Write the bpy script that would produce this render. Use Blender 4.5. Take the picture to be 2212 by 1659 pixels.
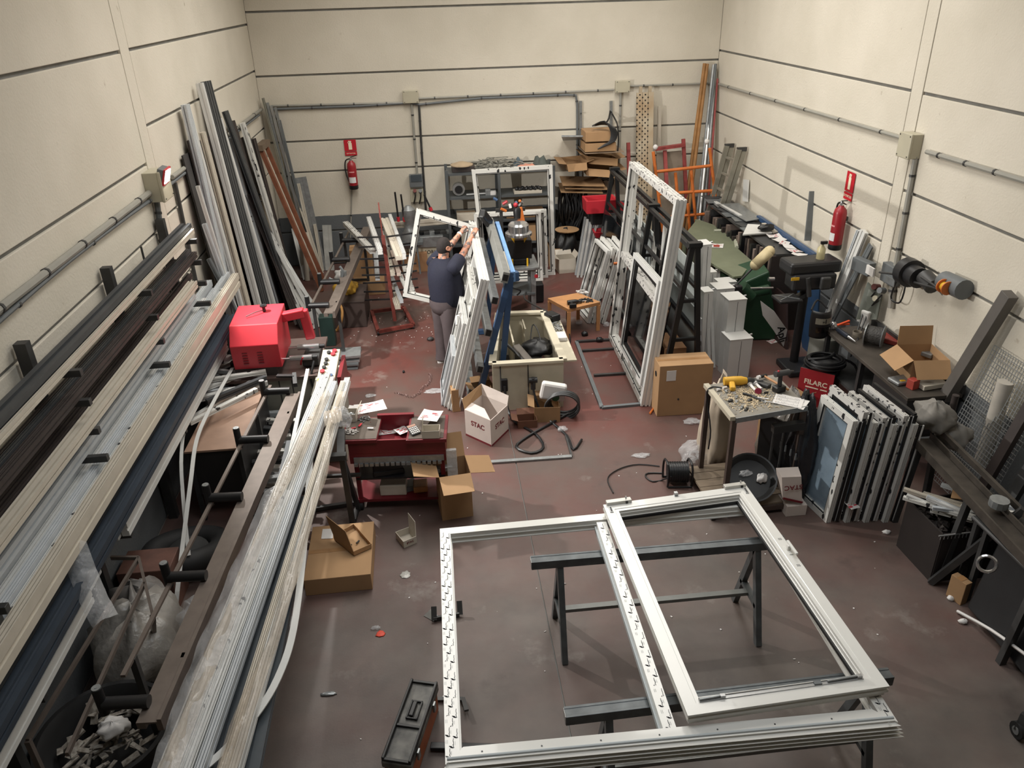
import bpy, bmesh, math, random
from mathutils import Vector, Matrix, Quaternion
V = Vector
SC = bpy.context.scene
COL = SC.collection
for _o in list(bpy.data.objects): bpy.data.objects.remove(_o)
rnd = random.Random(7)

# ------------------------------------------------------------------ camera
FPX, YAW, PITCH, ROLL, CAMZ = 1677.88, -.0914137, -.4748248, -.028757, 4.6
_f = V((-math.sin(YAW)*math.cos(PITCH), math.cos(YAW)*math.cos(PITCH), math.sin(PITCH)))
_r0 = V((math.cos(YAW), math.sin(YAW), 0)); _u0 = _r0.cross(_f)
_r = _r0*math.cos(ROLL) + _u0*math.sin(ROLL); _u = -_r0*math.sin(ROLL) + _u0*math.cos(ROLL)
CAM = V((0, 0, CAMZ))
cd = bpy.data.cameras.new('camera'); cam = bpy.data.objects.new('camera', cd); COL.objects.link(cam)
cam.matrix_world = Matrix(((_r.x, _u.x, -_f.x, 0), (_r.y, _u.y, -_f.y, 0), (_r.z, _u.z, -_f.z, CAMZ), (0, 0, 0, 1)))
cd.sensor_width = 36; cd.lens = FPX/2212*36; cd.clip_start = .05; SC.camera = cam

# ------------------------------------------------------------------ light and exposure
SC.view_settings.view_transform = 'Standard'; SC.view_settings.look = 'None'
SC.view_settings.gamma = 1; SC.view_settings.use_curve_mapping = False
SC.view_settings.exposure = 0.1
w = bpy.data.worlds.new('world'); SC.world = w; w.use_nodes = True
w.node_tree.nodes['Background'].inputs[0].default_value = (.75, .85, 1, 1)
w.node_tree.nodes['Background'].inputs[1].default_value = 0.0
def area(name, loc, sx, sy, power, col, rot=(0, 0, 0)):
    d = bpy.data.lights.new(name, 'AREA'); d.shape = 'RECTANGLE'; d.size = sx; d.size_y = sy
    d.energy = power; d.color = col
    o = bpy.data.objects.new(name, d); COL.objects.link(o); o.location = loc; o.rotation_euler = rot; d.spread = math.radians(150)
    return o
area('hall_light', (-.4, 9.6, 6.3), 1.4, 6.0, 200, (1, .965, .90))
area('hall_light', (2.9, 10.0, 6.3), 1.4, 6.0, 190, (1, .965, .90))
area('hall_light', (1.0, 3.6, 6.3), 3.6, 2.0, 82, (.93, .97, 1))

# ------------------------------------------------------------------ pixel of the 2212x1659 photograph -> point on a real plane
def ray(px, py): return _f + _r*((px-1106)/FPX) - _u*((py-829.5)/FPX)
def F(px, py, z=0.0):
    d = ray(px, py); return CAM + d*((z-CAMZ)/d.z)
def B(px, py, y):
    d = ray(px, py); return CAM + d*(y/d.y)
def X(px, py, x):
    d = ray(px, py); return CAM + d*(x/d.x)

# ------------------------------------------------------------------ materials
def lin(c):
    return tuple(((v/255)/12.92 if v/255 <= .04045 else ((v/255+.055)/1.055)**2.4) for v in c)
MATS = {}
def M(name, col, rough=.5, metal=0.0, var=.12, scale=6.0, bump=0.0, bscale=60.0, col2=None, alpha=1.0, trans=0.0, emit=None, thr=None, coat=0.0, spec=None):
    """procedural principled material: base colour varied by noise, optional second colour through a threshold"""
    if name in MATS: return MATS[name]
    m = bpy.data.materials.new(name); m.use_nodes = True; nt = m.node_tree; N = nt.nodes; L = nt.links
    b = N['Principled BSDF']; c = lin(col)
    b.inputs['Roughness'].default_value = rough; b.inputs['Metallic'].default_value = metal
    if alpha < 1: b.inputs['Alpha'].default_value = alpha
    if trans: b.inputs['Transmission Weight'].default_value = trans
    if coat: b.inputs['Coat Weight'].default_value = coat
    if spec is not None: b.inputs['Specular IOR Level'].default_value = spec
    tc = N.new('ShaderNodeTexCoord'); no = N.new('ShaderNodeTexNoise'); no.inputs['Scale'].default_value = scale
    no.inputs['Detail'].default_value = 5; L.new(tc.outputs['Object'], no.inputs['Vector'])
    rp = N.new('ShaderNodeValToRGB'); e = rp.color_ramp.elements
    if thr:
        c2 = lin(col2); e[0].position = thr[0]; e[1].position = thr[1]
        e[0].color = (*c, 1); e[1].color = (*c2, 1)
    else:
        c2 = lin(col2) if col2 else tuple(v*(1+var) for v in c)
        e[0].position = .3; e[1].position = .7
        e[0].color = (*(v*(1-var) for v in c), 1); e[1].color = (*c2, 1)
    L.new(no.outputs['Fac'], rp.inputs[0]); L.new(rp.outputs[0], b.inputs['Base Color'])
    if bump:
        n2 = N.new('ShaderNodeTexNoise'); n2.inputs['Scale'].default_value = bscale; n2.inputs['Detail'].default_value = 3
        L.new(tc.outputs['Object'], n2.inputs['Vector'])
        bp = N.new('ShaderNodeBump'); bp.inputs['Strength'].default_value = bump; bp.inputs['Distance'].default_value = .01
        L.new(n2.outputs['Fac'], bp.inputs['Height']); L.new(bp.outputs[0], b.inputs['Normal'])
    if emit:
        b.inputs['Emission Color'].default_value = (*lin(emit[0]), 1); b.inputs['Emission Strength'].default_value = emit[1]
    MATS[name] = m; return m

def film(name, base, ink, scale, thr=.2, stretch=(1, 1, 1)):
    """white profile under protective film with small printed marks"""
    m = bpy.data.materials.new(name); m.use_nodes = True; nt = m.node_tree; N = nt.nodes; L = nt.links
    b = N['Principled BSDF']; b.inputs['Roughness'].default_value = .35
    tc = N.new('ShaderNodeTexCoord'); mp = N.new('ShaderNodeMapping'); mp.inputs['Scale'].default_value = stretch
    L.new(tc.outputs['Object'], mp.inputs[0])
    vo = N.new('ShaderNodeTexVoronoi'); vo.inputs['Scale'].default_value = scale; L.new(mp.outputs[0], vo.inputs['Vector'])
    no = N.new('ShaderNodeTexNoise'); no.inputs['Scale'].default_value = scale*2.2; L.new(mp.outputs[0], no.inputs['Vector'])
    ad = N.new('ShaderNodeMath'); ad.operation = 'MULTIPLY_ADD'; L.new(no.outputs['Fac'], ad.inputs[0]); ad.inputs[1].default_value = .9; L.new(vo.outputs['Distance'], ad.inputs[2])
    lt = N.new('ShaderNodeMath'); lt.operation = 'LESS_THAN'; L.new(ad.outputs[0], lt.inputs[0]); lt.inputs[1].default_value = .45+thr
    mx = N.new('ShaderNodeMix'); mx.data_type = 'RGBA'; L.new(lt.outputs[0], mx.inputs[0])
    mx.inputs[6].default_value = (*lin(base), 1); mx.inputs[7].default_value = (*lin(ink), 1)
    L.new(mx.outputs[2], b.inputs['Base Color']); MATS[name] = m; return m

white = M('white_pvc', (208, 208, 205), .3, var=.04)
white2 = M('cream_pvc', (190, 182, 168), .4, var=.06)
wgrey = M('bluish_white_film', (186, 190, 193), .3, var=.05, scale=12)
filmw = film('printed_film', (206, 205, 200), (44, 44, 46), 13, .2, (1, 1, .5))
filmd = film('dense_printed_film', (196, 194, 190), (48, 48, 54), 19, .27)
steel = M('dark_steel', (72, 72, 72), .5, .55, var=.25)
black = M('black_plastic', (24, 24, 26), .45)
rubber = M('rubber', (30, 30, 31), .7)
grey = M('grey_paint', (98, 102, 104), .5, var=.1)
galv = M('galvanised', (150, 153, 154), .4, .6, var=.15, scale=20)
alu = M('aluminium', (175, 176, 176), .35, .7, var=.08)
chrome = M('chrome', (200, 200, 202), .2, .85, var=.05)
redp = M('red_paint', (182, 44, 55), .4, var=.06)
dred = M('dark_red_paint', (108, 28, 36), .4, var=.15)
rust = M('rust_red_steel', (112, 50, 42), .6, var=.25, scale=14)
card = M('cardboard', (164, 130, 94), .85, var=.07, scale=4)
cardd = M('cardboard_inside', (150, 118, 84), .9, var=.08)
paper = M('paper', (212, 209, 206), .7, var=.03)
wood = M('wood', (172, 122, 78), .5, var=.18, scale=9)
orange = M('orange_paint', (200, 110, 50), .5, var=.15)
yellow = M('yellow_plastic', (214, 168, 40), .45, var=.1)
blue = M('blue_paint', (48, 74, 108), .45, var=.12)
beige = M('beige_metal', (188, 180, 160), .5, var=.08)
brownst = M('brown_steel', (112, 102, 95), .45, .35, var=.12, scale=10)
darkbr = M('dark_brown_board', (52, 44, 42), .6, var=.2)
char = M('charcoal_film', (60, 62, 64), .5, var=.12)
glass = M('glass_pane', (150, 185, 210), .08, 0, alpha=.35)
clear = M('clear_plastic_film', (225, 226, 228), .12, 0, alpha=.28, bump=1.0, bscale=25)

# ------------------------------------------------------------------ geometry
ORG = {}
def rotm(a=0, axis='Z'): return Matrix.Rotation(a, 3, axis)
class G:
    def __init__(s): s.v = []; s.f = []
    def add(s, vs, fs):
        n = len(s.v); s.v += [V(p) for p in vs]; s.f += [tuple(i+n for i in q) for q in fs]; return s
    def box(s, c, d, R=None):
        c = V(c); h = V(d)/2
        vs = [V((x*h.x, y*h.y, z*h.z)) for x in (-1, 1) for y in (-1, 1) for z in (-1, 1)]
        if R is not None: vs = [R @ p for p in vs]
        return s.add([c+p for p in vs], [(0, 1, 3, 2), (4, 6, 7, 5), (0, 4, 5, 1), (2, 3, 7, 6), (0, 2, 6, 4), (1, 5, 7, 3)])
    def b2(s, a, b):  # axis-aligned box from two corners
        a, b = V(a), V(b); return s.box((a+b)/2, (abs(b.x-a.x), abs(b.y-a.y), abs(b.z-a.z)))
    def bar(s, p, q, w, h, up=(0, 0, 1)):
        p, q = V(p), V(q); d = (q-p); l = d.length
        if l < 1e-6: return s
        d /= l; up = V(up)
        if abs(d.dot(up)) > .98: up = V((0, 1, 0)) if abs(d.y) < .9 else V((1, 0, 0))
        a = d.cross(up).normalized(); b = a.cross(d)
        return s.box((p+q)/2, (w, l, h), Matrix((a, d, b)).transposed())
    def extr(s, pts2, p, q, up=(0, 0, 1), cap=True):
        """extrude a 2-D outline (side, up) from p to q"""
        p, q = V(p), V(q); d = (q-p).normalized(); up = V(up)
        if abs(d.dot(up)) > .98: up = V((0, 1, 0)) if abs(d.y) < .9 else V((1, 0, 0))
        a = d.cross(up).normalized(); b = a.cross(d); n = len(pts2)
        vs = [p+a*x+b*y for x, y in pts2] + [q+a*x+b*y for x, y in pts2]
        fs = [(i, (i+1) % n, n+(i+1) % n, n+i) for i in range(n)]
        if cap: fs += [tuple(reversed(range(n))), tuple(range(n, 2*n))]
        return s.add(vs, fs)
    def cyl(s, p, q, r, r2=None, n=12, cap=True):
        p, q = V(p), V(q); r2 = r if r2 is None else r2; d = (q-p).normalized()
        a = d.orthogonal().normalized(); b = d.cross(a)
        vs = []
        for c, rr in ((p, r), (q, r2)):
            vs += [c+(a*math.cos(t)+b*math.sin(t))*rr for t in (2*math.pi*i/n for i in range(n))]
        fs = [(i, (i+1) % n, n+(i+1) % n, n+i) for i in range(n)]
        if cap: fs += [tuple(reversed(range(n))), tuple(range(n, 2*n))]
        return s.add(vs, fs)
    def ring(s, c, R, r, axis=(0, 0, 1), n=20, m=6, a0=0, a1=2*math.pi):
        c = V(c); ax = V(axis).normalized(); a = ax.orthogonal().normalized(); b = ax.cross(a)
        k = n if a1-a0 > 6.28 else n+1
        pts = [c+(a*math.cos(a0+(a1-a0)*i/n)+b*math.sin(a0+(a1-a0)*i/n))*R for i in range(k)]
        return s.tube(pts, r, m, closed=(k == n), smooth=0)
    def tube(s, pts, r, n=6, closed=False, smooth=3):
        pts = [V(p) for p in pts]
        if smooth and len(pts) > 2:
            P = pts; out = []
            K = len(P)
            for i in range(K if closed else K-1):
                p0, p1, p2, p3 = P[(i-1) % K] if (closed or i) else P[0], P[i], P[(i+1) % K], P[(i+2) % K] if (closed or i+2 < K) else P[-1]
                for j in range(smooth):
                    t = j/smooth
                    out.append(.5*((2*p1)+(p2-p0)*t+(2*p0-5*p1+4*p2-p3)*t*t+(3*p1-p0-3*p2+p3)*t**3))
            if not closed: out.append(P[-1])
            pts = out
        K = len(pts); vs = []; a = None
        for i, p in enumerate(pts):
            d = (pts[(i+1) % K]-pts[i-1]) if (closed or 0 < i < K-1) else (pts[1]-pts[0] if i == 0 else pts[-1]-pts[-2])
            if d.length < 1e-9: d = V((0, 0, 1))
            d.normalize()
            a = (d.orthogonal() if a is None else a-d*a.dot(d))
            if a.length < 1e-6: a = d.orthogonal()
            a.normalize(); b = d.cross(a)
            rr = r(i/(K-1)) if callable(r) else r
            vs += [p+(a*math.cos(2*math.pi*j/n)+b*math.sin(2*math.pi*j/n))*rr for j in range(n)]
        fs = []
        for i in range(K if closed else K-1):
            k = (i+1) % K
            fs += [(i*n+j, i*n+(j+1) % n, k*n+(j+1) % n, k*n+j) for j in range(n)]
        if not closed: fs += [tuple(reversed(range(n))), tuple(range((K-1)*n, K*n))]
        return s.add(vs, fs)
    def lathe(s, prof, c=(0, 0, 0), axis=(0, 0, 1), n=20):
        c = V(c); ax = V(axis).normalized(); a = ax.orthogonal().normalized(); b = ax.cross(a); vs = []
        for r, h in prof:
            vs += [c+ax*h+(a*math.cos(2*math.pi*j/n)+b*math.sin(2*math.pi*j/n))*max(r, 1e-4) for j in range(n)]
        fs = []
        for i in range(len(prof)-1):
            fs += [(i*n+j, i*n+(j+1) % n, (i+1)*n+(j+1) % n, (i+1)*n+j) for j in range(n)]
        return s.add(vs, fs+[tuple(reversed(range(n))), tuple(range((len(prof)-1)*n, len(prof)*n))])
    def sheet(s, cs, t=.003):
        """thin slab from an outline of coplanar points (thickness along its normal, both ways)"""
        cs = [V(c) for c in cs]; n = (cs[1]-cs[0]).cross(cs[2]-cs[1])
        n = n.normalized()*t/2; k = len(cs)
        return s.add([c+n for c in cs]+[c-n for c in cs], [tuple(range(k)), tuple(reversed(range(k, 2*k)))]+[(i, k+i, k+(i+1) % k, (i+1) % k) for i in range(k)])
    def grid(s, fn, nu, nv, t=0):
        vs = [V(fn(i/nu, j/nv)) for i in range(nu+1) for j in range(nv+1)]; w = nv+1
        fs = [(i*w+j, (i+1)*w+j, (i+1)*w+j+1, i*w+j+1) for i in range(nu) for j in range(nv)]
        return s.add(vs, fs)
    def ball(s, c, r, n=10, m=7, wob=0, seed=1):
        c = V(c); r = V(r) if not isinstance(r, (int, float)) else V((r, r, r)); R = random.Random(seed); vs = []
        for i in range(m+1):
            th = math.pi*i/m
            for j in range(n):
                ph = 2*math.pi*j/n; k = 1+wob*R.uniform(-1, 1)
                vs.append(c+V((r.x*math.sin(th)*math.cos(ph)*k, r.y*math.sin(th)*math.sin(ph)*k, r.z*math.cos(th)*k)))
        return s.add(vs, [(i*n+j, (i+1)*n+j, (i+1)*n+(j+1) % n, i*n+(j+1) % n) for i in range(m) for j in range(n)])
    def ob(s, name, mat, parent=None, label=None, cat=None, group=None, kind=None, bev=0, smooth=False, solid=0):
        me = bpy.data.meshes.new(name)
        if parent is not None: o0 = ORG[parent.name]
        else:
            xs = [v.x for v in s.v]; ys = [v.y for v in s.v]; zs = [v.z for v in s.v]
            o0 = V(((min(xs)+max(xs))/2, (min(ys)+max(ys))/2, min(zs)))
        me.from_pydata([v-o0 for v in s.v], [], s.f); me.validate(); me.update()
        bm = bmesh.new(); bm.from_mesh(me)
        bmesh.ops.remove_doubles(bm, verts=bm.verts, dist=1e-6)
        bmesh.ops.recalc_face_normals(bm, faces=bm.faces)
        bm.to_mesh(me); bm.free()
        me.materials.append(mat)
        if smooth:
            for p in me.polygons: p.use_smooth = True
        o = bpy.data.objects.new(name, me); COL.objects.link(o)
        if parent is not None: o.parent = parent
        else: o.location = o0
        ORG[o.name] = o0
        if smooth and smooth != 2:
            me.set_sharp_from_angle(angle=math.radians(38))
        if bev:
            md = o.modifiers.new('bevel', 'BEVEL'); md.width = bev; md.segments = 2; md.limit_method = 'ANGLE'; md.angle_limit = .6
        if solid:
            md = o.modifiers.new('solid', 'SOLIDIFY'); md.thickness = solid
        tag(o, label, cat, group, kind); return o
def tag(o, label=None, cat=None, group=None, kind=None):
    if label: o['label'] = label
    if cat: o['category'] = cat
    if group: o['group'] = group
    if kind: o['kind'] = kind
    return o
def thing(name, label, cat, loc=(0, 0, 0), group=None):
    o = bpy.data.objects.new(name, None); COL.objects.link(o); o.location = V(loc); o.empty_display_size = .1
    ORG[o.name] = V(loc); return tag(o, label, cat, group)
def kids(o): return [c for c in bpy.data.objects if c.parent == o]
def dup(o, loc=None, rot=None, label=None, group=None, parent=None, tree=None):
    c = o.copy(); COL.objects.link(c); c.parent = parent; ORG[c.name] = ORG[o.name].copy()
    if loc is not None: c.location = loc
    if rot is not None: c.rotation_euler = rot
    if label: c['label'] = label
    if group: c['group'] = group
    for k in kids(o): dup(k, parent=c)
    return c
def text(body, size, M4, mat, name, parent, depth=.001, bold=0, sx=1.0):
    cu = bpy.data.curves.new(name, 'FONT'); cu.body = body; cu.size = size; cu.extrude = depth; cu.align_x = 'CENTER'; cu.align_y = 'CENTER'
    cu.offset = bold
    t = bpy.data.objects.new(name, cu); COL.objects.link(t)
    dg = bpy.context.evaluated_depsgraph_get(); me = bpy.data.meshes.new_from_object(t.evaluated_get(dg))
    bpy.data.objects.remove(t); me.materials.clear(); me.materials.append(mat)
    S = Matrix.Diagonal((sx, 1, 1, 1)); me.transform(Matrix.Translation(-ORG[parent.name]) @ M4 @ S)
    o = bpy.data.objects.new(name, me); COL.objects.link(o); o.parent = parent; ORG[o.name] = ORG[parent.name]
    return o
def plane_m(o, u, v):
    u = V(u).normalized(); n = u.cross(V(v)).normalized(); v = n.cross(u)
    return Matrix.Translation(V(o)) @ Matrix((u, v, n)).transposed().to_4x4()

# rectangular welded frame made of four mitred members with a stepped section
SEC_OUT = lambda w, d: [(0, 0), (0, .2*d), (.01, .22*d), (.01, .34*d), (0, .36*d), (0, .6*d), (.01, .62*d), (.01, .74*d), (0, .76*d), (0, d), (w, d), (w, .72*d), (w+.012, .72*d), (w+.012, .4*d), (w+.024, .4*d), (w+.024, 0)]
SEC_BAR = lambda w, d: [(0, 0), (0, d), (w, d), (w, 0)]
def members(parent, O, U, Wv, n, w, d, sec=SEC_OUT, mats=None, names=('bottom_rail', 'stile', 'top_rail', 'stile')):
    """O corner, U and Wv full edge vectors, n direction of the front face; returns the four meshes"""
    O, U, Wv = V(O), V(U), V(Wv); n = V(n).normalized(); u = U.normalized(); v = Wv.normalized()
    S = sec(w, d); C = [(O, u, v), (O+U, -u, v), (O+U+Wv, -u, -v), (O+Wv, u, -v)]
    out = []; mats = mats or [white]*4
    for i in range(4):
        (c0, a0, b0), (c1, a1, b1) = C[i], C[(i+1) % 4]; k = len(S)
        vs = [c0+a0*x+b0*x+n*y for x, y in S]+[c1+a1*x+b1*x+n*y for x, y in S]
        g = G().add(vs, [(j, (j+1) % k, k+(j+1) % k, k+j) for j in range(k)]+[tuple(range(k)), tuple(reversed(range(k, 2*k)))])
        out.append(g.ob(names[i], mats[i], parent))
    return out
def wframe(name, label, O, U, Wv, n, w, d, cat='window frame', mats=None, sec=SEC_OUT, group=None, gl=False):
    t = thing(name, label, cat, V(O), group)
    ms = members(t, O, U, Wv, n, w, d, sec, mats)
    if gl:
        n = V(n).normalized(); a = V(U).normalized()*w; b = V(Wv).normalized()*w; o = V(O)+n*d*.5
        G().sheet([o+a+b, o+V(U)-a+b, o+V(U)+V(Wv)-a-b, o+V(Wv)+a-b], .006).ob('glass_pane', glass, t)
    return t
# straight profile with a grooved section
def profsec(w, h, k=3):
    pts = [(-w/2, 0), (w/2, 0), (w/2, h*.35), (w/2-.15*w, h*.35), (w/2-.15*w, h*.55), (w/2, h*.55), (w/2, h)]
    for i in range(k):
        x1 = w/2 - w*(i+.35)/k; x0 = w/2 - w*(i+.65)/k
        pts += [(x1, h), (x1, h*.8), (x0, h*.8), (x0, h)]
    pts += [(-w/2, h), (-w/2, h*.6), (-w/2+.1*w, h*.6), (-w/2+.1*w, h*.35), (-w/2, h*.35)]
    return pts
def prof(name, label, p, q, w, h, mat, cat='profile', group=None, up=(0, 0, 1), k=3, parent=None):
    return G().extr(profsec(w, h, k), p, q, up).ob(name, mat, parent, label, cat, group)
# ================================================================== THE SETTING
XL, XR, YB, YF, ZC = -2.86, 5.14, 14.35, -3.0, 7.2
def wallmat(name, band):
    m = bpy.data.materials.new(name); m.use_nodes = True; nt = m.node_tree; N = nt.nodes; L = nt.links
    b = N['Principled BSDF']; b.inputs['Roughness'].default_value = .9
    ge = N.new('ShaderNodeNewGeometry'); sp = N.new('ShaderNodeSeparateXYZ'); L.new(ge.outputs['Position'], sp.inputs[0])
    no = N.new('ShaderNodeTexNoise'); no.inputs['Scale'].default_value = 1.3; no.inputs['Detail'].default_value = 6; L.new(ge.outputs['Position'], no.inputs['Vector'])
    rp = N.new('ShaderNodeValToRGB'); e = rp.color_ramp.elements; e[0].position = .3; e[1].position = .72
    e[0].color = (*lin((200, 193, 178)), 1); e[1].color = (*lin((211, 204, 190)), 1); L.new(no.outputs['Fac'], rp.inputs[0])
    # specks and scuffs
    n3 = N.new('ShaderNodeTexNoise'); n3.inputs['Scale'].default_value = 9; n3.inputs['Detail'].default_value = 8; L.new(ge.outputs['Position'], n3.inputs['Vector'])
    r3 = N.new('ShaderNodeValToRGB'); r3.color_ramp.elements[0].position = .2; r3.color_ramp.elements[1].position = .3; L.new(n3.outputs['Fac'], r3.inputs[0])
    mx0 = N.new('ShaderNodeMix'); mx0.data_type = 'RGBA'; L.new(r3.outputs[0], mx0.inputs[0]); mx0.inputs[6].default_value = (*lin((176, 166, 150)), 1); L.new(rp.outputs[0], mx0.inputs[7])
    n2 = N.new('ShaderNodeTexNoise'); n2.inputs['Scale'].default_value = 8; L.new(ge.outputs['Position'], n2.inputs['Vector'])
    ma = N.new('ShaderNodeMath'); ma.operation = 'MULTIPLY_ADD'; L.new(n2.outputs['Fac'], ma.inputs[0]); ma.inputs[1].default_value = .02; L.new(sp.outputs['Z'], ma.inputs[2])
    lt = N.new('ShaderNodeMath'); lt.operation = 'LESS_THAN'; L.new(ma.outputs[0], lt.inputs[0]); lt.inputs[1].default_value = band
    mx = N.new('ShaderNodeMix'); mx.data_type = 'RGBA'; L.new(lt.outputs[0], mx.inputs[0]); L.new(mx0.outputs[2], mx.inputs[6]); mx.inputs[7].default_value = (*lin((96, 99, 101)), 1)
    L.new(mx.outputs[2], b.inputs['Base Color'])
    nb = N.new('ShaderNodeTexNoise'); nb.inputs['Scale'].default_value = 45; nb.inputs['Detail'].default_value = 4; L.new(ge.outputs['Position'], nb.inputs['Vector'])
    bp = N.new('ShaderNodeBump'); bp.inputs['Strength'].default_value = .35; bp.inputs['Distance'].default_value = .01
    L.new(nb.outputs['Fac'], bp.inputs['Height']); L.new(bp.outputs[0], b.inputs['Normal'])
    return m
wm = wallmat('painted_concrete', .93)
joint = M('joint_grey', (128, 127, 123), .9, var=.15)
def floormat():
    m = bpy.data.materials.new('red_concrete_floor'); m.use_nodes = True; nt = m.node_tree; N = nt.nodes; L = nt.links
    b = N['Principled BSDF']; ge = N.new('ShaderNodeNewGeometry')
    def noise(s, det=6, rough=.6):
        n = N.new('ShaderNodeTexNoise'); n.inputs['Scale'].default_value = s; n.inputs['Detail'].default_value = det; n.inputs['Roughness'].default_value = rough
        L.new(ge.outputs['Position'], n.inputs['Vector']); return n
    def ramp(n, p0, c0, p1, c1):
        r = N.new('ShaderNodeValToRGB'); e = r.color_ramp.elements; e[0].position = p0; e[1].position = p1; e[0].color = (*c0, 1); e[1].color = (*c1, 1)
        L.new(n.outputs['Fac'], r.inputs[0]); return r
    def mix(f, a, bb):
        x = N.new('ShaderNodeMix'); x.data_type = 'RGBA'; L.new(f, x.inputs[0]); L.new(a, x.inputs[6])
        if isinstance(bb, tuple): x.inputs[7].default_value = (*bb, 1)
        else: L.new(bb, x.inputs[7])
        return x.outputs[2]
    base = ramp(noise(.8), .38, lin((98, 54, 48)), .62, lin((86, 68, 62)))
    grey_ = ramp(noise(2.2), .32, lin((82, 75, 71)), .68, lin((102, 93, 87)))
    # dirt-worn grey area: stronger towards the near half of the hall
    sp = N.new('ShaderNodeSeparateXYZ'); L.new(ge.outputs['Position'], sp.inputs[0])
    mr = N.new('ShaderNodeMapRange'); L.new(sp.outputs['Y'], mr.inputs[0]); mr.inputs[1].default_value = 8.2; mr.inputs[2].default_value = 3.5; mr.inputs[3].default_value = -.02; mr.inputs[4].default_value = .42
    ad = N.new('ShaderNodeMath'); ad.operation = 'MULTIPLY_ADD'; L.new(noise(.6, 8).outputs['Fac'], ad.inputs[0]); ad.inputs[1].default_value = 1.0; L.new(mr.outputs[0], ad.inputs[2])
    rr = N.new('ShaderNodeMapRange'); L.new(ad.outputs[0], rr.inputs[0]); rr.inputs[1].default_value = .45; rr.inputs[2].default_value = .95
    c = mix(rr.outputs[0], base.outputs[0], grey_.outputs[0])
    st = ramp(noise(1.3, 9, .65), .60, (0, 0, 0), .74, (.7, .7, .7)); c = mix(st.outputs[0], c, lin((140, 134, 128)))
    sd = ramp(noise(1.9, 7), .6, (0, 0, 0), .76, (.6, .6, .6)); c = mix(sd.outputs[0], c, lin((52, 44, 42)))
    vo = N.new('ShaderNodeTexVoronoi'); vo.inputs['Scale'].default_value = 3.2; L.new(ge.outputs['Position'], vo.inputs['Vector'])
    lt = N.new('ShaderNodeMath'); lt.operation = 'LESS_THAN'; L.new(vo.outputs['Distance'], lt.inputs[0]); lt.inputs[1].default_value = .012
    c = mix(lt.outputs[0], c, lin((200, 198, 194)))
    L.new(c, b.inputs['Base Color'])
    rg = N.new('ShaderNodeMapRange'); L.new(noise(2).outputs['Fac'], rg.inputs[0]); rg.inputs[3].default_value = .38; rg.inputs[4].default_value = .7; L.new(rg.outputs[0], b.inputs['Roughness'])
    nb = noise(70, 3); bp = N.new('ShaderNodeBump'); bp.inputs['Strength'].default_value = .12; bp.inputs['Distance'].default_value = .005
    L.new(nb.outputs['Fac'], bp.inputs['Height']); L.new(bp.outputs[0], b.inputs['Normal'])
    return m
fm = floormat()
fl = G().b2((XL-.2, YF-.2, -.3), (XR+.2, YB+.2, -.012)).ob('floor', joint, kind='structure')
def panels(parent, mat, rects): 
    for c0, c1 in rects: G().b2(c0, c1).ob('panel', mat, parent, bev=.008)
sx_ = .665   # slab joint running away from the camera
for (x0, x1) in ((XL, sx_-.005), (sx_+.005, XR)):
    G().b2((x0, YF, -.012), (x1, YB, 0)).ob('slab', fm, fl)
T = .03
jb = [0, .64, 1.72, 2.25, 3.33, 4.31, 5.3, 6.3, ZC]
wb = G().b2((XL-.2, YB+T, -.1), (XR+.2, YB+.25, ZC)).ob('wall_back', joint, kind='structure')
for a, b_ in zip(jb[:-1], jb[1:]): G().b2((XL, YB, a+.016), (XR, YB+T, b_-.016)).ob('panel', wm, wb, bev=.006)
jl = [0, .9, 1.85, 2.44, 3.09, 4.13, 5.15, 6.2, ZC]; jl2 = [0, .8, 1.78, 2.5, 3.42, 4.13, 5.15, 6.2, ZC]
wl = G().b2((XL-.25, YF-.2, -.1), (XL-T, YB+.2, ZC)).ob('wall_left', joint, kind='structure')
jr = [0, .75, 1.81, 2.47, 3.48, 4.4, 5.3, 6.3, ZC]
wr = G().b2((XR+T, YF-.2, -.1), (XR+.25, YB+.2, ZC)).ob('wall_right', joint, kind='structure')
PY = 8.42; PYr = 8.2
for (y0, y1, js) in ((YF, PY-.13, jl), (PY+.13, YB, jl2)):
    for a, b_ in zip(js[:-1], js[1:]): G().b2((XL-T, y0, a+.016), (XL, y1, b_-.016)).ob('panel', wm, wl, bev=.006)
for (y0, y1, js) in ((YF, PYr-.09, jr), (PYr+.14, YB, jr)):
    js = js if y0 < 0 else [0, .75, 1.82, 2.47, 3.48, 4.4, 5.3, 6.3, ZC]
    for a, b_ in zip(js[:-1], js[1:]): G().b2((XR, y0, a+.016), (XR+T, y1, b_-.016)).ob('panel', wm, wr, bev=.006)
G().b2((XL-T, PY-.115, 0), (XL+.0, PY+.125, ZC)).ob('column', wm, wl, bev=.006)
G().b2((XR-.0, PYr-.075, 0), (XR+T, PYr+.13, ZC)).ob('column', wm, wr, bev=.006)
G().b2((XL-.25, YF-.3, -.1), (XR+.25, YF-.05, ZC)).ob('wall_front', wm, kind='structure')
G().b2((XL-.25, YF-.3, ZC), (XR+.25, YB+.25, ZC+.2)).ob('ceiling', M('ceiling_sheet', (200, 195, 185), .8), kind='structure')
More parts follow.
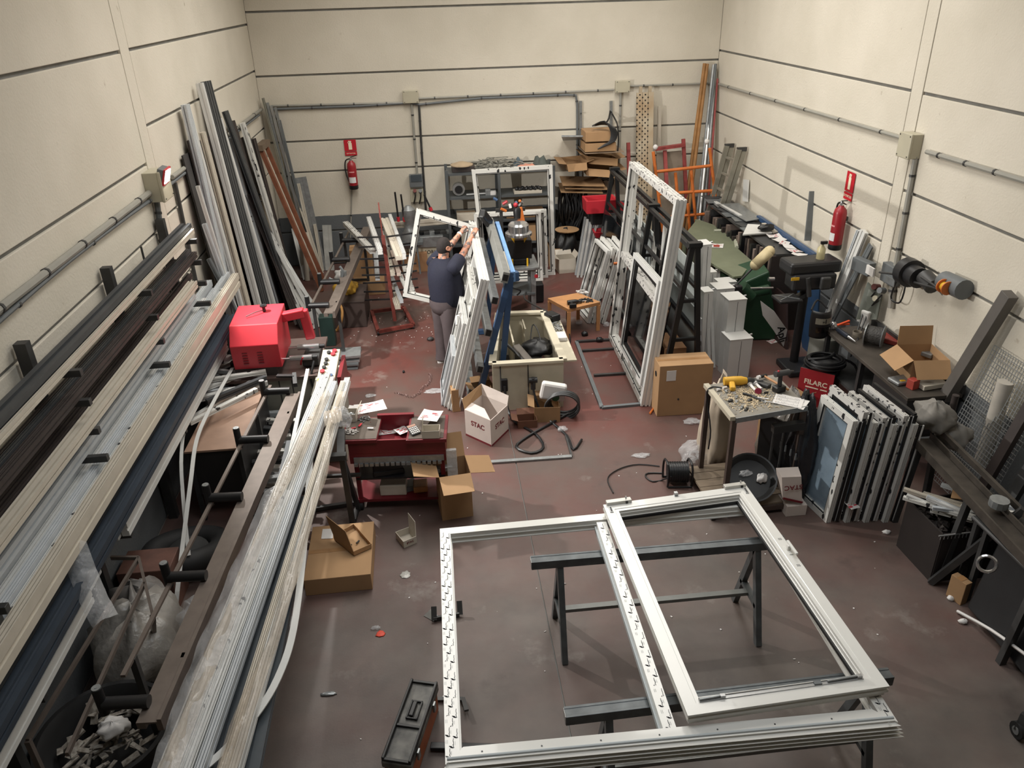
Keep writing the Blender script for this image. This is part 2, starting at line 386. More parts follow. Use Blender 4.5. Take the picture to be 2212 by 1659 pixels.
# ================================================================== BACK WALL
YW = 14.35
def wp(px, py, off=.03): return B(px, py, YW-off)
cond = M('conduit_grey', (146, 144, 136), .45, var=.06)
boxp = M('junction_box_cream', (178, 172, 152), .45, var=.04)
def conduit(name, label, pts, r, mat=cond, clips=6, cat='conduit', n=8, smooth=0):
    t = thing(name, label, cat, pts[0])
    G().tube(pts, r, n, smooth=smooth).ob('pipe', mat, t, smooth=True)
    L = [V(p) for p in pts]
    for i in range(clips):
        k = (i+.5)/clips*(len(L)-1); a = int(k); p = L[a].lerp(L[a+1], k-a); d = (L[a+1]-L[a]).normalized()
        G().cyl(p-d*.012, p+d*.012, r*1.2, n=8).ob('clip', steel, t)
    return t
def jbox(label, c, w, h, d, nrm=(0, -1, 0), name='junction_box', screws=True):
    c = V(c); n = V(nrm); u = n.cross(V((0, 0, 1))).normalized()
    R = Matrix((u, n, V((0, 0, 1)))).transposed(); t = thing(name, label, 'electrical box', c)
    G().box(c+n*d*.4, (w*.96, d*.8, h*.96), R).ob('housing', boxp, t, bev=.006)
    G().box(c+n*d*.87, (w, d*.2, h), R).ob('lid', boxp, t, bev=.01)
    if screws:
        for a in (-1, 1):
            for b_ in (-1, 1): G().cyl(c+u*a*w*.4+V((0, 0, b_*h*.4))+n*d*.9, c+u*a*w*.4+V((0, 0, b_*h*.4))+n*d*1.0, .008, n=6).ob('screw', steel, t)
    return t
conduit('conduit', 'grey conduit pipe along the back wall, left of the left junction box', [wp(586, 229), wp(870, 222)], .017, clips=4)
conduit('conduit', 'grey conduit pipe along the back wall between its two junction boxes', [wp(903, 213), wp(1326, 194)], .017, clips=6)
conduit('conduit', 'grey conduit pipe from the right junction box of the back wall to the corner', [wp(1359, 186), wp(1546, 180)], .017, clips=3)
conduit('air_pipe', 'dark air pipe running under the back wall conduit and down at its right end', [wp(588, 236), wp(780, 229), wp(885, 222), wp(905, 226), wp(1040, 212), wp(1225, 205), wp(1244, 206), wp(1247, 225), wp(1247, 380)], .02, grey, 9)
conduit('air_pipe', 'dark vertical air pipe right beside the back wall socket board', [wp(905, 226), wp(911, 330), wp(920, 455)], .02, steel, 3)
conduit('conduit', 'vertical grey conduit from left junction box down to the socket board', [wp(889, 222), wp(901, 376)], .02, clips=3)
conduit('conduit', 'vertical grey conduit below the right junction box of the back wall', [wp(1341, 200), wp(1337, 362)], .02, clips=3)
conduit('curved_air_pipe', 'grey bent air pipe in the left rear corner', [wp(588, 250), wp(597, 252), wp(604, 268), wp(612, 320), wp(622, 400), wp(632, 470)], .02, grey, 2, smooth=3)
jbox('beige junction box on the back wall above the socket board', wp(887, 208, 0), .27, .21, .1)
jbox('beige junction box on the back wall above the perforated plank', wp(1343, 186, 0), .26, .2, .1)
# socket board
t = thing('socket_board', 'grey switch box with two plugged sockets on the back wall', 'electrical box', wp(900, 410))
G().box(wp(899, 390, .06), (.24, .12, .22)).ob('switch_box', grey, t, bev=.01)
G().box(wp(899, 385, .125), (.19, .01, .12)).ob('window_cover', M('dark_window', (70, 78, 84), .2), t)
G().box(wp(901, 422, .04), (.24, .07, .24)).ob('socket_plate', boxp, t, bev=.01)
for dx, m in ((896, rust), (908, grey)):
    G().cyl(wp(dx, 414, .06), wp(dx, 412, .15), .032).ob('socket', m, t, smooth=True)
    G().tube([wp(dx, 414, .14), wp(dx+1, 424, .15), wp(dx-2, 440, .08)], .012).ob('plug_lead', black, t, smooth=True)

# extinguisher signs and extinguishers
signr = M('sign_red', (186, 28, 44), .45, var=.04); signw = M('sign_cream', (236, 222, 196), .5, var=.02)
def ext_sign(label, c, u, W_, H_):
    c = V(c); u = V(u).normalized(); n = u.cross(V((0, 0, 1))); z = V((0, 0, 1))
    t = thing('fire_extinguisher_sign', label, 'sign', c)
    q = lambda a, b_, o=0: c+u*a*W_+z*b_*H_+n*o
    G().sheet([q(-.5, -.5), q(.5, -.5), q(.5, -.24), q(-.5, -.24)], .006).ob('word_plate', signr, t)
    G().sheet([q(-.5, -.2), q(.5, -.2), q(.5, .5), q(-.5, .5)], .006).ob('symbol_plate', signr, t)
    G().sheet([q(-.14, -.12, .006), q(.14, -.12, .006), q(.14, .28, .006), q(.06, .34, .006), q(-.06, .34, .006), q(-.14, .28, .006)], .004).ob('extinguisher_symbol', signw, t)
    G().add([], []).sheet([q(-.04, .34, .006), q(.1, .34, .006), q(.12, .42, .006), q(-.12, .44, .006), q(-.2, .3, .006), q(-.17, .28, .006), q(-.08, .4, .006)], .004).ob('nozzle_symbol', signw, t)
    text('EXTINTOR', H_*.12, plane_m(q(0, -.37, .005), u, z), signw, 'lettering', t, sx=1.0)
    return t
ext_sign('red extinguisher sign on the back wall left of centre', wp(757, 319, .012), (1, 0, 0), .21, .27)
ext_sign('red extinguisher sign on the right wall', X(1835, 402, XR-.012), (0, -1, 0), .2, .34)
def extinguisher(label, c, back, H=.52, rz=0):
    """c centre of the bottom, back = direction to the wall"""
    t = thing('fire_extinguisher', label, 'fire extinguisher', (0, 0, 0)); h = H
    G().lathe([(0, 0), (.075, 0), (.082, .015), (.082, .07)], n=20).ob('base_ring', black, t, smooth=True)
    G().lathe([(.078, .06), (.08, .07), (.08, h-.1), (.07, h-.05), (.04, h-.02), (.028, h)], n=20).ob('cylinder', M('extinguisher_red', (150, 34, 42), .35, var=.08), t, smooth=True)
    G().lathe([(.02, h-.01), (.024, h+.02), (.018, h+.05)], n=12).ob('valve', chrome, t, smooth=True)
    G().bar((0, 0, h+.055), (.11, 0, h+.085), .022, .012).bar((0, 0, h+.04), (.1, 0, h+.035), .02, .008).ob('handle', black, t)
    G().tube([(-.02, 0, h+.03), (-.09, 0, h), (-.115, 0, h-.12), (-.1, 0, h-.28), (-.06, -.03, h-.38)], .012, 8).cyl((-.06, -.03, h-.38), (-.05, -.03, h-.44), .014, .02).ob('hose', black, t, smooth=True)
    G().grid(lambda a, b_: (.0815*math.cos(-2.4+1.6*a), .0815*math.sin(-2.4+1.6*a), .12+.1*b_), 8, 1).ob('label_sticker', M('white_sticker', (225, 225, 225), .5), t)
    G().grid(lambda a, b_: (.0815*math.cos(-2.2+1.2*a), .0815*math.sin(-2.2+1.2*a), .3+.02*b_), 6, 1).ob('text_band', M('pale_text', (222, 150, 150), .5), t)
    G().box((0, .085, h*.7), (.06, .03, .05)).ob('wall_bracket', steel, t)
    t.location = c; t.rotation_euler = (0, rz and 0, rz); return t
extinguisher('red fire extinguisher with black hose on the back wall below its sign', wp(765, 408, .12), 0, .5)
extinguisher('red fire extinguisher with paper tag on the right wall', X(1802, 538, XR-.13), 0, .56, -1.57)
conduit('conduit', 'thin grey pipe below the back wall fire extinguisher', [wp(760, 409), wp(757, 520)], .012, clips=1)

# metal shelf unit
shm = M('shelf_grey', (84, 88, 90), .5, .2, var=.12)
t = thing('shelf_unit', 'grey metal shelf unit against the back wall with cables heaped on top', 'shelf', (1.1, 14.05, 0))
SH = [.42, .84, 1.28, 1.7]; sx0, sx1, sy0, sy1 = .22, 2.1, 13.72, 14.28
for x in (sx0, 1.13, sx1):
    for y in (sy0, sy1): G().b2((x-.025, y-.02, 0), (x+.025, y+.02, 1.76)).ob('post', shm, t)
for z in SH:
    for a, b_ in ((sx0, 1.12), (1.14, sx1)):
        G().b2((a, sy0, z-.035), (b_, sy1, z)).ob('shelf_board', shm, t)
# heap of cable on the shelf top
g = G()
for i in range(46):
    R = random.Random(i); c = V((R.uniform(.78, 1.4), R.uniform(13.8, 14.15), 1.74+R.uniform(0, .1)))
    a = R.uniform(0, 6.28); pts = []
    for k in range(7):
        a += R.uniform(-1.6, 1.6); c = c+V((math.cos(a), math.sin(a)*.6, R.uniform(-.3, .3)))*.09
        c.x = min(max(c.x, .58), 1.6); c.y = min(max(c.y, 13.76), 14.2); c.z = min(max(c.z, 1.72), 1.74+.17*max(.15, 1-abs(c.x-1.12)*1.6)); pts.append(c.copy())
    g.tube(pts, .008, 5)
g.ob('cable_heap', M('pale_cable', (128, 126, 118), .5, var=.3), label='heap of tangled grey cable on top of the shelf unit', cat='cable', kind='stuff')
def rag(name, label, c, rx, ry, rz, mat, seed, cat='cloth', n=9):
    R = random.Random(seed); ph = [R.uniform(0, 6.3) for _ in range(6)]
    def fn(a, b_):
        u, v = a*2-1, b_*2-1; rr = min(1, math.hypot(u, v)/1.05); 
        h = (1-rr**2)*rz*(.7+.3*math.sin(5*u+ph[0])*math.cos(4*v+ph[1]))+.12*rz*math.sin(9*u+ph[2]+3*v)
        k = 1+.15*math.sin(3*math.atan2(v, u)+ph[3])
        return (c[0]+u*rx*k, c[1]+v*ry*k, c[2]+max(.004, h))
    return G().grid(fn, n, n).ob(name, mat, label=label, cat=cat, smooth=2, solid=.004)
rag('folded_cloth', 'pinkish cloth lying on the shelf unit top', (1.65, 13.9, 1.7), .18, .14, .1, M('pink_cloth', (200, 140, 120), .9), 3)
rag('folded_cloth', 'dark blue grey cloth at the shelf unit top beside the cables', (1.52, 14.1, 1.7), .12, .1, .17, M('blue_cloth', (88, 100, 108), .9), 4)
rag('folded_cloth', 'dark green tarpaulin crumpled on the right end of the shelf top', (1.92, 14.0, 1.7), .16, .16, .24, M('green_cloth', (78, 84, 80), .85), 5)
G().lathe([(0, 0), (.2, .0), (.2, .015), (.05, .06), (0, .06)], (.5, 13.93, 1.8), n=18).ob('flat_disc', M('tan_disc', (170, 150, 124), .7), label='tan round disc lying on the left of the shelf unit top', cat='disc', smooth=True)
G().b2((.32, 13.8, 1.701), (.72, 14.15, 1.8)).ob('dark_crate', darkbr, label='dark box under the tan disc on the shelf unit', cat='box', bev=.008)
t = thing('cable_reel', 'round silver reel on the second shelf, left bay', 'reel', (.42, 13.86, 1.281))
G().cyl((.42, 13.83, 1.40), (.42, 13.95, 1.40), .11, n=18).ob('rim', alu, t, smooth=True); G().cyl((.42, 13.8, 1.4), (.42, 13.84, 1.4), .07, n=14).ob('hub', black, t, smooth=True)
G().cyl((.55, 13.8, 1.31), (.93, 13.82, 1.31), .018, n=8).ob('steel_rod', alu, label='silver rod lying on the left bay shelf', cat='rod')
for i, (x, w_, h_, lb) in enumerate([(.94, .1, .1, 'small grey box beside the silver rod on the shelf'), (1.03, .12, .06, 'flat white box left of the middle shelf post'), (1.29, .0, 0, ''), ]):
    if w_: G().b2((x-w_/2, 13.78, 1.281), (x+w_/2-.01, 13.9, 1.281+h_)).ob('small_box', [galv, paper, paper][i], label=lb, cat='box', bev=.004)
G().b2((1.4, 13.76, 1.281), (1.9, 13.98, 1.33)).ob('cardboard_tray', white2, label='white tray of black fittings on the right bay shelf', cat='tray', bev=.004)
g = G()
for i in range(16): g.ball((1.45+.028*i, 13.85+.05*math.sin(i*2), 1.36), (.03, .04, .03), 6, 4, .3, i)
g.ob('black_fittings', black, label='black fittings heaped in the white shelf tray', cat='fittings', kind='stuff')
def cbox(name, label, lo, hi, rz=0, mat=None, flaps=None, cat='cardboard box', open_top=False, fl=.12):
    """cardboard box standing on z=lo.z ; open boxes get four flaps"""
    lo, hi = V(lo), V(hi); c = (lo+hi)/2; c.z = lo.z; t = thing(name, label, cat, (0, 0, 0)); m = mat or card
    a, b_, h = (hi.x-lo.x)/2, (hi.y-lo.y)/2, hi.z-lo.z; tt = .004
    if not open_top:
        G().box((0, 0, h/2), (2*a, 2*b_, h)).ob('body', m, t, bev=.004)
        G().box((0, 0, h+.001), (2*a*.98, .05, .002)).ob('tape', M('brown_tape', (156, 118, 80), .3), t)
    else:
        G().box((0, 0, tt), (2*a, 2*b_, tt*2)).box((-a, 0, h/2), (tt, 2*b_, h)).box((a, 0, h/2), (tt, 2*b_, h)).box((0, -b_, h/2), (2*a, tt, h)).box((0, b_, h/2), (2*a, tt, h)).ob('body', m, t)
        for k, ang in enumerate(flaps or (-30, -30, -30, -30)):
            if ang is None: continue
            q = math.radians(ang); s = [(-1, 0), (1, 0), (0, -1), (0, 1)][k]; e = V((s[0]*a, s[1]*b_, h)); d = V((s[0]*math.cos(q), s[1]*math.cos(q), math.sin(q)))*fl
            w_ = V((0, b_, 0)) if s[0] else V((a, 0, 0))
            G().sheet([e-w_, e+w_, e+w_*.96+d, e-w_*.96+d], tt).ob('flap', m, t)
    t.location = c; t.rotation_euler = (0, 0, rz); return t
cbox('cardboard_box', 'brown carton with an arrow mark on the low shelf behind the small frame', (1.35, 13.75, .421), (1.85, 14.1, .7))
cbox('cardboard_box', 'long flat carton on the third shelf, right bay', (1.25, 13.78, .845), (1.95, 14.15, .95), mat=cardd)
cbox('cardboard_box', 'white box at the left of the third shelf', (.36, 13.76, .845), (.7, 14.05, .98), mat=white2)
cbox('cardboard_box', 'white printed box below the third shelf, left bay', (.42, 13.76, .421), (.82, 14.1, .68), mat=white2)
cbox('cardboard_box', 'dark carton on the shelf unit floor behind the press', (.9, 13.8, .421), (1.2, 14.1, .62), mat=darkbr)

# wall brackets with cardboard boxes
for px, lb in ((1254, 'left'), (1320, 'right')):
    t = thing('wall_bracket', lb+' steel wall bracket holding the boxes on the back wall', 'bracket', wp(px, 300))
    G().bar(wp(px, 218), wp(px, 385), .05, .03, (0, 1, 0)).ob('upright', galv, t)
    for py in (245, 280, 318): G().cyl(wp(px+1, py), wp(px+1, py, .12), .014).ob('bolt', steel, t, smooth=True)
G().sheet([wp(1213, 294, .5), wp(1262, 294, .5), wp(1262, 300, .02), wp(1216, 302, .02)], .03).ob('bracket_shelf', galv, label='small grey shelf plate sticking out at the left of the wall boxes', cat='shelf plate')
def bwbox(name, label, x0, y0, x1, y1, dep, mat=card, front=.75, **k):
    a, b_ = B(x0, y1, YW-front), B(x1, y0, YW-front)
    return cbox(name, label, (a.x, a.y, a.z), (b_.x, a.y+dep, b_.z), mat=mat, **k)
plm = M('shelf_plank', (140, 120, 100), .7)
G().b2(B(1264, 331, 13.6), (B(1348, 331, 13.6).x, 14.3, B(1348, 329, 13.6).z)).ob('shelf_plank', plm, label='thin wooden shelf plank under the tape-bound wall boxes', cat='shelf plank')
z_ = B(1300, 329, 13.6).z
bwbox('cardboard_box', 'tan carton at the bottom of the bracket stack with black straps', 1264, 308, 1331, 329, .45)
bwbox('cardboard_box', 'tan carton at the top of the wall bracket stack', 1265, 283, 1332, 307, .45)
g = G().tube([wp(1318, 240, .06), wp(1312, 262, .3), wp(1290, 270, .5), wp(1282, 271, .76)], .014)
g.tube([wp(1320, 242, .06), wp(1330, 260, .3), wp(1334, 272, .6), wp(1336, 300, .7), wp(1334, 330, .7)], .014)
for k in range(6): g.tube([wp(1280+k*4, 272-k*.8, .5), wp(1306+k*3, 262+k*2, .74), wp(1320+k*2.5, 285, .79), wp(1317+k*2, 305, .79), wp(1306-k*3, 312+k*2, .79)], .012)
g.ob('black_cable_coil', black, label='black cable coil draped over the top wall carton', cat='cable', smooth=True)
for i, (a, b_, c_, lb) in enumerate([((1268, 336), (1334, 356), .55, 'lopsided open carton below the wall shelf plank'), ((1225, 350), (1268, 366), .7, 'flattened carton at the left of the wall heap'), ((1268, 362), (1336, 384), .62, 'lowest sagging carton of the wall heap')]):
    p0 = B(a[0], b_[1], YW-c_); p1 = B(b_[0], a[1], YW-c_)
    tt = cbox('cardboard_box', lb, (p0.x, p0.y, p0.z), (p1.x, YW-.05, p0.z+(p1.z-p0.z)*.85), mat=[card, cardd, card][i], rz=0, open_top=True, flaps=(10, 15, -55, None), fl=.14)
    tt.rotation_euler = (0, .12 if i != 1 else -.05, 0)
for k, (z, x) in enumerate(((1.42, 2.25), (1.36, 2.3), (1.3, 2.22))):
    G().sheet([(x, 13.65, z), (x+.75, 13.6, z-.04), (x+.8, 14.25, z-.02), (x+.05, 14.3, z+.02)], .012).ob('flat_cardboard', cardd, label='flattened carton sheet, %s of three under the wall boxes' % ('topmost', 'middle', 'lowest')[k], cat='cardboard')
# hanging black plastic and cables
R = random.Random(5); g = G()
for i in range(46):
    x = R.gauss(2.48, .11); pts = [(x, 14.2-R.uniform(0, .25), 1.25), (x+R.uniform(-.12, .12), 14.1-R.uniform(0, .2), .9), (x+R.uniform(-.14, .14), 14.1-R.uniform(0, .2), .5), (x+R.uniform(-.08, .1), 14.15, .08+R.uniform(0, .3))]
    g.tube(pts, .02, 5)
g.ob('hanging_black_hoses', black, label='thick bunch of black hoses hanging under the wall cartons', cat='hose', kind='stuff', smooth=True)
g = G()
for k in range(5): g.ring(B(1306, 392+k*2, 14.2)-V((0, .02*k, 0)), .17-.012*k, .012, (0, 1, .1), 18, 5)
g.ob('cable_coil', black, label='black cable coil hanging beneath the lowest wall carton', cat='cable', smooth=True)
# ================================================================== LEFT WALL AND LEFT CORNER
conduit('conduit', 'wide grey conduit along the left wall, nearer than the flood light', [X(-60, 712, XL+.03), X(323, 416, XL+.03)], .03, clips=5)
conduit('conduit', 'grey conduit along the left wall beyond the flood light', [X(372, 383, XL+.03), X(565, 236, XL+.03)], .025, clips=4)
conduit('air_pipe', 'dark air pipe sagging below the left wall conduit', [X(-60, 745, XL+.03), X(150, 563, XL+.03), X(320, 436, XL+.03), X(345, 432, XL+.04), X(372, 395, XL+.03), X(560, 248, XL+.03)], .018, grey, 6, smooth=3)
conduit('conduit', 'vertical grey trunking beneath the flood light box on the left wall', [X(338, 430, XL+.04), X(350, 520, XL+.04), X(395, 690, XL+.04)], .03, grey, 3)
# dark ladder-like upright on the wall past the lamp
t = thing('cable_ladder', 'dark steel upright on the left wall beyond the profile rack', 'bracket', X(378, 395, XL+.03))
G().bar(X(378, 395, XL+.03), X(428, 630, XL+.03), .05, .03, (1, 0, 0)).ob('upright', steel, t)
jb_ = jbox('cream box on the left wall carrying the flood light', X(322, 400, XL), .3, .3, .18, (1, 0, 0), 'flood_light_box')
# flood light, lit
LP = X(350, 378, XL+.16)
t = thing('flood_light', 'lit flood light on top of the cream box on the left wall', 'lamp', LP)
LD = (V((3.6, 8.4, 1.0))-LP).normalized()
Rl = LD.to_track_quat('Y', 'Z').to_matrix()
G().box(LP, (.2, .06, .15), Rl).ob('housing', grey, t, bev=.006)
G().box(LP+LD*.04, (.21, .02, .16), Rl).ob('rim', redp, t)
G().box(LP+LD*.053, (.17, .006, .12), Rl).ob('lens', M('lamp_lens', (255, 250, 240), .3, emit=((255, 250, 240), 30)), t)
G().tube([LP+V((-.06, -.05, -.06)), LP+V((-.1, -.1, -.14))], .01).ob('bracket', steel, t)
d = bpy.data.lights.new('flood_lamp', 'SPOT'); d.energy = 760; d.spot_size = 2.5; d.spot_blend = .6; d.shadow_soft_size = .05; d.color = (1, .97, .92)
o = bpy.data.objects.new('flood_lamp', d); COL.objects.link(o); o.location = LP+LD*.08; o.rotation_euler = (-LD).to_track_quat('Z', 'Y').to_euler()
# cantilever rack
t = thing('cantilever_rack', 'dark steel cantilever rack on the left wall carrying long profiles', 'rack', (-2.78, 5.8, 0))
for y in (8.09, 6.57, 5.01, 3.48):
    G().b2((-2.83, y-.035, 0), (-2.75, y+.035, 2.58)).ob('upright', steel, t)
    for k in range(7):
        z = 2.36-.228*k
        G().b2((-2.75, y-.022, z-.05), (-2.47, y+.022, z)).ob('arm', steel, t, bev=.003)
G().cyl((-2.76, 7.35, 2.36), (-2.76, 7.35, 2.52), .01).ob('pin', steel, t)
def rbar(label, x, z, w, h, y0, y1, mat, k=3, name='profile', **kw):
    return prof(name, label, (x, y0, z), (x, y1, z), w, h, mat, k=k, **kw)
Z = [2.361-.228*k for k in range(7)]
rbar('broad charcoal profile on the topmost rack arms', -2.625, Z[0], .11, .1, 3.0, 8.34, char, 1)
rbar('narrow beige profile beside the charcoal one on the topmost arms', -2.553, Z[0], .025, .05, 3.0, 8.3, white2, 1)
for i, (x, y1) in enumerate(((-2.7, 8.0), (-2.65, 8.3), (-2.6, 7.3), (-2.555, 8.2))):
    rbar('%s dark profile on the second row of rack arms' % ('innermost', 'second', 'third', 'outermost')[i], x, Z[1], .043, .05+.012*(i % 2), 3.0, y1, darkbr if i != 1 else char, 2)
for i, (x, y1) in enumerate(((-2.71, 7.6), (-2.655, 8.2), (-2.605, 7.0))):
    rbar('%s dark bar on the third row of rack arms' % ('innermost', 'middle', 'outermost')[i], x, Z[2], .045, .06, 3.0, y1, darkbr, 1)
rbar('wide cream profile outermost on the third row of rack arms', -2.545, Z[2], .09, .07, 2.9, 7.9, white2, 2)
rbar('pale film-wrapped profile on the fourth rack row under the cream one', -2.66, Z[3], .1, .08, 2.9, 8.1, wgrey, 2)
for i, (x, w_, h, y1, m) in enumerate(((-2.71, .06, .16, 9.0, wgrey), (-2.64, .07, .12, 8.5, white), (-2.57, .055, .15, 9.3, wgrey), (-2.51, .05, .12, 8.8, filmw), (-2.45, .07, .16, 9.2, white2))):
    rbar('%s bar of the white profile stack on the fifth rack row' % ('innermost', 'second', 'middle', 'fourth', 'outermost')[i], x, Z[4], w_, h, 3.4+.06*i if i < 4 else 3.0, y1, m, 3)
for i, (x, m) in enumerate(((-2.68, char), (-2.55, char), (-2.435, M('navy_film', (48, 56, 66), .5)))):
    rbar('%s dark film-covered profile on the sixth rack row' % ('inner', 'middle', 'outer')[i], x, Z[5], .11, .1, 2.9, 8.6, m, 1)
for i, x in enumerate((-2.62, -2.55, -2.485)):
    rbar('%s white grooved profile of the thin bundle on the lowest arms' % ('inner', 'middle', 'outer')[i], x, Z[6], .055, .13, 4.85+.05*i, 8.5-.08*i, white, 3)
for i, x in enumerate((-2.55, -2.49)):
    rbar('%s white profile at the near end of the lowest arms' % ('inner', 'outer')[i], x, Z[6]-.0, .055, .1, 2.8, 4.55-.3*i, wgrey if i == 0 else white, 3)
# plastic film hanging from the near rack
def film_sheet(name, label, pts, wv, mat=clear, parent=None, amp=.02, n=24, seed=0):
    R = random.Random(seed); P = [V(p) for p in pts]; wv = [V(w_) for w_ in wv] if isinstance(wv, list) else [V(wv)]*len(P); ph = [R.uniform(0, 6) for _ in range(4)]
    def fn(a, b_):
        k = a*(len(P)-1); i = min(int(k), len(P)-2); f_ = k-i; p = P[i].lerp(P[i+1], f_); w_ = wv[i].lerp(wv[i+1], f_)
        s = 2*b_-1
        return p+w_*s+V((0, 0, 1))*(amp*(math.sin(a*31+ph[0]+s*3)+math.sin(a*53+ph[1]-s*5)*.6)+.04*(1-s*s)) 
    return G().grid(fn, n*3, 6).ob(name, mat, parent, label=label, cat='plastic film' if parent is None else None, smooth=2)
film_sheet('plastic_film', 'clear plastic strip hanging down from the near end of the rack', [X(160, 1185, -2.45), X(180, 1240, -2.4), X(205, 1300, -2.3), X(230, 1345, -2.2)], (.06, .05, 0), amp=.012, n=6)

# ---- bars leaning on the left wall in the rear corner
def lean_l(label, top, thr, w, h, mat, xw=-2.8, up=(1, 0, .25), k=3, zt=None, name='leaning_profile', group=None, back=0.15):
    p = X(top[0], top[1], xw); q = None
    if p.y > 14.2: p = B(top[0], top[1], 14.2)
    for s in range(5, 600):
        py_ = top[1]+(thr[1]-top[1])*s/60
        if py_ > 380:
            c = F(top[0]+(thr[0]-top[0])*s/60, py_)
            if q is None or abs(c.y-p.y+back) < abs(q.y-p.y+back): q = c
    if q.x < xw+.1: q.x = xw+.1
    return prof(name, label, q, p, w, h, mat, up=up, k=k)
LL = [
 ((394, 226), (477, 577), .1, .06, wgrey, 'pale flat bar leaning farthest left, its top below the dark board'),
 ((402, 240), (500, 600), .05, .05, white, 'narrow white bar tucked behind the leftmost pale one'),
 ((440, 176), (571, 667), .2, .05, char, 'tallest broad charcoal board leaning on the left wall'),
 ((424, 180), (553, 667), .05, .08, white, 'long white edge profile at the left side of the tallest board'),
 ((432, 286), (494, 520), .09, .05, white2, 'beige bar leaning behind the leftmost bars'),
 ((467, 257), (587, 667), .055, .07, white, 'white bar leaning right of the tallest charcoal board'),
 ((482, 241), (596, 560), .11, .05, char, 'dark grey bar leaning right of the white one'),
 ((497, 262), (607, 620), .1, .05, darkbr, 'dark brown board leaning behind the printed bars'),
 ((519, 266), (596, 520), .08, .06, filmw, 'tall white bar with printed film leaning left of the brown door frame'),
 ((530, 290), (611, 560), .06, .05, char, 'dark bar leaning between printed bar and brown door frame'),
]
LL += [((412, 300), (490, 620), .22, .02, darkbr, 'dark sheet standing behind the leftmost leaning bars'),
 ((455, 300), (560, 667), .24, .02, darkbr, 'dark sheet behind the tallest charcoal board'),
 ((505, 330), (600, 640), .22, .02, darkbr, 'dark sheet behind the printed bars'),
 ((470, 300), (570, 640), .04, .05, filmw, 'printed white bar behind the white bar by the tallest board'),
 ((493, 300), (580, 600), .03, .04, wgrey, 'slender grey white bar behind the dark grey one'),
 ((507, 290), (590, 560), .04, .04, wgrey, 'slender pale bar left of the tall printed one'),
 ((545, 320), (600, 520), .04, .04, white2, 'beige slat behind the brown door frame')]
for i, (x_, y_, w_) in enumerate(((405, 330, .5), (440, 300, .55), (478, 290, .5), (515, 300, .5), (548, 330, .4))):
    lean_l('wide dark backing board behind the leaning bars, %s from the left' % ('first', 'second', 'third', 'fourth', 'fifth')[i], (x_, y_), (x_+62, y_+230), w_, .02, darkbr if i % 2 else M('dark_grey_board', (58, 56, 56), .6), xw=-2.83, k=1)
for top, thr, w_, h, m, lb in LL: lean_l(lb, top, thr, w_*1.6, h, m)
for i, (top, thr, w_, h, m, lb) in enumerate([
 ((545, 300), (614, 560), .16, .04, darkbr, 'dark brown board behind the brown door frame'),
 ((575, 222), (640, 498), .05, .04, galv, 'silver steel tube leaning in the corner, left of four'),
 ((583, 228), (648, 480), .04, .04, alu, 'silver steel tube leaning in the corner, second of four'),
 ((592, 232), (655, 480), .04, .04, galv, 'silver steel tube leaning in the corner, third of four'),
 ((566, 212), (625, 430), .09, .03, M('greenish_grey', (130, 128, 116), .6), 'greenish grey board leaning in the corner behind the steel tubes'),
 ((601, 260), (665, 520), .06, .04, grey, 'dark grey bar leaning at the right of the steel tubes')]):
    lean_l(lb, top, thr, w_, h, m, xw=-2.78, k=1)
# brown door frame
p = X(562, 318, -2.76); q = V((-2.05, 12.9, 0)); t = thing('timber_surround', 'reddish brown wooden door frame leaning in the rear left corner', 'door frame', q)
bwood = M('reddish_wood', (118, 70, 48), .5, var=.2, scale=8); u = (p-q).normalized()
off = V((.02, .34, 0))
G().bar(q, p, .12, .06, (1, 0, 0)).ob('jamb', bwood, t); G().bar(q+off, p+off, .07, .06, (1, 0, 0)).ob('jamb', bwood, t)
G().bar(p-V((0, .1, 0)), p+off+V((0, .12, 0)), .12, .09).ob('lintel', M('brown_beam', (112, 96, 80), .6), t)
G().bar(q+V((0, .16, 0))+u*.2, p+V((0, .16, 0))-u*.2, .1, .02, (1, 0, 0)).ob('white_lining', white2, t)
# front group standing nearer
FR = [
 ((423, 402), (476, 575), .04, .04, white, 'thin white bar leaning in front at the far left'),
 ((437, 484), (500, 660), .07, .05, wgrey, 'grey white short bar leaning by the rack end'),
 ((490, 545), (520, 667), .1, .03, M('pinkish_board', (178, 164, 158), .6), 'short pinkish board leaning behind the red machine'),
 ((447, 560), (520, 700), .06, .04, grey, 'short grey bar by the rack end'),
]
for top, thr, w_, h, m, lb in FR: lean_l(lb, top, thr, w_, h, m, xw=-2.72)
for i, (top, bot, w_, h, m, lb) in enumerate([
 ((526, 458), (606, 668), .17, .04, filmd, 'broad densely printed white board leaning above the red machine'),
 ((508, 452), (580, 668), .06, .05, white, 'white bar left of the densely printed board'),
 ((515, 385), (632, 680), .07, .05, white, 'long white bar leaning from the pins to the conveyor'),
 ((536, 420), (646, 690), .09, .04, darkbr, 'dark board leaning beside the long white bar'),
 ((552, 458), (655, 690), .05, .05, white, 'white bar with print, first of the fan right of the dark board'),
 ((560, 470), (668, 690), .06, .05, filmw, 'printed white bar, second of the right-hand fan'),
 ((570, 482), (676, 686), .05, .05, white, 'white bar, third of the right-hand fan'),
 ((580, 500), (684, 684), .06, .05, filmw, 'printed white bar, fourth of the right-hand fan'),
 ((592, 520), (692, 684), .05, .05, white, 'white bar, fifth of the right-hand fan'),
 ((612, 566), (700, 684), .05, .05, white, 'short white bar, rightmost of the right-hand fan'),
]):
    q = F(bot[0]+10, bot[1]+20); p = B(top[0], top[1], q.y+.25+.12*(i % 3)); p.x = max(p.x, -2.76)
    prof('leaning_profile', lb, q, p, w_, h, m, up=(.3, -1, .3))
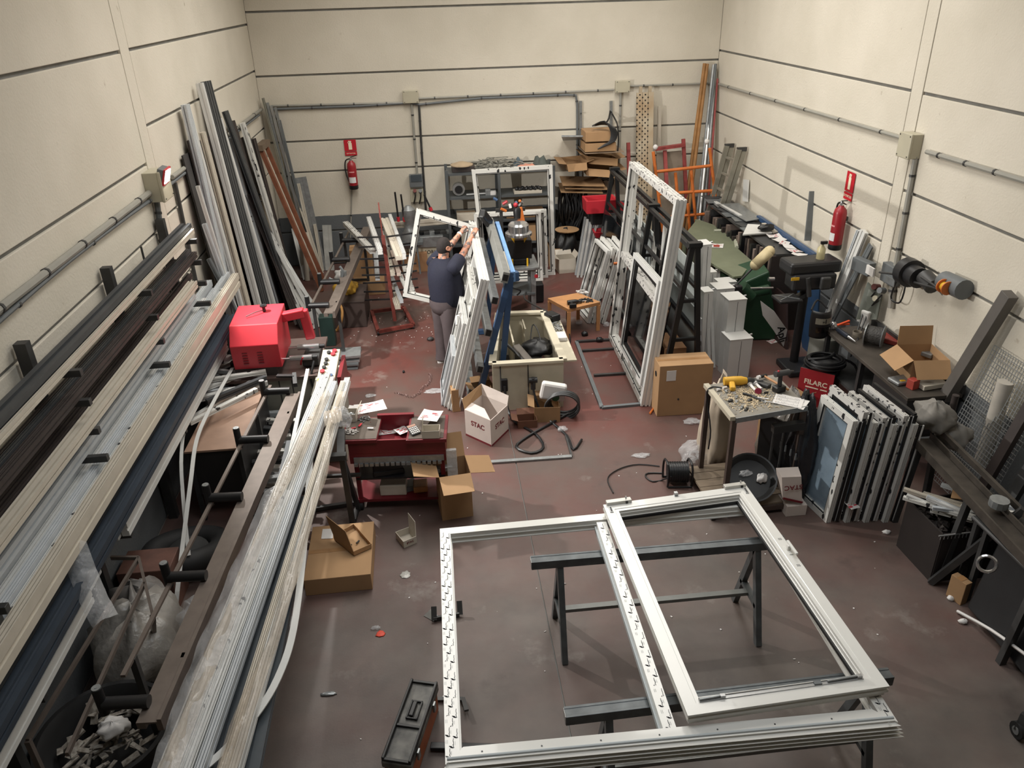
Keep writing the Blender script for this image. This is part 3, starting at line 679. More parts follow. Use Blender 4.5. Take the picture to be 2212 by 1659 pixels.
# pins of the vertical store
t = thing('pin_rack', 'row of thin black steel pins separating the leaning bars', 'rack', (-2.7, 11, 0))
for a, b_, y in (((486, 457), (529, 457), 11.0), ((489, 470), (518, 469), 11.2), ((490, 481), (518, 480), 11.2), ((519, 436), (541, 436), 12), ((531, 421), (553, 421), 12.4), ((541, 645), (566, 644), 10.6), ((541, 662), (560, 661), 10.6)):
    pa_ = B(a[0]-6, a[1], y); pa_.x = max(pa_.x, -2.8); pb_ = B(b_[0], b_[1], y); pb_.x = max(pb_.x, -2.6); G().cyl(pa_, pb_, .012, n=6).ob('pin', black, t)
# bars leaning on the back wall at the left
for i, (top, bot, w_, h, m, lb) in enumerate([
 ((648, 383), (690, 560), .22, .02, galv, 'grey sheet leaning behind the white tubes on the back wall'),
 ((629, 380), (696, 590), .06, .04, white2, 'cream bar leaning diagonally against the back wall'),
 ((645, 396), (684, 570), .05, .04, white2, 'second cream bar leaning against the back wall'),
 ((634, 495), (660, 605), .06, .04, white, 'short white bar leaning, leftmost by the corner'),
 ((706, 486), (712, 575), .16, .03, M('stained_grey_board', (165, 165, 160), .6, var=.2), 'stained pale board standing at the back wall'),
 ((680, 484), (694, 560), .05, .04, white2, 'short cream offcut left of the stained board')]):
    p = B(top[0], top[1], 14.25-.03*i); q = F(bot[0], bot[1])
    if q.y > 14.0: q = V((q.x*14/q.y, 14.0, 0))
    if p.x < -2.7: p.x = -2.7
    if p.x < -2.7: p.x = -2.7
    prof('leaning_profile', lb, q, p, w_, h, m, up=(0, -1, .2), k=1)
for i, (a, b_) in enumerate((((656, 518), (664, 606)), ((662, 502), (682, 604)), ((653, 515), (655, 600)))):
    q = F(*b_); G().cyl(q, B(a[0], a[1], q.y+.15), .045, n=14).ob('plastic_tube', white2, label='cream plastic tube standing in the corner, %s of three' % ('left', 'right', 'rearmost')[i], cat='tube', smooth=True)

# ---- offcut table beside the rack
t = thing('side_table', 'brown topped steel table under the rack covered with white offcuts', 'table', (-2.2, 7.0, 0))
G().b2((-2.5, 6.45, .78), (-1.98, 7.75, .8)).ob('tabletop', M('worn_brown_board', (150, 122, 104), .6, var=.12), t)
for x in (-2.47, -2.01):
    for y in (6.48, 7.72): G().b2((x-.02, y-.02, 0), (x+.02, y+.02, .78)).ob('leg', steel, t)
G().b2((-2.48, 6.47, .3), (-2.0, 6.49, .77)).b2((-2.0, 6.5, .35), (-1.99, 7.7, .77)).ob('dark_apron', M('dark_sheet', (44, 42, 42), .5, .2), t)
OC = [((398, 921), (575, 812), .05, .05, white), ((425, 868), (578, 830), .06, .05, white), ((448, 875), (575, 822), .05, .06, char), ((410, 918), (555, 845), .05, .04, filmw),
      ((440, 845), (560, 798), .05, .04, white), ((430, 828), (575, 806), .05, .04, filmw), ((452, 815), (570, 800), .05, .04, white), ((428, 800), (575, 815), .04, .04, white),
      ((450, 800), (500, 775), .05, .05, filmw), ((455, 812), (505, 785), .05, .05, filmw), ((448, 795), (490, 772), .04, .05, white), ((500, 790), (590, 786), .06, .05, black), ((436, 852), (572, 838), .05, .04, wgrey)]
OCL = ['white offcut lying at the front edge of the side table', 'long white offcut crossing the middle of the side table', 'charcoal offcut between white ones on the side table', 'printed offcut just behind the front edge offcut', 'white offcut under the back of the pile', 'printed white offcut at the back of the pile', 'white offcut near the black one on the side table', 'narrow white offcut angled at the back of the pile', 'short printed offcut, upper one left on the pile', 'short printed offcut, lower one left on the pile', 'short plain white offcut left of the printed ones', 'black short profile in front of the red hood', 'greyish white offcut in the middle of the pile']
for i, (a, b_, w_, h, m) in enumerate(OC):
    z = .802+.05*(i % 3 if i > 3 else i*.7)
    prof('offcut', OCL[i], F(*a, z), F(*b_, z+.004), w_, h, m, cat='offcut', group='offcuts on the side table')
# bent white strips
strip = M('white_strip', (205, 205, 202), .35, var=.04)
def bstrip(label, pts, w=.035, t_=.008, up=(0, 0, 1), name='bent_strip'):
    P = [V(p) for p in pts]; Q = []
    for i in range(len(P)-1):
        p0 = P[max(0, i-1)]; p1 = P[i]; p2 = P[i+1]; p3 = P[min(len(P)-1, i+2)]
        for j in range(5):
            s = j/5; Q.append(.5*((2*p1)+(p2-p0)*s+(2*p0-5*p1+4*p2-p3)*s*s+(3*p1-p0-3*p2+p3)*s**3))
    Q.append(P[-1]); g = G(); vs = []
    for i, p in enumerate(Q):
        d = (Q[min(i+1, len(Q)-1)]-Q[max(i-1, 0)]).normalized(); view = (CAM-p).normalized()
        a = V((1, 0, 0)) - d*d.x; a.normalize(); b_ = d.cross(a).normalized()
        vs += [p+a*w/2+b_*t_/2, p-a*w/2+b_*t_/2, p-a*w/2-b_*t_/2, p+a*w/2-b_*t_/2]
    n = len(Q); fs = [(4*i+j, 4*i+(j+1) % 4, 4*i+4+(j+1) % 4, 4*i+4+j) for i in range(n-1) for j in range(4)]+[(3, 2, 1, 0), (4*n-4, 4*n-3, 4*n-2, 4*n-1)]
    return g.add(vs, fs).ob(name, strip, label=label, cat='strip')
bstrip('bent white strip hanging from the offcut table, right one', [F(502, 795, .95), F(455, 880, .97), F(425, 950, .9), F(412, 1040, .75), F(398, 1150, .5), F(385, 1260, .3), F(378, 1330, .1)])
bstrip('bent white strip hanging from the offcut table, left one', [F(438, 830, .95), F(405, 900, .95), F(392, 980, .85), F(396, 1080, .6), F(408, 1200, .3)], .03)

# ---- conveyor with roller arms
C0, C1 = V((-1.83, 3.25, .93)), V((-1.2, 13.6, .93)); cdir = (C1-C0).normalized(); cs = V((cdir.y, -cdir.x, 0))
t = thing('roller_conveyor', 'long brown steel conveyor rail with black roller brackets left of the floor', 'conveyor', (C0.x, C0.y, 0))
sec = [(-.07, 0), (-.07, -.05), (-.02, -.05), (-.02, -.012), (.04, -.012), (.04, -.07), (.075, -.07), (.075, .02), (.05, .02), (.05, 0)]
G().extr(sec, C0, C0+cdir*4.0).ob('rail', brownst, t)
G().extr(sec, C0+cdir*6.2, C0+cdir*10.2).ob('rail', brownst, t)
G().bar(C0-cs*.28+cdir*.35, C0-cs*.28+cdir*4.2, .03, .02).ob('side_bar', brownst, t)
G().bar(C0-cs*.28+cdir*6.4, C0-cs*.28+cdir*10, .03, .02).ob('side_bar', brownst, t)
for k, s in enumerate([.12, 1.2, 2.15, 3.05, 4.0, 6.4, 7.3, 8.3, 9.3]):
    c = C0+cdir*s
    G().cyl(c-cs*.29+V((0, 0, .035)), c-cs*.03+V((0, 0, .035)), .038, n=14).ob('roller', black, t, smooth=True)
    pr = G().cyl(c-cs*.3+V((0, 0, -.04)), c-cs*.3+V((0, 0, .16)), .03, n=14).ob('post', black, t, smooth=True)
    G().cyl(c-cs*.3+V((0, 0, .161)), c-cs*.3+V((0, 0, .166)), .026, n=12).cyl(c-cs*.3+V((0, 0, .166)), c-cs*.3+V((0, 0, .168)), .008, n=8).ob('cap', galv, pr)
for s in (.5, 3.6, 6.6, 9.4):
    for q in (-.28, .04): G().bar((C0+cdir*s+cs*q)*1, V((C0.x, C0.y, 0))+cdir*s+cs*(q), .04, .04).ob('leg', steel, t)
    G().bar(V((C0.x, C0.y, .25))+cdir*s-cs*.28, V((C0.x, C0.y, .25))+cdir*s+cs*.04, .03, .03).ob('cross_bar', steel, t)
# dark steel trestle leg frame under near conveyor
t = thing('bar_stand', 'thin dark steel frame of flat bars standing under the near conveyor', 'frame', F(150, 1560))
for a, b_ in (((300, 1205), (60, 1600)), ((312, 1260), (145, 1630)), ((300, 1205), (330, 1330)), ((240, 1205), (300, 1205))):
    G().bar(F(*a, .75), F(*b_, .75), .02, .03).ob('flat_bar', brownst, t)
G().bar(F(60, 1600, .75), F(60, 1600, .75)*V((1, 1, 0)) if False else V((F(60, 1600, .75).x, F(60, 1600, .75).y, 0)), .03, .03).ob('leg', brownst, t)
G().bar(F(330, 1330, .7), F(335, 1430, 0), .03, .03).ob('leg', brownst, t)
# ---- rubbish below the conveyor
tl = F(372, 1215)+V((.16, 0, 0))
t = thing('tyre', 'old dark tyre lying under the conveyor', 'tyre', tl)
g = G(); g.ring(tl+V((0, 0, .12)), .3, .11, (0, .25, 1), 28, 10).ob('rubber_ring', rubber, t, smooth=True)
G().cyl(tl+V((0, 0, .03)), tl+V((0, -.02, .1)), .2, n=20).ob('wheel_rim', steel, t)
G().b2((max(-2.8, F(225, 1330).x), F(225, 1330).y, 0), (max(-2.8, F(225, 1330).x)+.42, F(225, 1330).y+.3, .42)).ob('rusty_box', M('rusty_sheet', (92, 62, 52), .7, var=.3), label='rusty brown steel box under the conveyor', cat='box', bev=.006)
def crumple(name, label, c, r, mat, seed, cat='bag', kind=None, n=22, m=14, flat=.7):
    R = random.Random(seed); ph = [R.uniform(0, 6.28) for _ in range(8)]; c = V(c); r = V(r); vs = []
    for i in range(m+1):
        th = math.pi*i/m
        for j in range(n):
            a = 2*math.pi*j/n
            k = 1+.13*math.sin(3*a+ph[0])*math.sin(th*2+ph[1])+.1*math.sin(7*a+ph[2]+2*th)+.09*math.sin(5*th+ph[3]+3*a)+.05*R.uniform(-1, 1)
            z = math.cos(th); z = max(z, -flat)
            vs.append(c+V((r.x*math.sin(th)*math.cos(a)*k, r.y*math.sin(th)*math.sin(a)*k, r.z*(z*k+flat))))
    return G().add(vs, [(i*n+j, (i+1)*n+j, (i+1)*n+(j+1) % n, i*n+(j+1) % n) for i in range(m) for j in range(n)]).ob(name, mat, label=label, cat=cat, kind=kind, smooth=2)
bagm = M('milky_plastic', (170, 165, 158), .3, alpha=.75, bump=1, bscale=18)
crumple('plastic_bag', 'large milky plastic bag full of scraps under the near conveyor', F(290, 1440)+V((.12, 0, 0)), (.33, .4, .34), bagm, 3)
crumple('plastic_bag', 'smaller clear bag beside the conveyor rail', F(425, 1350, .3), (.12, .16, .12), clear, 8)
crumple('plastic_bag', 'grey bag with rags behind the big milky bag', F(320, 1370), (.24, .24, .3), M('greyish_bag', (110, 106, 102), .5, var=.2), 12)
tc = F(250, 1650)
t = thing('round_bin', 'round dark rubber tub filled with scrap at the bottom left', 'tub', tc)
G().lathe([(.3, 0), (.33, .02), (.4, .3), (.42, .3), (.42, .33), (.39, .33), (.35, .28), (.31, .05), (0, .05)], tc, n=30).ob('tub', rubber, t, smooth=True)
scrapm = M('scrap_mix', (120, 108, 96), .7, col2=(176, 170, 160), var=.4, scale=30)
g = G(); R = random.Random(2)
for i in range(60):
    a, rr = R.uniform(0, 6.28), .3*math.sqrt(R.random()); p = tc+V((rr*math.cos(a), rr*math.sin(a), .2+R.uniform(-.05, .06)))
    dv = V((R.uniform(-1, 1), R.uniform(-1, 1), R.uniform(-.4, .4))).normalized()*R.uniform(.03, .1); g.bar(p-dv, p+dv, R.uniform(.01, .05), R.uniform(.003, .02))
g.ob('scrap', scrapm, t, kind='stuff')
g = G()
for i in range(90):
    p = V((R.uniform(-2.6, -1.5), R.uniform(2.7, 3.3), R.uniform(.02, .12))); g.ball(p, (R.uniform(.04, .13), R.uniform(.04, .13), R.uniform(.03, .1)), 6, 4, .25, i)
g.ob('scrap_heap', M('dirty_scrap', (70, 62, 56), .85, col2=(120, 110, 98)), label='heap of dirty crumpled scrap at the bottom left corner', cat='scrap', kind='stuff')
crumple('torn_paper', 'crumpled white paper scrap lying in the round tub', tc+V((.05, .03, .28)), (.1, .08, .05), paper, 21, cat='paper')

# ---- copy router with red hood
t = thing('copy_router', 'copy router with a big red hood and grey base left of centre', 'machine', (-1.95, 8.3, 0))
mb = M('machine_grey_beige', (140, 138, 128), .5, var=.1)
G().b2((-2.35, 7.85, 0), (-1.45, 8.75, .82)).ob('base_cabinet', mb, t, bev=.01)
for x in (-1.86, -1.72): G().b2((x, 7.845, .5), (x+.012, 7.85, .8)).ob('cabinet_slot', steel, t)
G().b2((-2.4, 7.78, .82), (-1.42, 8.85, .86)).ob('top_plate', M('machine_plate', (90, 76, 72), .4, .4), t, bev=.004)
G().b2((-2.3, 7.86, .86), (-1.85, 8.5, 1.0)).ob('hood_base', darkbr, t)
hs = [(7.86, .95), (7.84, 1.23), (7.98, 1.42), (8.5, 1.45), (8.52, .95)]
xa, xb = -2.3, -1.79
hood = G().add([(xa, y, z) for y, z in hs]+[(xb, y, z) for y, z in hs], [(0, 1, 2, 3, 4), (9, 8, 7, 6, 5)]+[(i, i+5, (i+1) % 5+5, (i+1) % 5) for i in range(5)]).ob('red_hood', redp, t, bev=.008)
for cx in (-2.16, -2.0):
    for k in range(5): G().box((cx, 7.847, 1.02+.032*k), (.055, .012, .01)).ob('louvre', dred, hood)
G().cyl((-1.98, 8.3, 1.44), (-1.98, 8.3, 1.52), .018).cyl((-1.98, 8.3, 1.5), (-1.98, 8.3, 1.515), .04).ob('knob', black, hood)
G().tube([(-2.15, 8.15, 1.45), (-2.05, 8.22, 1.47), (-1.96, 8.3, 1.46)], .006).ob('lever_rod', steel, hood)
G().extr([(-.05, -.05), (.05, -.05), (.05, .05), (-.05, .05)], (-1.8, 8.3, 1.36), (-1.55, 8.3, 1.4), (0, 0, 1)).ob('red_arm', redp, t, bev=.012)
G().extr([(-.05, -.04), (.05, -.04), (.05, .04), (-.05, .04)], (-1.56, 8.3, 1.43), (-1.52, 8.3, 1.08), (0, 1, 0)).ob('red_arm', redp, t, bev=.012)
for i, (x0, y, z) in enumerate(((-1.72, 7.98, .99), (-1.66, 8.18, 1.03))):
    G().cyl((x0, y, z), (x0+.24, y, z), .032, n=14).cyl((x0-.1, y, z), (x0, y, z), .012, n=8).ob('air_cylinder', chrome, t, smooth=True)
    G().cyl((x0+.24, y, z), (x0+.3, y, z), .024, n=12).ob('cylinder_end', black, t, smooth=True)
G().b2((-1.6, 8.0, .87), (-1.42, 8.4, .96)).ob('clamp_block', steel, t, bev=.01)
G().tube([(-1.45, 7.9, .98), (-1.5, 7.8, .8), (-1.47, 7.84, .6)], .014).ob('hose', black, t, smooth=True)
G().tube([(-1.62, 8.0, .9), (-1.58, 7.95, 1.0), (-1.5, 8.05, .98)], .01).ob('red_hose', redp, t, smooth=True)
# control desk
t = thing('control_desk', 'grey control desk with coloured push buttons beside the red hooded machine', 'control panel', (-1.38, 7.75, 0))
G().b2((-1.44, 7.35, 0), (-1.16, 8.05, .84)).ob('cabinet', mb, t, bev=.008)
pa, pb = V((-1.3, 7.38, .87)), V((-1.26, 8.0, 1.04))
G().bar(pa, pb, .19, .05).ob('button_panel', boxp, t, bev=.006)
G().b2((-1.16, 7.45, .7), (-1.12, 8.0, .98)).ob('red_side_plate', dred, t)
dn = (pb-pa).normalized(); un = V((1, 0, 0)).cross(dn).normalized()
for i, (f_, s, m) in enumerate([(.08, -.03, black), (.2, 0, redp), (.2, -.06, yellow), (.3, .05, blue), (.3, -.04, black), (.42, -.05, redp), (.52, -.04, black), (.62, -.03, black), (.72, -.03, black), (.85, .03, redp), (.93, .04, redp), (.9, -.02, black)]):
    c = pa.lerp(pb, f_)+V((s, 0, 0))+un*.026; G().cyl(c, c+un*.02, .022 if m != redp else .026, n=12).ob('push_button', m, t, smooth=True)
# black bracket at rail end
t = thing('stop_bracket', 'black angled stop bracket over the conveyor end below the control desk', 'bracket', F(640, 835, .97))
G().bar(F(598, 812, 1.02), F(636, 812, 1.02), .05, .02).bar(F(636, 808, 1.02), F(638, 832, .97), .04, .05).ob('bracket_plate', black, t)
# grey plates and green dustpan
t = thing('dustpan', 'green dustpan with brush standing behind the control desk', 'dustpan', F(722, 745))
gp = M('teal_plastic', (70, 130, 118), .4)
G().b2(F(712, 745)+V((-.1, -.05, .0)), F(712, 745)+V((.1, .12, .45))).ob('bin', M('dark_green_plastic', (40, 62, 58), .4), t, bev=.01)
bp_ = F(712, 745)+V((.05, .1, .46)); G().sheet([bp_, bp_+V((.14, 0, .22)), bp_+V((.2, .05, .22)), bp_+V((.1, .08, 0))], .03).ob('brush', gp, t)
for i in range(6):
    p = F(748, 790); G().box(p+V((.01*i, .02*math.sin(i*2), .02+.035*i)), (.34, .3, .03), rotm(.08*math.sin(i*3))).ob('metal_plate', galv if i % 2 else grey, label=('%s thin plate of the stack on the floor behind the control desk' % ['bottom', 'second lowest', 'third lowest', 'third from top', 'second from top', 'topmost'][i]), cat='plate', group='plates stacked behind the control desk')
g = G()
for k in range(4): g.ring(F(735, 815)+V((0, 0, .03+.02*k)), .13-.01*k, .008, (0, .2, 1), 16, 5)
g.ob('red_cable_coil', M('red_cable', (110, 50, 50), .5), label='coil of thin reddish cable on the floor by the control desk', cat='cable', smooth=True)
# ================================================================== LONG PROFILES UNDER FILM, NEAR LEFT
def px_bar(label, a, za, b_, zb, w, h, mat, k=3, name='profile', **kw):
    return prof(name, label, F(*b_, zb), F(*a, za), w, h, mat, k=k, **kw)
ZB = .96
px_bar('long charcoal film covered profile lying nearest the floor side of the long bundle', (655, 1080), .86, (520, 1720), .86, .17, .05, M('bluegrey_film', (66, 72, 77), .45), 1)
px_bar('second bluish grey flat profile beneath the wrapped white bundles', (640, 960), .86, (470, 1720), .86, .16, .05, M('bluegrey_film2', (72, 78, 83), .45), 1)
for i, (a, b_, w_, m, lb) in enumerate([
  ((702, 822), (352, 1700), .07, white, 'leftmost white profile of the wrapped bundle'),
  ((710, 818), (378, 1700), .05, filmw, 'printed second white profile of the wrapped bundle'),
  ((718, 826), (402, 1700), .055, white, 'third white profile of the wrapped bundle'),
  ((724, 836), (428, 1700), .05, wgrey, 'fourth white profile at the right edge of the wrapped bundle'),
  ((752, 828), (505, 1700), .055, white, 'separate white profile whose end lies by the papers on the red trolley'),
  ((742, 835), (480, 1700), .04, white2, 'cream profile inside the narrow film sleeve'),
  ]):
    px_bar(lb, a, ZB+.02*(i % 2), b_, ZB+.0+.02*(i % 2), w_, .07, m)
px_bar('thin white strip between wrapped bundle and roller conveyor', (665, 800), .95, (585, 1190), .9, .035, .02, white, 1)
px_bar('thin white strip continuing beside the bundle, lower one', (600, 1090), .9, (480, 1400), .88, .035, .02, white, 1)
wrap = M('beige_wrap', (186, 174, 158), .25, var=.14, scale=10, alpha=.5, bump=1.0, bscale=16)
film_sheet('plastic_film', 'beige plastic film wrapped over the wide white bundle', [F(706, 850, ZB+.1), F(652, 960, ZB+.13), F(588, 1090, ZB+.13), F(520, 1260, ZB+.12), F(455, 1420, ZB+.13), F(392, 1580, ZB+.14), F(345, 1720, ZB+.14)], [(.04, 0, 0), (.07, 0, 0), (.05, 0, 0), (.04, .0, 0), (.06, 0, 0), (.05, 0, 0), (.06, 0, 0)], wrap, amp=.01, seed=3)
film_sheet('plastic_film', 'twisted cream film sleeve running along the narrow profile', [F(740, 850, ZB+.09), F(715, 930, ZB+.1), F(700, 1010, ZB+.11), F(668, 1120, ZB+.1), F(630, 1250, ZB+.12), F(585, 1400, ZB+.11), F(520, 1560, ZB+.13), F(470, 1720, ZB+.12)], [(.04, 0, 0), (.025, 0, 0), (.04, 0, 0), (.03, 0, 0), (.045, 0, 0), (.03, 0, 0), (.06, 0, 0), (.05, 0, 0)], wrap, amp=.012, seed=6)
film_sheet('plastic_film', 'creased clear film over the left half of the wide bundle', [F(600, 1060, ZB+.12), F(530, 1230, ZB+.13), F(460, 1400, ZB+.12), F(400, 1560, ZB+.13), F(355, 1700, ZB+.13)], (.1, 0, 0), clear, amp=.01, seed=9)
film_sheet('plastic_film', 'flap of cream film lying between the two bundles near their far end', [F(700, 905, ZB+.12), F(718, 900, ZB+.13), F(738, 893, ZB+.12)], (-.02, .14, 0), wrap, amp=.008, n=6, seed=4)
bstrip('long white strip bowing outwards over the floor near the bottom left', [F(672, 980, .96), F(664, 1080, .97), F(655, 1200, .97), F(634, 1360, .97), F(600, 1465, .97), F(548, 1550, .97), F(480, 1625, .98), F(420, 1675, .98)], .045)
# stand that carries the bundle
t = thing('support_trestle', 'black steel trestle carrying the long wrapped bundle', 'trestle', F(765, 1125))
tp = F(730, 945, .86)
G().bar(F(668, 990, .83), F(748, 985, .83), .07, .05).ob('top_beam', steel, t)
G().bar(F(737, 930, .92), F(737, 985, .8), .07, .06).ob('head_plate', steel, t)
G().bar(F(738, 985, .8), F(762, 1130, .02), .05, .05).ob('leg', steel, t)
G().bar(F(738, 985, .8), F(775, 1100, .02), .04, .04).ob('leg', steel, t)
G().bar(F(775, 1085, .03), F(640, 1105, .03), .04, .04).bar(F(765, 1125, .02), F(775, 1085, .02), .04, .04).ob('foot_bar', steel, t)
G().bar(F(690, 1030, .45), F(780, 1025, .45), .03, .03).ob('cross_bar', steel, t)
G().bar(F(560, 1560, .86), F(540, 1720, 0), .05, .05).ob('leg', steel, t)
crumple('torn_bag', 'torn clear bag hanging at the head of the black trestle', F(738, 918, .95), (.1, .07, .1), clear, 31)
G().bar(F(520, 1575, .9), F(570, 1700, .86), .03, .012).ob('wood_splinter', M('grey_splinter', (150, 144, 136), .8), label='thin broken splinter strip across the bundle at the bottom', cat='splinter')
# scrap profiles stored below the conveyor
R = random.Random(11)
for i in range(12):
    c = F(600+R.uniform(-30, 30), 880+i*17, .35+R.uniform(0, .1)); d = V((.22+R.uniform(-.06, .06), R.uniform(-.08, .08), 0))
    prof('offcut', '%s short offcut on the low shelf under the roller conveyor, counted from the control desk' % ['first', 'second', 'third', 'fourth', 'fifth', 'sixth', 'seventh', 'eighth', 'ninth', 'tenth', 'eleventh', 'last'][i], c-d, c+d, .06, .05, [white, wgrey, filmw, char][i % 4], cat='offcut', group='offcuts under the roller conveyor')
lo = F(600, 960, .3)
G().b2((lo.x-.35, lo.y-.8, .27), (lo.x+.35, lo.y+.9, .3)).ob('low_shelf', steel, label='dark low steel shelf under the conveyor holding offcuts', cat='shelf', bev=.004)
g = G()
for i in range(160):
    p = F(R.uniform(610, 660), R.uniform(960, 1100), .31); d = V((R.uniform(-.02, .02), R.uniform(-.02, .02), .004)); g.bar(p-d, p+d, .012, .004)
g.ob('swarf', M('swarf', (150, 146, 138), .5, .3), label='heap of fine chips and screws beneath the conveyor', cat='swarf', kind='stuff')

# ================================================================== RED TROLLEY
t = thing('tool_trolley', 'dark red workshop trolley with tray top and black lower shelves', 'trolley', (-.55, 6.5, 0))
ux = V((.997, -.075, 0)); uy = V((.075, .997, 0)); O = V((-1.05, 6.42, 0))
def TT(a, b_, z): return O+ux*a+uy*b_+V((0, 0, z))
def tbox(g, a0, a1, b0, b1, z0, z1):
    c = TT((a0+a1)/2, (b0+b1)/2, (z0+z1)/2); return g.box(c, (a1-a0, b1-b0, z1-z0), Matrix((ux, uy, V((0, 0, 1)))).transposed())
tbox(G(), 0, .34, -.02, .42, .78, .82).ob('left_worktop', dred, t, bev=.006)
tbox(G(), .015, .335, .0, .4, .82, .824).ob('worktop_mat', M('dirty_mat', (84, 74, 66), .8), t)
tbox(G(), .62, 1.0, -.05, .42, .78, .82).ob('right_worktop', dred, t, bev=.006)
tbox(G(), .64, .97, -.03, .4, .82, .824).ob('worktop_mat', M('dirty_mat', (84, 74, 66), .8), t)
tbox(G(), .06, .3, .0, .38, .66, .78).ob('left_drawer_case', dred, t); tbox(G(), .66, .98, .0, .38, .66, .78).ob('right_drawer_case', dred, t)
g = G(); tbox(g, .3, .66, 0, .02, .68, .8); tbox(g, .3, .66, .38, .42, .68, .86); tbox(g, .3, .66, 0, .4, .66, .68); g.ob('centre_tray', dred, t)
tbox(G(), .06, .98, .0, .38, .55, .658).ob('apron', dred, t)
g = G(); tbox(g, .1, .96, -.012, 0, .56, .62)
g.ob('toothed_rail', galv, t)
for k in range(17): tbox(G(), .1+.05*k, .135+.05*k, -.028, -.012, .53, .56).ob('tooth', galv, t)
tbox(G(), .1, .96, .0, .4, .36, .38).ob('shelf', black, t)
tbox(G(), .08, .98, .0, .42, .1, .13).ob('shelf', dred, t)
for a in (.11, .94):
    for b_ in (.03, .38): tbox(G(), a-.02, a+.02, b_-.02, b_+.02, .08, .56).ob('leg', dred, t); G().cyl(TT(a-.015, b_, .045), TT(a+.015, b_, .045), .045, n=12).ob('caster', rubber, t, smooth=True)
R = random.Random(4)
for i, (a, b_, z, lb, m, w_, h) in enumerate([(.3, .12, .131, 'white toolbox-like carton on the lowest trolley shelf', white2, .26, .12), (.62, .15, .131, 'brown wooden block on the lowest trolley shelf', wood, .14, .07), (.25, .1, .381, 'black tool case on the middle trolley shelf', black, .3, .06), (.7, .1, .381, 'grey steel profile piece on the middle trolley shelf', galv, .32, .05), (.45, .16, .131, 'blue grey case on the lowest trolley shelf', grey, .2, .06)]):
    g = G(); c = TT(a+w_*.5, b_, z+h/2); g.box(c, (w_, .15, h), rotm(-.08+.1*i)).ob('stored_box', m, label=lb, cat='box', bev=.01)
def sheetp(label, c, w_, h_, rz, mat=paper, name='paper_sheet', curl=.01, marks=True, n=8):
    c = V(c); Rm = rotm(rz); t = thing(name, label, 'paper', c)
    G().grid(lambda a, b_: c+Rm @ V(((a-.5)*w_, (b_-.5)*h_, .002+curl*((2*a-1)**2)*(b_))), n, n).ob('sheet', mat, t, smooth=2)
    if marks:
        R = random.Random(int(c.x*1000)); g = G()
        for i in range(9):
            a, b_ = R.uniform(-.4, .4), R.uniform(-.4, .4); p = c+Rm @ V((a*w_, b_*h_, .004+curl*((2*a)**2)*(b_+.5))); d = Rm @ V((.02, 0, 0))
            g.bar(p-d, p+d, .008, .0006)
        g.ob('printed_marks', M('red_ink', (190, 70, 80), .7), t, kind='stuff')
    return t
Zt = .8255
sheetp('large paper drawing spread at the back left of the red trolley', F(800, 880, Zt+.03), .3, .2, .25)
sheetp('second paper drawing under the large one on the red trolley', F(775, 886, Zt), .22, .18, -.1)
sheetp('paper drawing at the back right of the red trolley', F(930, 898, Zt+.06), .2, .2, -.35)
sheetp('paper drawing lying in the centre tray of the red trolley', F(838, 932, .685), .18, .11, .1)
sheetp('folded paper leaning in the right part of the centre tray', F(868, 930, .72), .12, .12, .6)
cbox('parts_box', 'white small carton of fittings at the left of the red trolley', F(752, 905, Zt)-V((.1, .06, 0)), F(752, 905, Zt)+V((.09, .07, .08)), -.1, white2, open_top=True, flaps=(30, 60, None, None), fl=.1, cat='box')
cbox('parts_box', 'white open carton with raised lid at the right of the red trolley', F(932, 940, Zt)-V((.08, .06, 0)), F(932, 940, Zt)+V((.08, .06, .08)), -.1, white2, open_top=True, flaps=(95, None, None, None), fl=.12, cat='box')
R = random.Random(9)
def pile(name, label, cx, cy, z, rx, ry, n, mats, s=.02, cat='fittings', h=.03, plane=None, ln=3):
    g = G()
    for i in range(n):
        a = R.uniform(0, 6.28); rr = math.sqrt(R.random()); p = V((cx+rx*rr*math.cos(a), cy+ry*rr*math.sin(a), z+s*.25+R.uniform(0, h)*(1-rr)))
        d = V((R.uniform(-1, 1), R.uniform(-1, 1), R.uniform(-.2, .2))).normalized()*s*R.uniform(.5, ln)/2
        g.bar(p-d, p+d, s*R.uniform(.3, .9), s*R.uniform(.2, .5))
    return g.ob(name, mats, label=label, cat=cat, kind='stuff')
p = F(752, 900, Zt+.04); pile('fittings', 'dark metal fittings filling the left carton on the trolley', p.x, p.y, p.z, .07, .045, 40, galv)
p = F(787, 905, Zt); pile('fittings', 'clear bag of screws beside the left carton', p.x, p.y, p.z, .06, .06, 50, M('shiny_bits', (150, 152, 152), .25, .6), .014)
p = F(745, 935, Zt); pile('fittings', 'loose fittings and blister packs at the front left of the trolley', p.x+.03, p.y, p.z, .09, .05, 40, M('pale_bits', (190, 186, 182), .3, .2), .018)
for i, (px, py, m, rz) in enumerate(((762, 925, redp, .3), (800, 925, paper, -.2), (778, 918, redp, 1.2))):
    c = F(px, py, Zt+.012); G().box(c, (.06, .02, .008), rotm(rz)).ob('marker', m, label=('red marker beside the left carton', 'small white tag on the left mat', 'second red marker beside the bag of screws')[i], cat='marker', bev=.002)
t = thing('calculator', 'black pocket calculator on the red trolley', 'calculator', F(893, 928, Zt))
c = F(893, 928, Zt+.03); Rc = rotm(.5) @ rotm(.35, 'X')
G().box(c, (.1, .13, .012), Rc).ob('body', black, t, bev=.004)
G().box(c+Rc @ V((0, .045, .007)), (.085, .025, .003), Rc).ob('display', M('display', (170, 130, 110), .3), t)
for i in range(5):
    for j in range(4): G().box(c+Rc @ V((-.035+.018*i, .02-.022*j, .007)), (.012, .013, .004), Rc).ob('key', paper, t)
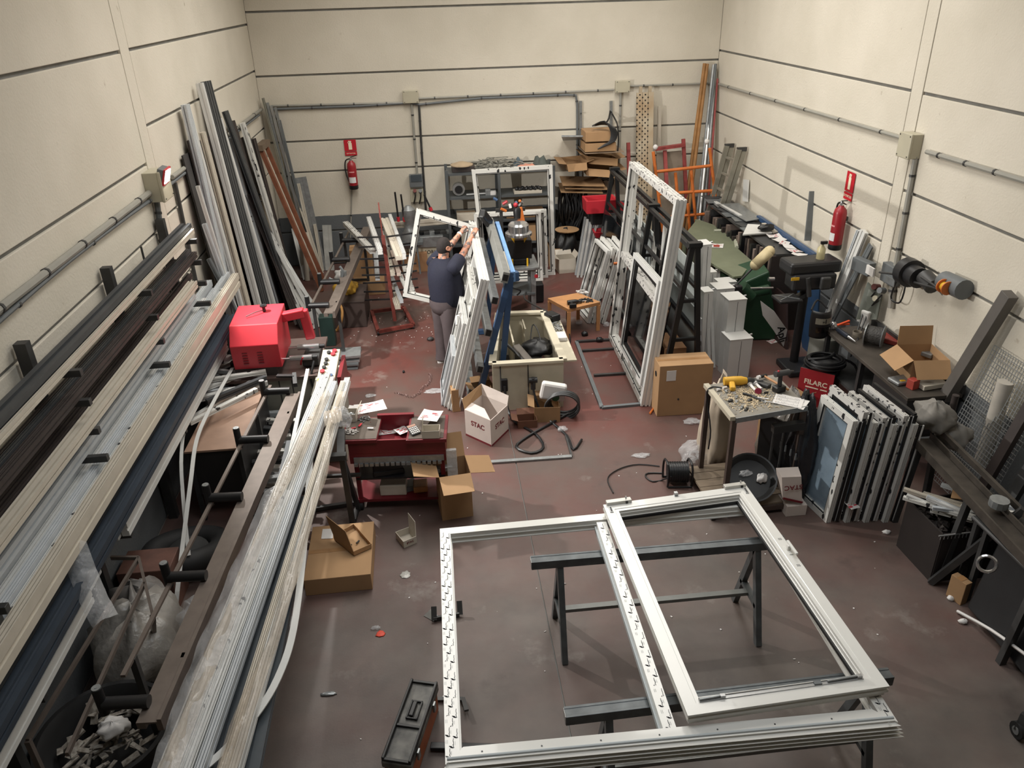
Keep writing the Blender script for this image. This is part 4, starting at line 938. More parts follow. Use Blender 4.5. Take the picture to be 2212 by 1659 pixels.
G().tube([F(800, 912, Zt), F(830, 935, Zt-.08)], .004).ob('pencil', rust, label='pencil lying across the centre tray edge', cat='pencil')
# open tall carton with a bag inside
o0 = F(985, 1120)
tcb = cbox('open_carton', 'tall brown carton with open flaps and a clear bag inside', (o0.x-.15, o0.y-.0, 0), (o0.x+.15, o0.y+.32, .5), .12, card, open_top=True, flaps=(12, -8, -12, 60), fl=.24)
bm_ = G().add([], []); cc = V((o0.x, o0.y+.16, .25))
G().extr([(-.05, -.03), (.05, -.03), (.05, .03), (-.05, .03)], cc+V((0, -.05, 0)), cc+V((.0, .04, .42)), (0, 1, 0)).ob('clear_bag', M('clear_bag', (200, 200, 200), .1, alpha=.5, bump=1, bscale=30), label='clear plastic bag of parts standing in the tall open carton', cat='bag', bev=.01)
# big flat carton + small ones
cs_ = [F(660, 1255, .2), F(803, 1250, .2), F(818, 1135, .2), F(690, 1135, .2)]
cx0 = F(660, 1287); cx1 = F(803, 1284)
t = cbox('cardboard_box', 'big flat brown carton lying on the floor near the left', (cx0.x, cx0.y, 0), (cx1.x+.0, cx0.y+.74, .17), .015, card)
G().sheet([F(697, 1143, .1735), F(719, 1142, .1735), F(719, 1163, .1735), F(694, 1164, .1735)], .002).ob('shipping_label', paper, label='white shipping label on the big flat carton', cat='label')
g = t
t = thing('small_open_box', 'small brown tray box with raised lid on the big flat carton', 'cardboard box', F(765, 1170, .175))
def openbox(t, A, Bp, C, D, h, m, lid=None):
    """A,B,C,D base corners; walls h tall; lid (index of the hinge wall, lean)"""
    P = [V(p) for p in (A, Bp, C, D)]; up = V((0, 0, h))
    G().sheet(P, .006).ob('base', m, t)
    for i in range(4):
        a, b_ = P[i], P[(i+1) % 4]; G().sheet([a, b_, b_+up, a+up], .005).ob('side', m, t)
    if lid is not None:
        i, out = lid; a, b_ = P[i]+up, P[(i+1) % 4]+up; G().sheet([a, b_, b_+V(out), a+V(out)], .005).ob('lid', m, t)
zz = .178
openbox(t, F(765, 1200, zz), F(722, 1165, zz), F(765, 1140, zz), F(803, 1183, zz), .045, card, (0, (-.06, .1, .15)))
p = F(765, 1176, zz+.02)
for i, (dx, dy, rz) in enumerate(((-.04, -.01, .5), (.03, .03, 1.0))): G().box(p+V((dx, dy, 0)), (.045, .012, .012), rotm(rz)).ob('black_handle_part', black, label=('left', 'right')[i]+' black small fitting inside the tray box', cat='fitting', bev=.002)
t = thing('small_open_box', 'small white box with open lid on the floor beside the big flat carton', 'cardboard box', F(880, 1175))
openbox(t, F(873, 1184), F(856, 1163), F(885, 1152), F(900, 1172), .075, white2, (2, (.0, .06, .12)))
text('STAC', .03, plane_m((F(873, 1184)+F(900, 1172))/2+V((.003, -.004, .04)), F(900, 1172)-F(873, 1184), (0, 0, 1)), dred, 'lettering', t)
# STAC carton
t = thing('cardboard_box', 'white STAC carton with red lettering standing near the beige machine', 'cardboard box', F(1062, 965))
A, Bp, C = F(1062, 965), F(1007, 940), F(1098, 930); D = Bp+C-A; h = .34
g = G(); up = V((0, 0, h))
for a, b_ in ((A, Bp), (A, C), (Bp, D), (C, D)): g.sheet([a, b_, b_+up, a+up], .006)
g.sheet([A+V((0, 0, .005)), Bp+V((0, 0, .005)), D+V((0, 0, .005)), C+V((0, 0, .005))], .006)
stw = M('white_carton', (200, 188, 180), .75, var=.05); g.ob('walls', stw, t)
G().sheet([Bp+up, A+up, A+up+V((-.03, .04, .01))+(D-A)*.35, Bp+up+(D-A)*.45], .005).ob('flap', stw, t)
G().sheet([D+up, C+up, C+up+V((.02, .03, .1)), D+up+V((0, .05, .12))], .005).ob('flap', stw, t)
G().sheet([D+up, Bp+up, Bp+up+V((-.02, .06, .1)), D+up+V((0, .05, .12))], .005).ob('flap', cardd, t)
for a, b_ in ((Bp, A), (A, C)):
    n = (b_-a).cross(V((0, 0, 1))).normalized()*.0045
    G().sheet([a+n, b_+n, b_+n+V((0, 0, .025)), a+n+V((0, 0, .025))], .002).ob('red_stripe', dred, t)
    text('STAC', .085, plane_m((a+b_)/2+n+V((0, 0, .2)), b_-a, (0, 0, 1)), dred, 'lettering', t, bold=.0015)
# ================================================================== PROFILE CART, BROWN BOX, STUFF BEHIND
t = thing('profile_cart', 'rust red two sided profile cart on castors with black rod arms', 'cart', F(850, 705))
PC = F(854, 700); zt = B(815, 458, PC.y).z
bs = [F(803, 673, .06), F(872, 664, .06), F(893, 702, .06), F(817, 716, .06)]
for i in range(4): G().bar(bs[i], bs[(i+1) % 4], .05, .05).ob('base_bar', rust, t)
for c in bs[2:]+[bs[0]]: G().cyl(c+V((-.012, 0, -.03)), c+V((.012, 0, -.03)), .03, n=10).ob('castor', rubber, t, smooth=True)
G().bar(V((PC.x, PC.y, .06)), V((PC.x-.05, PC.y, zt*.8)), .05, .07, (0, 1, 0)).ob('post', rust, t)
G().sheet([V((PC.x-.05, PC.y, zt*.55)), V((PC.x-.06, PC.y, zt*.95)), V((PC.x-.09, PC.y+.35, zt*1.03)), V((PC.x-.08, PC.y+.35, zt*.6))], .02).ob('blade_plate', rust, t)
lev = [B(830, y, PC.y).z for y in (512, 533, 559, 578, 594, 611, 630, 648)]
for k, z in enumerate(lev):
    G().bar((PC.x-.03, PC.y+.02*(k % 2), z), (PC.x-.42, PC.y+.02, z+.01), .02, .022).ob('arm', black, t)
    G().bar((PC.x-.0, PC.y+.02*(k % 2), z), (PC.x+.4, PC.y+.02, z+.03), .02, .022).ob('arm', black, t)
def cartp(label, far, near, z, w, h, mat, k=3): return prof('profile', label, F(*near, z), F(*far, z), w, h, mat, k=k)
cartp('printed white profile sticking out at the far left of the profile cart', (747, 487), (806, 548), lev[2], .09, .07, filmw)
cartp('white grooved profile on the left arms of the cart, beside the red post', (797, 478), (822, 550), lev[1], .07, .08, white)
cartp('lower grey white profile on the left arms of the cart', (812, 550), (816, 606), lev[5], .07, .06, wgrey)
cartp('wide cream profile on the top right arms of the cart', (831, 478), (865, 562), lev[1]+.03, .12, .06, white2, 1)
cartp('white grooved profile rightmost on the cart', (843, 474), (874, 560), lev[1]+.05, .05, .09, white)
cartp('narrow white profile between post and wide cream one', (828, 505), (840, 540), lev[2]+.05, .05, .05, white)
cartp('beige profile below the wide cream one, left', (835, 545), (849, 596), lev[4]+.02, .07, .06, white2)
cartp('reddish printed profile below the wide cream one, right', (847, 548), (862, 596), lev[4]+.02, .06, .06, M('pinkish_profile', (206, 188, 176), .4, var=.1))
cartp('grey white profile on the third right arm row, left', (846, 600), (868, 655), lev[6], .05, .05, wgrey)
cartp('white profile on the third right arm row, right', (862, 590), (884, 640), lev[6]+.02, .05, .05, white)
cartp('dark edged white profile on the fourth right arm row', (856, 580), (878, 628), lev[5]+.04, .04, .05, filmw)
cartp('dense printed profile at the right end of the arms', (874, 580), (893, 640), lev[6]+.03, .08, .05, filmd)
cartp('lowest cream profile on the right arms of the cart', (845, 625), (860, 668), lev[7]-.02, .08, .06, white2)
# dark brown bin with yellow bag
q0 = F(722, 708); q1 = F(795, 697)
G().b2((q0.x, q0.y-.05, 0), (q1.x, q0.y+.75, .42)).ob('brown_crate', M('dark_brown_crate', (66, 54, 50), .65), label='dark brown crate behind the conveyor with a yellow bag on it', cat='crate', bev=.01)
yb = F(748, 632, .42); crumple('yellow_bag', 'crumpled yellow bag on the dark brown crate', yb, (.18, .16, .11), M('yellow_bag_plastic', (204, 160, 64), .4, bump=.8, bscale=14), 41)
crumple('white_rag', 'white rag beside the yellow bag', F(738, 606, .42), (.1, .1, .1), paper, 44, cat='rag')
G().tube([F(722, 640, .5), F(738, 665, .35), F(738, 690, .2), F(728, 713, .02), F(712, 716, .02)], .02, 8).ob('yellow_hose', M('ochre_hose', (190, 140, 78), .5), label='ochre yellow hose hanging from the crate to the floor', cat='hose', smooth=True)
t = thing('clamp_tool', 'grey cast clamp fitted on the far conveyor end', 'tool', F(725, 585, 1))
G().ring(F(722, 588, 1.0), .13, .02, (.2, 1, .1), 16, 6, 0, math.pi).ob('arch', grey, t, smooth=True)
G().cyl(F(742, 600, .9), F(742, 585, 1.0), .045, n=12).ob('motor', galv, t, smooth=True)
for i, (x0, y0, x1, y1, z, h, lb) in enumerate([(760, 600, 808, 592, 0, .5, 'tan carton behind the profile cart, left'), (765, 640, 830, 655, 0, .22, 'low tan carton right behind the cart'), (868, 590, 925, 600, 0, .35, 'brown carton behind the held white frame')]):
    a, b_ = F(x0, y0), F(x1, y1); cbox('cardboard_box', lb, (a.x, a.y, 0), (b_.x, a.y+.35, h), .05, [card, cardd, M('brown_card', (150, 112, 80), .85)][i])
# band iron machine behind the held frame
t = thing('white_machine', 'white grey long machine against the back wall behind the held frame', 'machine', (.0, 13.5, 0))
a, b_ = F(890, 566), F(960, 560)
a.y = b_.y = 13.7; a.x *= .97
G().b2((a.x-.1, a.y, .05), (b_.x, a.y+.35, .42)).ob('body', beige, t, bev=.01)
G().b2((a.x-.14, a.y-.02, .42), (b_.x, a.y+.38, .62)).ob('top_box', galv, t, bev=.01)
text('SORIA  PC', .09, plane_m((a.x+.45, a.y-.004, .33), (1, 0, 0), (0, 0, 1)), steel, 'lettering', t)
R = random.Random(3)
for i in range(8): G().box((a.x+.1*i, a.y+.15, .65), (.12, .12, .06), rotm(R.uniform(0, 3))).ob('tool_head', [steel, galv, black][i % 3], t, bev=.006)
prof('profile', 'cream profile lying on the white grey machine by the back wall', (a.x-.35, a.y+.1, .78), (b_.x+.1, a.y+.15, .8), .1, .1, white2)
# bench vise / stand with levers behind
t = thing('press_stand', 'small grey hand press with long levers standing at the back wall', 'machine', F(895, 545))
c = V((F(895, 540).x, 13.6, 0))
for dx in (-.18, .12):
    for dy in (-.1, .15): G().bar(c+V((dx, dy, 0)), c+V((dx*.8, dy*.8, .55)), .03, .03).ob('leg', grey, t)
G().box(c+V((0, 0, .57)), (.42, .3, .05)).ob('table_plate', grey, t)
G().lathe([(.16, 0), (.16, .1), (.1, .2), (.09, .34), (.12, .4), (.12, .55), (.04, .62)], c+V((0, 0, .6)), n=18).ob('cylinder_body', galv, t, smooth=True)
for a_, b_ in ((853, 415), (866, 420)):
    p = B(a_, b_, 13.5); q = B(a_+8, 478, 13.55); lv = G().cyl(p, q, .016).ob('lever', black, t); G().cyl(q, q+(p-q)*.15, .028, n=8).ob('grip', redp, lv)
p = B(916, 420, 13.5); q = B(932, 455, 13.5); G().cyl(p, q, .016).ob('lever', black, t); G().cyl(q, q+(p-q)*.2, .03).ob('red_grip', redp, t)

# ================================================================== STANDING FRAMES AT THE SHELF
def frame4(name, label, P, n, w, d, mats=None, cat='window frame', sec=SEC_OUT, bars=(), gl=None, group=None):
    """P: bottom-left, bottom-right, top-right, top-left"""
    P = [V(p) for p in P]; t = thing(name, label, cat, P[0], group); n = V(n).normalized(); S = sec(w, d); k = len(S); mats = mats or [white]*4
    for i in range(4):
        a, b_ = P[i], P[(i+1) % 4]; pa, pb = P[i-1], P[(i+2) % 4]
        e = (b_-a).normalized(); ia = (pa-a).normalized(); ib = (pb-b_).normalized()
        vs = [a+e*x+ia*x+n*y for x, y in S]+[b_-e*x+ib*x+n*y for x, y in S]
        G().add(vs, [(j, (j+1) % k, k+(j+1) % k, k+j) for j in range(k)]+[tuple(range(k)), tuple(reversed(range(k, 2*k)))]).ob(('bottom_rail', 'stile', 'top_rail', 'stile')[i], mats[i], t)
    for kind, f0, wb_ in bars:   # 'h' at height fraction or 'v'
        if kind == 'h': a, b_ = P[0].lerp(P[3], f0), P[1].lerp(P[2], f0)
        else: a, b_ = P[0].lerp(P[1], f0), P[3].lerp(P[2], f0)
        e = (b_-a).normalized(); G().bar(a+e*w*.9+n*d*.45, b_-e*w*.9+n*d*.45, wb_, d*.85, n).ob('transom' if kind == 'h' else 'mullion', mats[2], t)
    if sec is SEC_OUT:
        g = G(); q = [P[i]+(P[(i+1) % 4]-P[i]).normalized()*(w+.004)+(P[i-1]-P[i]).normalized()*(w+.004)+n*d*.86 for i in range(4)]
        for i in range(4): g.bar(q[i], q[(i+1) % 4], .01, .008, n)
        g.ob('seal', black, t)
    if gl:
        o = n*d*.4; q = [P[i]+(P[(i+1) % 4]-P[i]).normalized()*w+(P[i-1]-P[i]).normalized()*w+o for i in range(4)]
        G().sheet(q, .006).ob('glass_pane', gl, t)
    return t
gask = black
bl, br = F(1045, 600), F(1199, 592)
y0 = bl.y
frame4('plastic_casement', 'tall printed white frame standing in front of the shelf unit', [bl, (br.x, y0, 0), (B(1192, 355, y0+.1).x, y0+.1, B(1192, 355, y0+.1).z), (B(1018, 366, y0+.1).x, y0+.1, B(1018, 366, y0+.1).z)], (0, -1, 0), .06, .07, [filmw]*4, bars=())
y1 = y0-.16
for (tx, bx, topy, nm, yy, lf) in ((1176, 1183, 452, 'smaller printed frame, rear one of two before the tall frame', y0-.12, 1034), (1164, 1172, 455, 'smaller printed frame, front one of two before the tall frame', y0-.26, 1030)):
    a = B(lf, 600, yy); b_ = B(bx, 598, yy); zt_ = B(tx, topy, yy).z
    frame4('plastic_casement', nm, [(a.x, yy, 0), (b_.x, yy, 0), (b_.x-.02, yy+.04, zt_), (a.x, yy+.04, zt_)], (0, -1, 0), .05, .07, [filmw]*4)
    frame4('rubber_seal', 'black gasket frame set in the '+nm.split(',')[0]+(' (rear)' if 'rear' in nm else ' (front)'), [(a.x+.07, yy+.02, .07), (b_.x-.07, yy+.02, .07), (b_.x-.09, yy+.05, zt_-.07), (a.x+.07, yy+.05, zt_-.07)], (0, -1, 0), .02, .02, [black]*4, cat='gasket', sec=SEC_BAR)
# ================================================================== PRESS MACHINE
t = thing('punch_press', 'pneumatic punch press with a chrome dome on a grey stand', 'machine', (1.22, 11.5, 0))
for x in (1.02, 1.42):
    for y in (11.35, 11.8): G().b2((x-.035, y-.03, 0), (x+.035, y+.03, .72)).ob('leg', galv, t)
G().b2((.95, 11.25, .72), (1.5, 11.9, .76)).ob('table_plate', galv, t, bev=.004)
G().b2((1.0, 11.3, .3), (1.44, 11.85, .33)).ob('lower_shelf', grey, t)
G().box((1.22, 11.55, 1.0), (.38, .3, .3)).ob('press_body', black, t, bev=.01)
G().box((1.22, 11.5, .82), (.3, .26, .08)).ob('die_block', black, t, bev=.01)
for x in (1.1, 1.33): G().sheet([(x-.05, 11.38, 1.27), (x+.05, 11.38, 1.27), (x+(.04 if x < 1.2 else -.04), 11.38, 1.12)], .03).ob('yellow_gusset', yellow, t); G().b2((x-.012, 11.33, .76), (x+.012, 11.35, .88)).ob('yellow_guard', yellow, t)
G().lathe([(.2, 0), (.2, .01), (.2, .035), (.155, .05), (.155, .15), (.13, .18), (.05, .19), (0, .19)], (1.2, 11.3, 1.27), n=28).ob('chrome_dome', chrome, t, smooth=True)
G().lathe([(.05, 0), (.06, .12), (.04, .16), (0, .17)], (1.2, 11.45, 1.48), n=14).ob('black_cap', black, t, smooth=True)
G().ball((1.18, 11.45, 1.68), .035, 10, 7).ob('red_button', redp, t, smooth=True)
G().sheet([(1.3, 11.268, 1.34), (1.35, 11.275, 1.34), (1.325, 11.27, 1.39)], .004).ob('warning_sign', yellow, t)
G().cyl((1.46, 11.31, .6), (1.46, 11.29, .6), .03, n=12).ob('red_switch', redp, t, smooth=True)
G().tube([(1.1, 11.3, .7), (1.05, 11.2, .5), (1.2, 11.2, .42), (1.15, 11.25, .33)], .012).ob('hose', black, t, smooth=True)
R = random.Random(8)
for i in range(9):
    c = V((.95+.05*i, 11.95+R.uniform(-.05, .1), 1.55+R.uniform(-.08, .1)))
    G().cyl(c, c+V((R.uniform(-.08, .08), .02, R.uniform(-.08, .08))), .022, n=8).ob('valve_fitting', [blue, orange, galv, redp, paper, black][i % 6], t, smooth=True)
G().b2((.92, 11.95, 1.45), (1.38, 12.0, 1.5)).ob('valve_rail', steel, t); G().b2((.98, 11.97, .72), (1.03, 12.0, 1.5)).ob('rail_post', steel, t)
g = G(); a, b_ = B(1123, 448, 11.9), B(1133, 498, 11.9)
g.bar(a, b_, .07, .03)
for k in range(8): c = a.lerp(b_, (k+.5)/8); g.box(c-V((.05, 0, 0)), (.05, .03, .03))
g.ob('orange_template', orange, label='orange toothed plastic strip standing behind the chrome dome', cat='template')
G().box(F(1160, 650)+V((0, 0, .16)), (.2, .2, .3)).ob('black_tool_block', black, label='black tool block standing on the floor right of the press stand', cat='tool', bev=.015)
# ================================================================== INCLINED ASSEMBLY TABLE (blue) WITH FRAMES LEANING ON IT
t = thing('assembly_easel', 'blue inclined assembly easel with grey padded rest bars', 'machine', (.6, 9.3, 0))
yn, yf = 8.4, 10.8
bp0 = [(.27, .1), (.39, .49), (.51, .96), (.60, 1.36), (.73, 1.63)]
lightblue = M('light_blue_paint', (110, 150, 196), .4)
for y in (8.52, 10.6):
    G().bar((.36, y, .05), (.80, y, 1.66), .07, .09, (0, 1, 0)).ob('blue_post', blue, t)
    G().bar((.80, y, 1.6), (.62, y, .05), .07, .07, (0, 1, 0)).ob('blue_strut', blue, t)
    G().bar((.2, y, .04), (.78, y, .04), .08, .06).ob('blue_foot', blue, t)
for i, (x, z) in enumerate(bp0):
    b1_ = G().bar((x, yn, z), (x, yf, z), .09 if i < 4 else .13, .08, (-.96, 0, .27)).ob('rest_bar', galv if i < 4 else M('felt_grey', (120, 120, 116), .9), t, bev=.004)
    G().bar((x, yn-.003, z), (x, yn-.006, z), .075, .06, (-.96, 0, .27)).ob('bar_end', black, b1_)
G().bar((.83, yn+.1, 1.6), (.83, yf-.2, 1.62), .05, .12).ob('blue_rail', lightblue, t)
G().bar((.75, yn+.1, 1.62), (.78, yn+.9, 1.63), .1, .06).ob('padded_top', M('worn_pad', (176, 170, 156), .8), t, bev=.005)
G().box((.86, yn+.35, 1.52), (.1, .1, .12), rotm(.4)).ob('blue_bracket', blue, t, bev=.01)
G().bar((.72, yf-.3, 1.68), (.6, yf-.55, 1.9), .09, .12).ob('black_head', black, t, bev=.02)
nf = V((-1.65, 0, .44)).normalized()
def eaself(label, off, yb_, yt_, h0, h1, w, d, mats, bars=(), z0=.0):
    L = lambda h: V((.11+off, 0, z0))+V((.44, 0, 1.65))*h
    P = [L(h0)+V((0, yb_, 0)), L(h0)+V((0, yt_, 0)), L(h1)+V((0, yt_, 0)), L(h1)+V((0, yb_, 0))]
    return frame4('plastic_casement', label, P, nf, w, d, mats, bars=bars)
eaself('big white sliding frame leaning on the blue easel, nearest its bars', -.01, 8.28, 10.75, 0, 1, .07, .1, [white, white, white, white], bars=(('v', .5, .08), ('h', .62, .05)))
eaself('second white frame in the row leaning on the blue easel', -.075, 8.32, 9.9, 0, .86, .06, .07, [filmw]*4, bars=(('v', .5, .07),))
eaself('third white frame in the row leaning on the blue easel, beside the man', -.125, 8.4, 9.3, 0, .66, .06, .06, [white]*4, bars=(('h', .5, .05), ('v', .45, .05)))
eaself('lowest short white frame leaning in front of the row by the man', -.17, 8.45, 9.1, 0, .4, .05, .05, [wgrey]*4, bars=(('v', .5, .05),))
# handle on the frame
p = V((.11-.14, 8.6, 0))+V((.44, 0, 1.65))*.62
t = thing('window_handle', 'cream window handle on the frames leaning at the easel', 'handle', p)
G().bar(p+V((-.03, .1, .0)), p+V((-.05, .1, .1)), .03, .02).ob('rose', paper, t, bev=.004); G().tube([p+V((-.05, .1, .05)), p+V((-.09, .1, .05)), p+V((-.1, .0, -.02))], .012).ob('lever', paper, t, smooth=True)

# held frame
t_ = frame4('plastic_casement', 'printed white square frame held up by the man', [B(870, 637, 10.3), B(1000, 668, 10.3), B(1027, 487, 10.45), B(900, 449, 10.45)], (0, -1, .05), .055, .07, [filmw]*4)

# ================================================================== BEIGE OPEN METAL BOX MACHINE
t = thing('machine_cabinet', 'beige open topped metal cabinet holding a cylinder and black bag', 'machine', (.95, 9, 0))
A, Bq, C, D = V((.53, 8.24, .62)), V((1.37, 8.22, .62)), V((1.35, 9.75, .62)), V((.74, 9.8, .62)); zdn = V((0, 0, -.62))
for i, (a, b_) in enumerate(((A, Bq), (Bq, C), (C, D), (D, A))): G().sheet([a+zdn, b_+zdn, b_, a], .012).ob('panel', beige, t)
for i, (a, b_) in enumerate(((A, Bq), (Bq, C), (C, D), (D, A))): G().bar(a+V((0, 0, .01)), b_+V((0, 0, .01)), .09, .03).ob('rim', beige, t)
G().b2((1.37, 8.3, .56), (1.55, 9.6, .58)).ob('side_tray', beige, t)
G().b2((.7, 8.4, .02), (1.3, 9.7, .05)).ob('bottom_plate', steel, t)
G().b2((.85, 9.0, .06), (.87, 9.68, .55)).b2((1.05, 9.4, .06), (1.07, 9.75, .55)).ob('partition', beige, t)
G().cyl((.72, 9.1, .55), (1.0, 8.6, .42), .02).ob('piston_rod', steel, t); G().bar((.88, 8.95, .5), (1.1, 8.45, .36), .1, .1).ob('pneumatic_cylinder', M('cylinder_brown', (92, 86, 80), .4, .4), t, bev=.01)
for x in (.62, .95): G().cyl((x, 8.23, .62), (x, 8.2, 0.02), .008, n=6).ob('edge_seam', steel, t)
G().b2((.62, 8.18, .28), (.70, 8.225, .44)).ob('black_socket', black, t, bev=.01)
crumple('black_bag', 'black plastic bag with cable inside the beige cabinet', (1.17, 9.05, .36), (.2, .2, .1), black, 51)
G().tube([(1.1, 9.2, .46), (1.15, 9.35, .62), (1.2, 9.25, .6), (1.22, 9.0, .5)], .008).ob('thin_cable', black, label='thin black cable looping over the black bag', cat='cable', smooth=True)
G().tube([(.66, 8.17, .36), (.68, 8.1, .1), (.75, 7.9, .015), (.95, 7.6, .015), (1.0, 7.3, .015), (.85, 7.2, .015), (.7, 7.35, .015), (.85, 7.55, .015), (1.15, 7.8, .015), (1.4, 8.0, .02)], .016).ob('black_hose', black, label='black hose from the cabinet socket looping on the floor', cat='hose', smooth=True)
G().cyl((.95, 8.16, .42), (1.05, 8.16, .42), .035).cyl((1.0, 8.16, .45), (1.0, 8.16, .3), .03).ob('black_valve', black, label='black valve mounted on the front of the beige cabinet', cat='valve', smooth=True)
G().tube([(1.0, 8.14, .3), (1.05, 8.05, .1), (1.15, 7.9, .015), (1.3, 7.5, .015), (1.32, 7.2, .015), (1.45, 7.4, .015)], .014).ob('black_hose', black, label='second black hose from the valve running to the floor channel', cat='hose', smooth=True)
g = G(); cc = B(1218, 880, 7.9)
for k in range(5): g.ring(cc+V((.012*k-.02, .03*k, .01*(k % 3))), .2-.008*k, .014, (.15, 1, .25), 30, 6)
g.ob('hose_coil', M('grey_hose', (62, 63, 64), .5), label='coil of dark grey hose leaning at the white tool case', cat='hose', smooth=True)
c = B(1195, 845, 8.02); G().box(c, (.3, .1, .22), rotm(-.1) @ rotm(.2, 'Y')).ob('white_case', paper, label='white rounded case leaning at the right front of the beige cabinet', cat='case', bev=.03)
G().cyl(c+V((.02, -.055, -.06)), c+V((.02, -.06, -.06)), .045, n=14).ob('green_badge', M('green', (40, 90, 60), .5), label='round green badge on the white case', cat='badge')
for i, (px, py, w_, d_, h_, lb, m) in enumerate([(1185, 912, .3, .3, .2, 'open brown carton under the hose coil', cardd), (1140, 925, .22, .16, .1, 'small brown box by the black hoses on the floor', M('dark_card', (110, 74, 56), .8)), (985, 890, .1, .22, .3, 'brown carton behind the foot of the leaning frames', card), (1045, 870, .25, .2, .2, 'brown carton under the easel foot', cardd)]):
    c = F(px, py); cbox('cardboard_box', lb, (c.x-w_/2, c.y, 0), (c.x+w_/2, c.y+d_, h_), .1*(i-1), m, open_top=(i != 2), flaps=(20, None, None, 40), fl=.08)
R = random.Random(15)
for i, (z, lb) in enumerate(((.585, 'left'), (.585, 'right'))): pass
p = V((1.46, 9.3, .585)); pile('fittings', 'silver fittings spread on the side tray of the beige cabinet', p.x, p.y, p.z, .07, .3, 40, alu, .03)
G().box((1.46, 8.95, .61), (.13, .2, .05)).ob('white_pack', paper, label='white pack lying on the side tray', cat='pack', bev=.006)
G().box((1.44, 9.55, .64), (.14, .2, .1), rotm(.5)).ob('black_power_tool', black, label='black power tool at the far end of the side tray', cat='tool', bev=.02)
G().tube([(1.4, 9.7, .65), (1.2, 10.6, .5), (1.3, 11.3, .35)], .012).ob('grey_lead', steel, label='lead running from the side tray to the press stand', cat='cable', smooth=True)
# floor channel
G().bar(F(1035, 1000, .012), F(1235, 986, .012), .05, .02).ob('floor_channel', galv, label='metal channel strip on the floor near the hose loops', cat='strip')
G().bar(F(1235, 986, .012), F(1222, 940, .012), .02, .015).ob('steel_strip', steel, label='short steel strip at right angles to the floor channel', cat='strip')
# ================================================================== SMALL WOODEN TABLE
t = thing('small_table', 'small square light wood side table covered with tools', 'table', (1.95, 10.6, 0)); zt = .45
PA, PBq, PCq, PD = F(1228, 668, zt), F(1297, 652, zt), F(1250, 632, zt), F(1183, 644, zt)
twood = M('birch', (188, 136, 90), .45, var=.1, scale=7)
ce = (PA+PBq+PCq+PD)/4
G().add([p for p in (PA, PBq, PCq, PD)]+[p-V((0, 0, .05)) for p in (PA, PBq, PCq, PD)], [(0, 1, 2, 3), (7, 6, 5, 4), (0, 4, 5, 1), (1, 5, 6, 2), (2, 6, 7, 3), (3, 7, 4, 0)]).ob('tabletop', twood, t, bev=.003)
for p in (PA, PBq, PCq, PD):
    q = p+(ce-p)*.07; G().b2((q.x-.025, q.y-.025, 0), (q.x+.025, q.y+.025, .4)).ob('leg', twood, t)
def drill(label, c, rz, body=black, s=1.0, cat='drill', batt=True, hand=True):
    """cordless drill lying on its side: c is its centre on the surface"""
    t = thing('drill', label, cat, (0, 0, 0))
    G().lathe([(0, -.09), (.03, -.085), (.034, -.02), (.034, .04), (.026, .07), (.024, .08)], (0, 0, .035), (1, 0, 0), 14).ob('body', body, t, smooth=True)
    G().lathe([(.024, .08), (.024, .11), (.012, .135)], (0, 0, .035), (1, 0, 0), 12).ob('chuck', steel, t, smooth=True)
    G().cyl((.13, 0, .035), (.2, 0, .035), .005, n=6).ob('bit', chrome, t)
    if hand: G().bar((-.03, 0, .03), (-.05, -.12, .03), .04, .035).ob('grip', body, t, bev=.01)
    if batt: G().box((-.045, -.145, .035), (.1, .05, .06)).ob('battery', black, t, bev=.008)
    t.scale = (s, s, s); t.location = c; t.rotation_euler = (0, 0, rz); return t
drill('dark cordless screwdriver at the near edge of the wooden table', F(1238, 657, zt), .1)
p = F(1265, 650, zt); pile('fittings', 'black and silver fittings on the wooden table', p.x, p.y, p.z, .09, .07, 40, steel, .03)
p = F(1258, 632, zt); pile('fittings', 'white hinges piled at the back of the wooden table', p.x, p.y, p.z, .07, .05, 16, paper, .04)
G().tube([F(1226, 662, zt), F(1224, 690, .2), F(1232, 735, .02), F(1226, 760, .02), F(1222, 778, .02)], .01).ob('black_lead', black, label='black lead falling from the wooden table to the floor', cat='cable', smooth=True)
for i, (px, py, m, lb) in enumerate(((1263, 725, black, 'small black crumpled piece on the floor, nearer the table'), (1295, 738, black, 'small black crumpled piece on the floor, by the grey floor frame'), (1250, 700, clear, 'clear wrapper on the floor under the wooden table'), (1310, 705, clear, 'clear wrapper right of the wooden table'), (1222, 740, clear, 'clear crumpled film at the left foot of the wooden table'))):
    crumple('scrap_piece', lb, F(px, py), (.05, .04, .04), m, 60+i, cat='scrap', n=12, m=8)
# ================================================================== LEANING WHITE BARS BEHIND
for i in range(7):
    q = F(1243+4*i, 594+(i % 2)*5); p = B(1264+5*i, 468+(i % 3)*5, q.y+.15)
    prof('leaning_profile', '%s of seven slim white bars leaning behind the wooden table' % ('leftmost', 'second from left', 'third from left', 'middle', 'third from right', 'second from right', 'rightmost')[i], q, p, .035, .03, [wgrey, white, wgrey, white][i % 4], up=(0, -1, .2), k=2)
for i in range(4):
    x = .09*i; yn_, yf_ = 10.72-.02*i, 11.35
    P = [(2.12+x, yf_, 0), (2.2+x*.8, yn_, 0), (2.2+x*.8+.28, yn_, 1.12+.03*(i % 2)), (2.12+x+.3, yf_, 1.12+.03*(i % 2))]
    frame4('plastic_casement', '%s of four small white frames leaning together behind the wooden table' % ('leftmost', 'second', 'third', 'rightmost')[i], P, (-1, 0, .25), .05, .05, [filmw if i % 2 else white]*4)
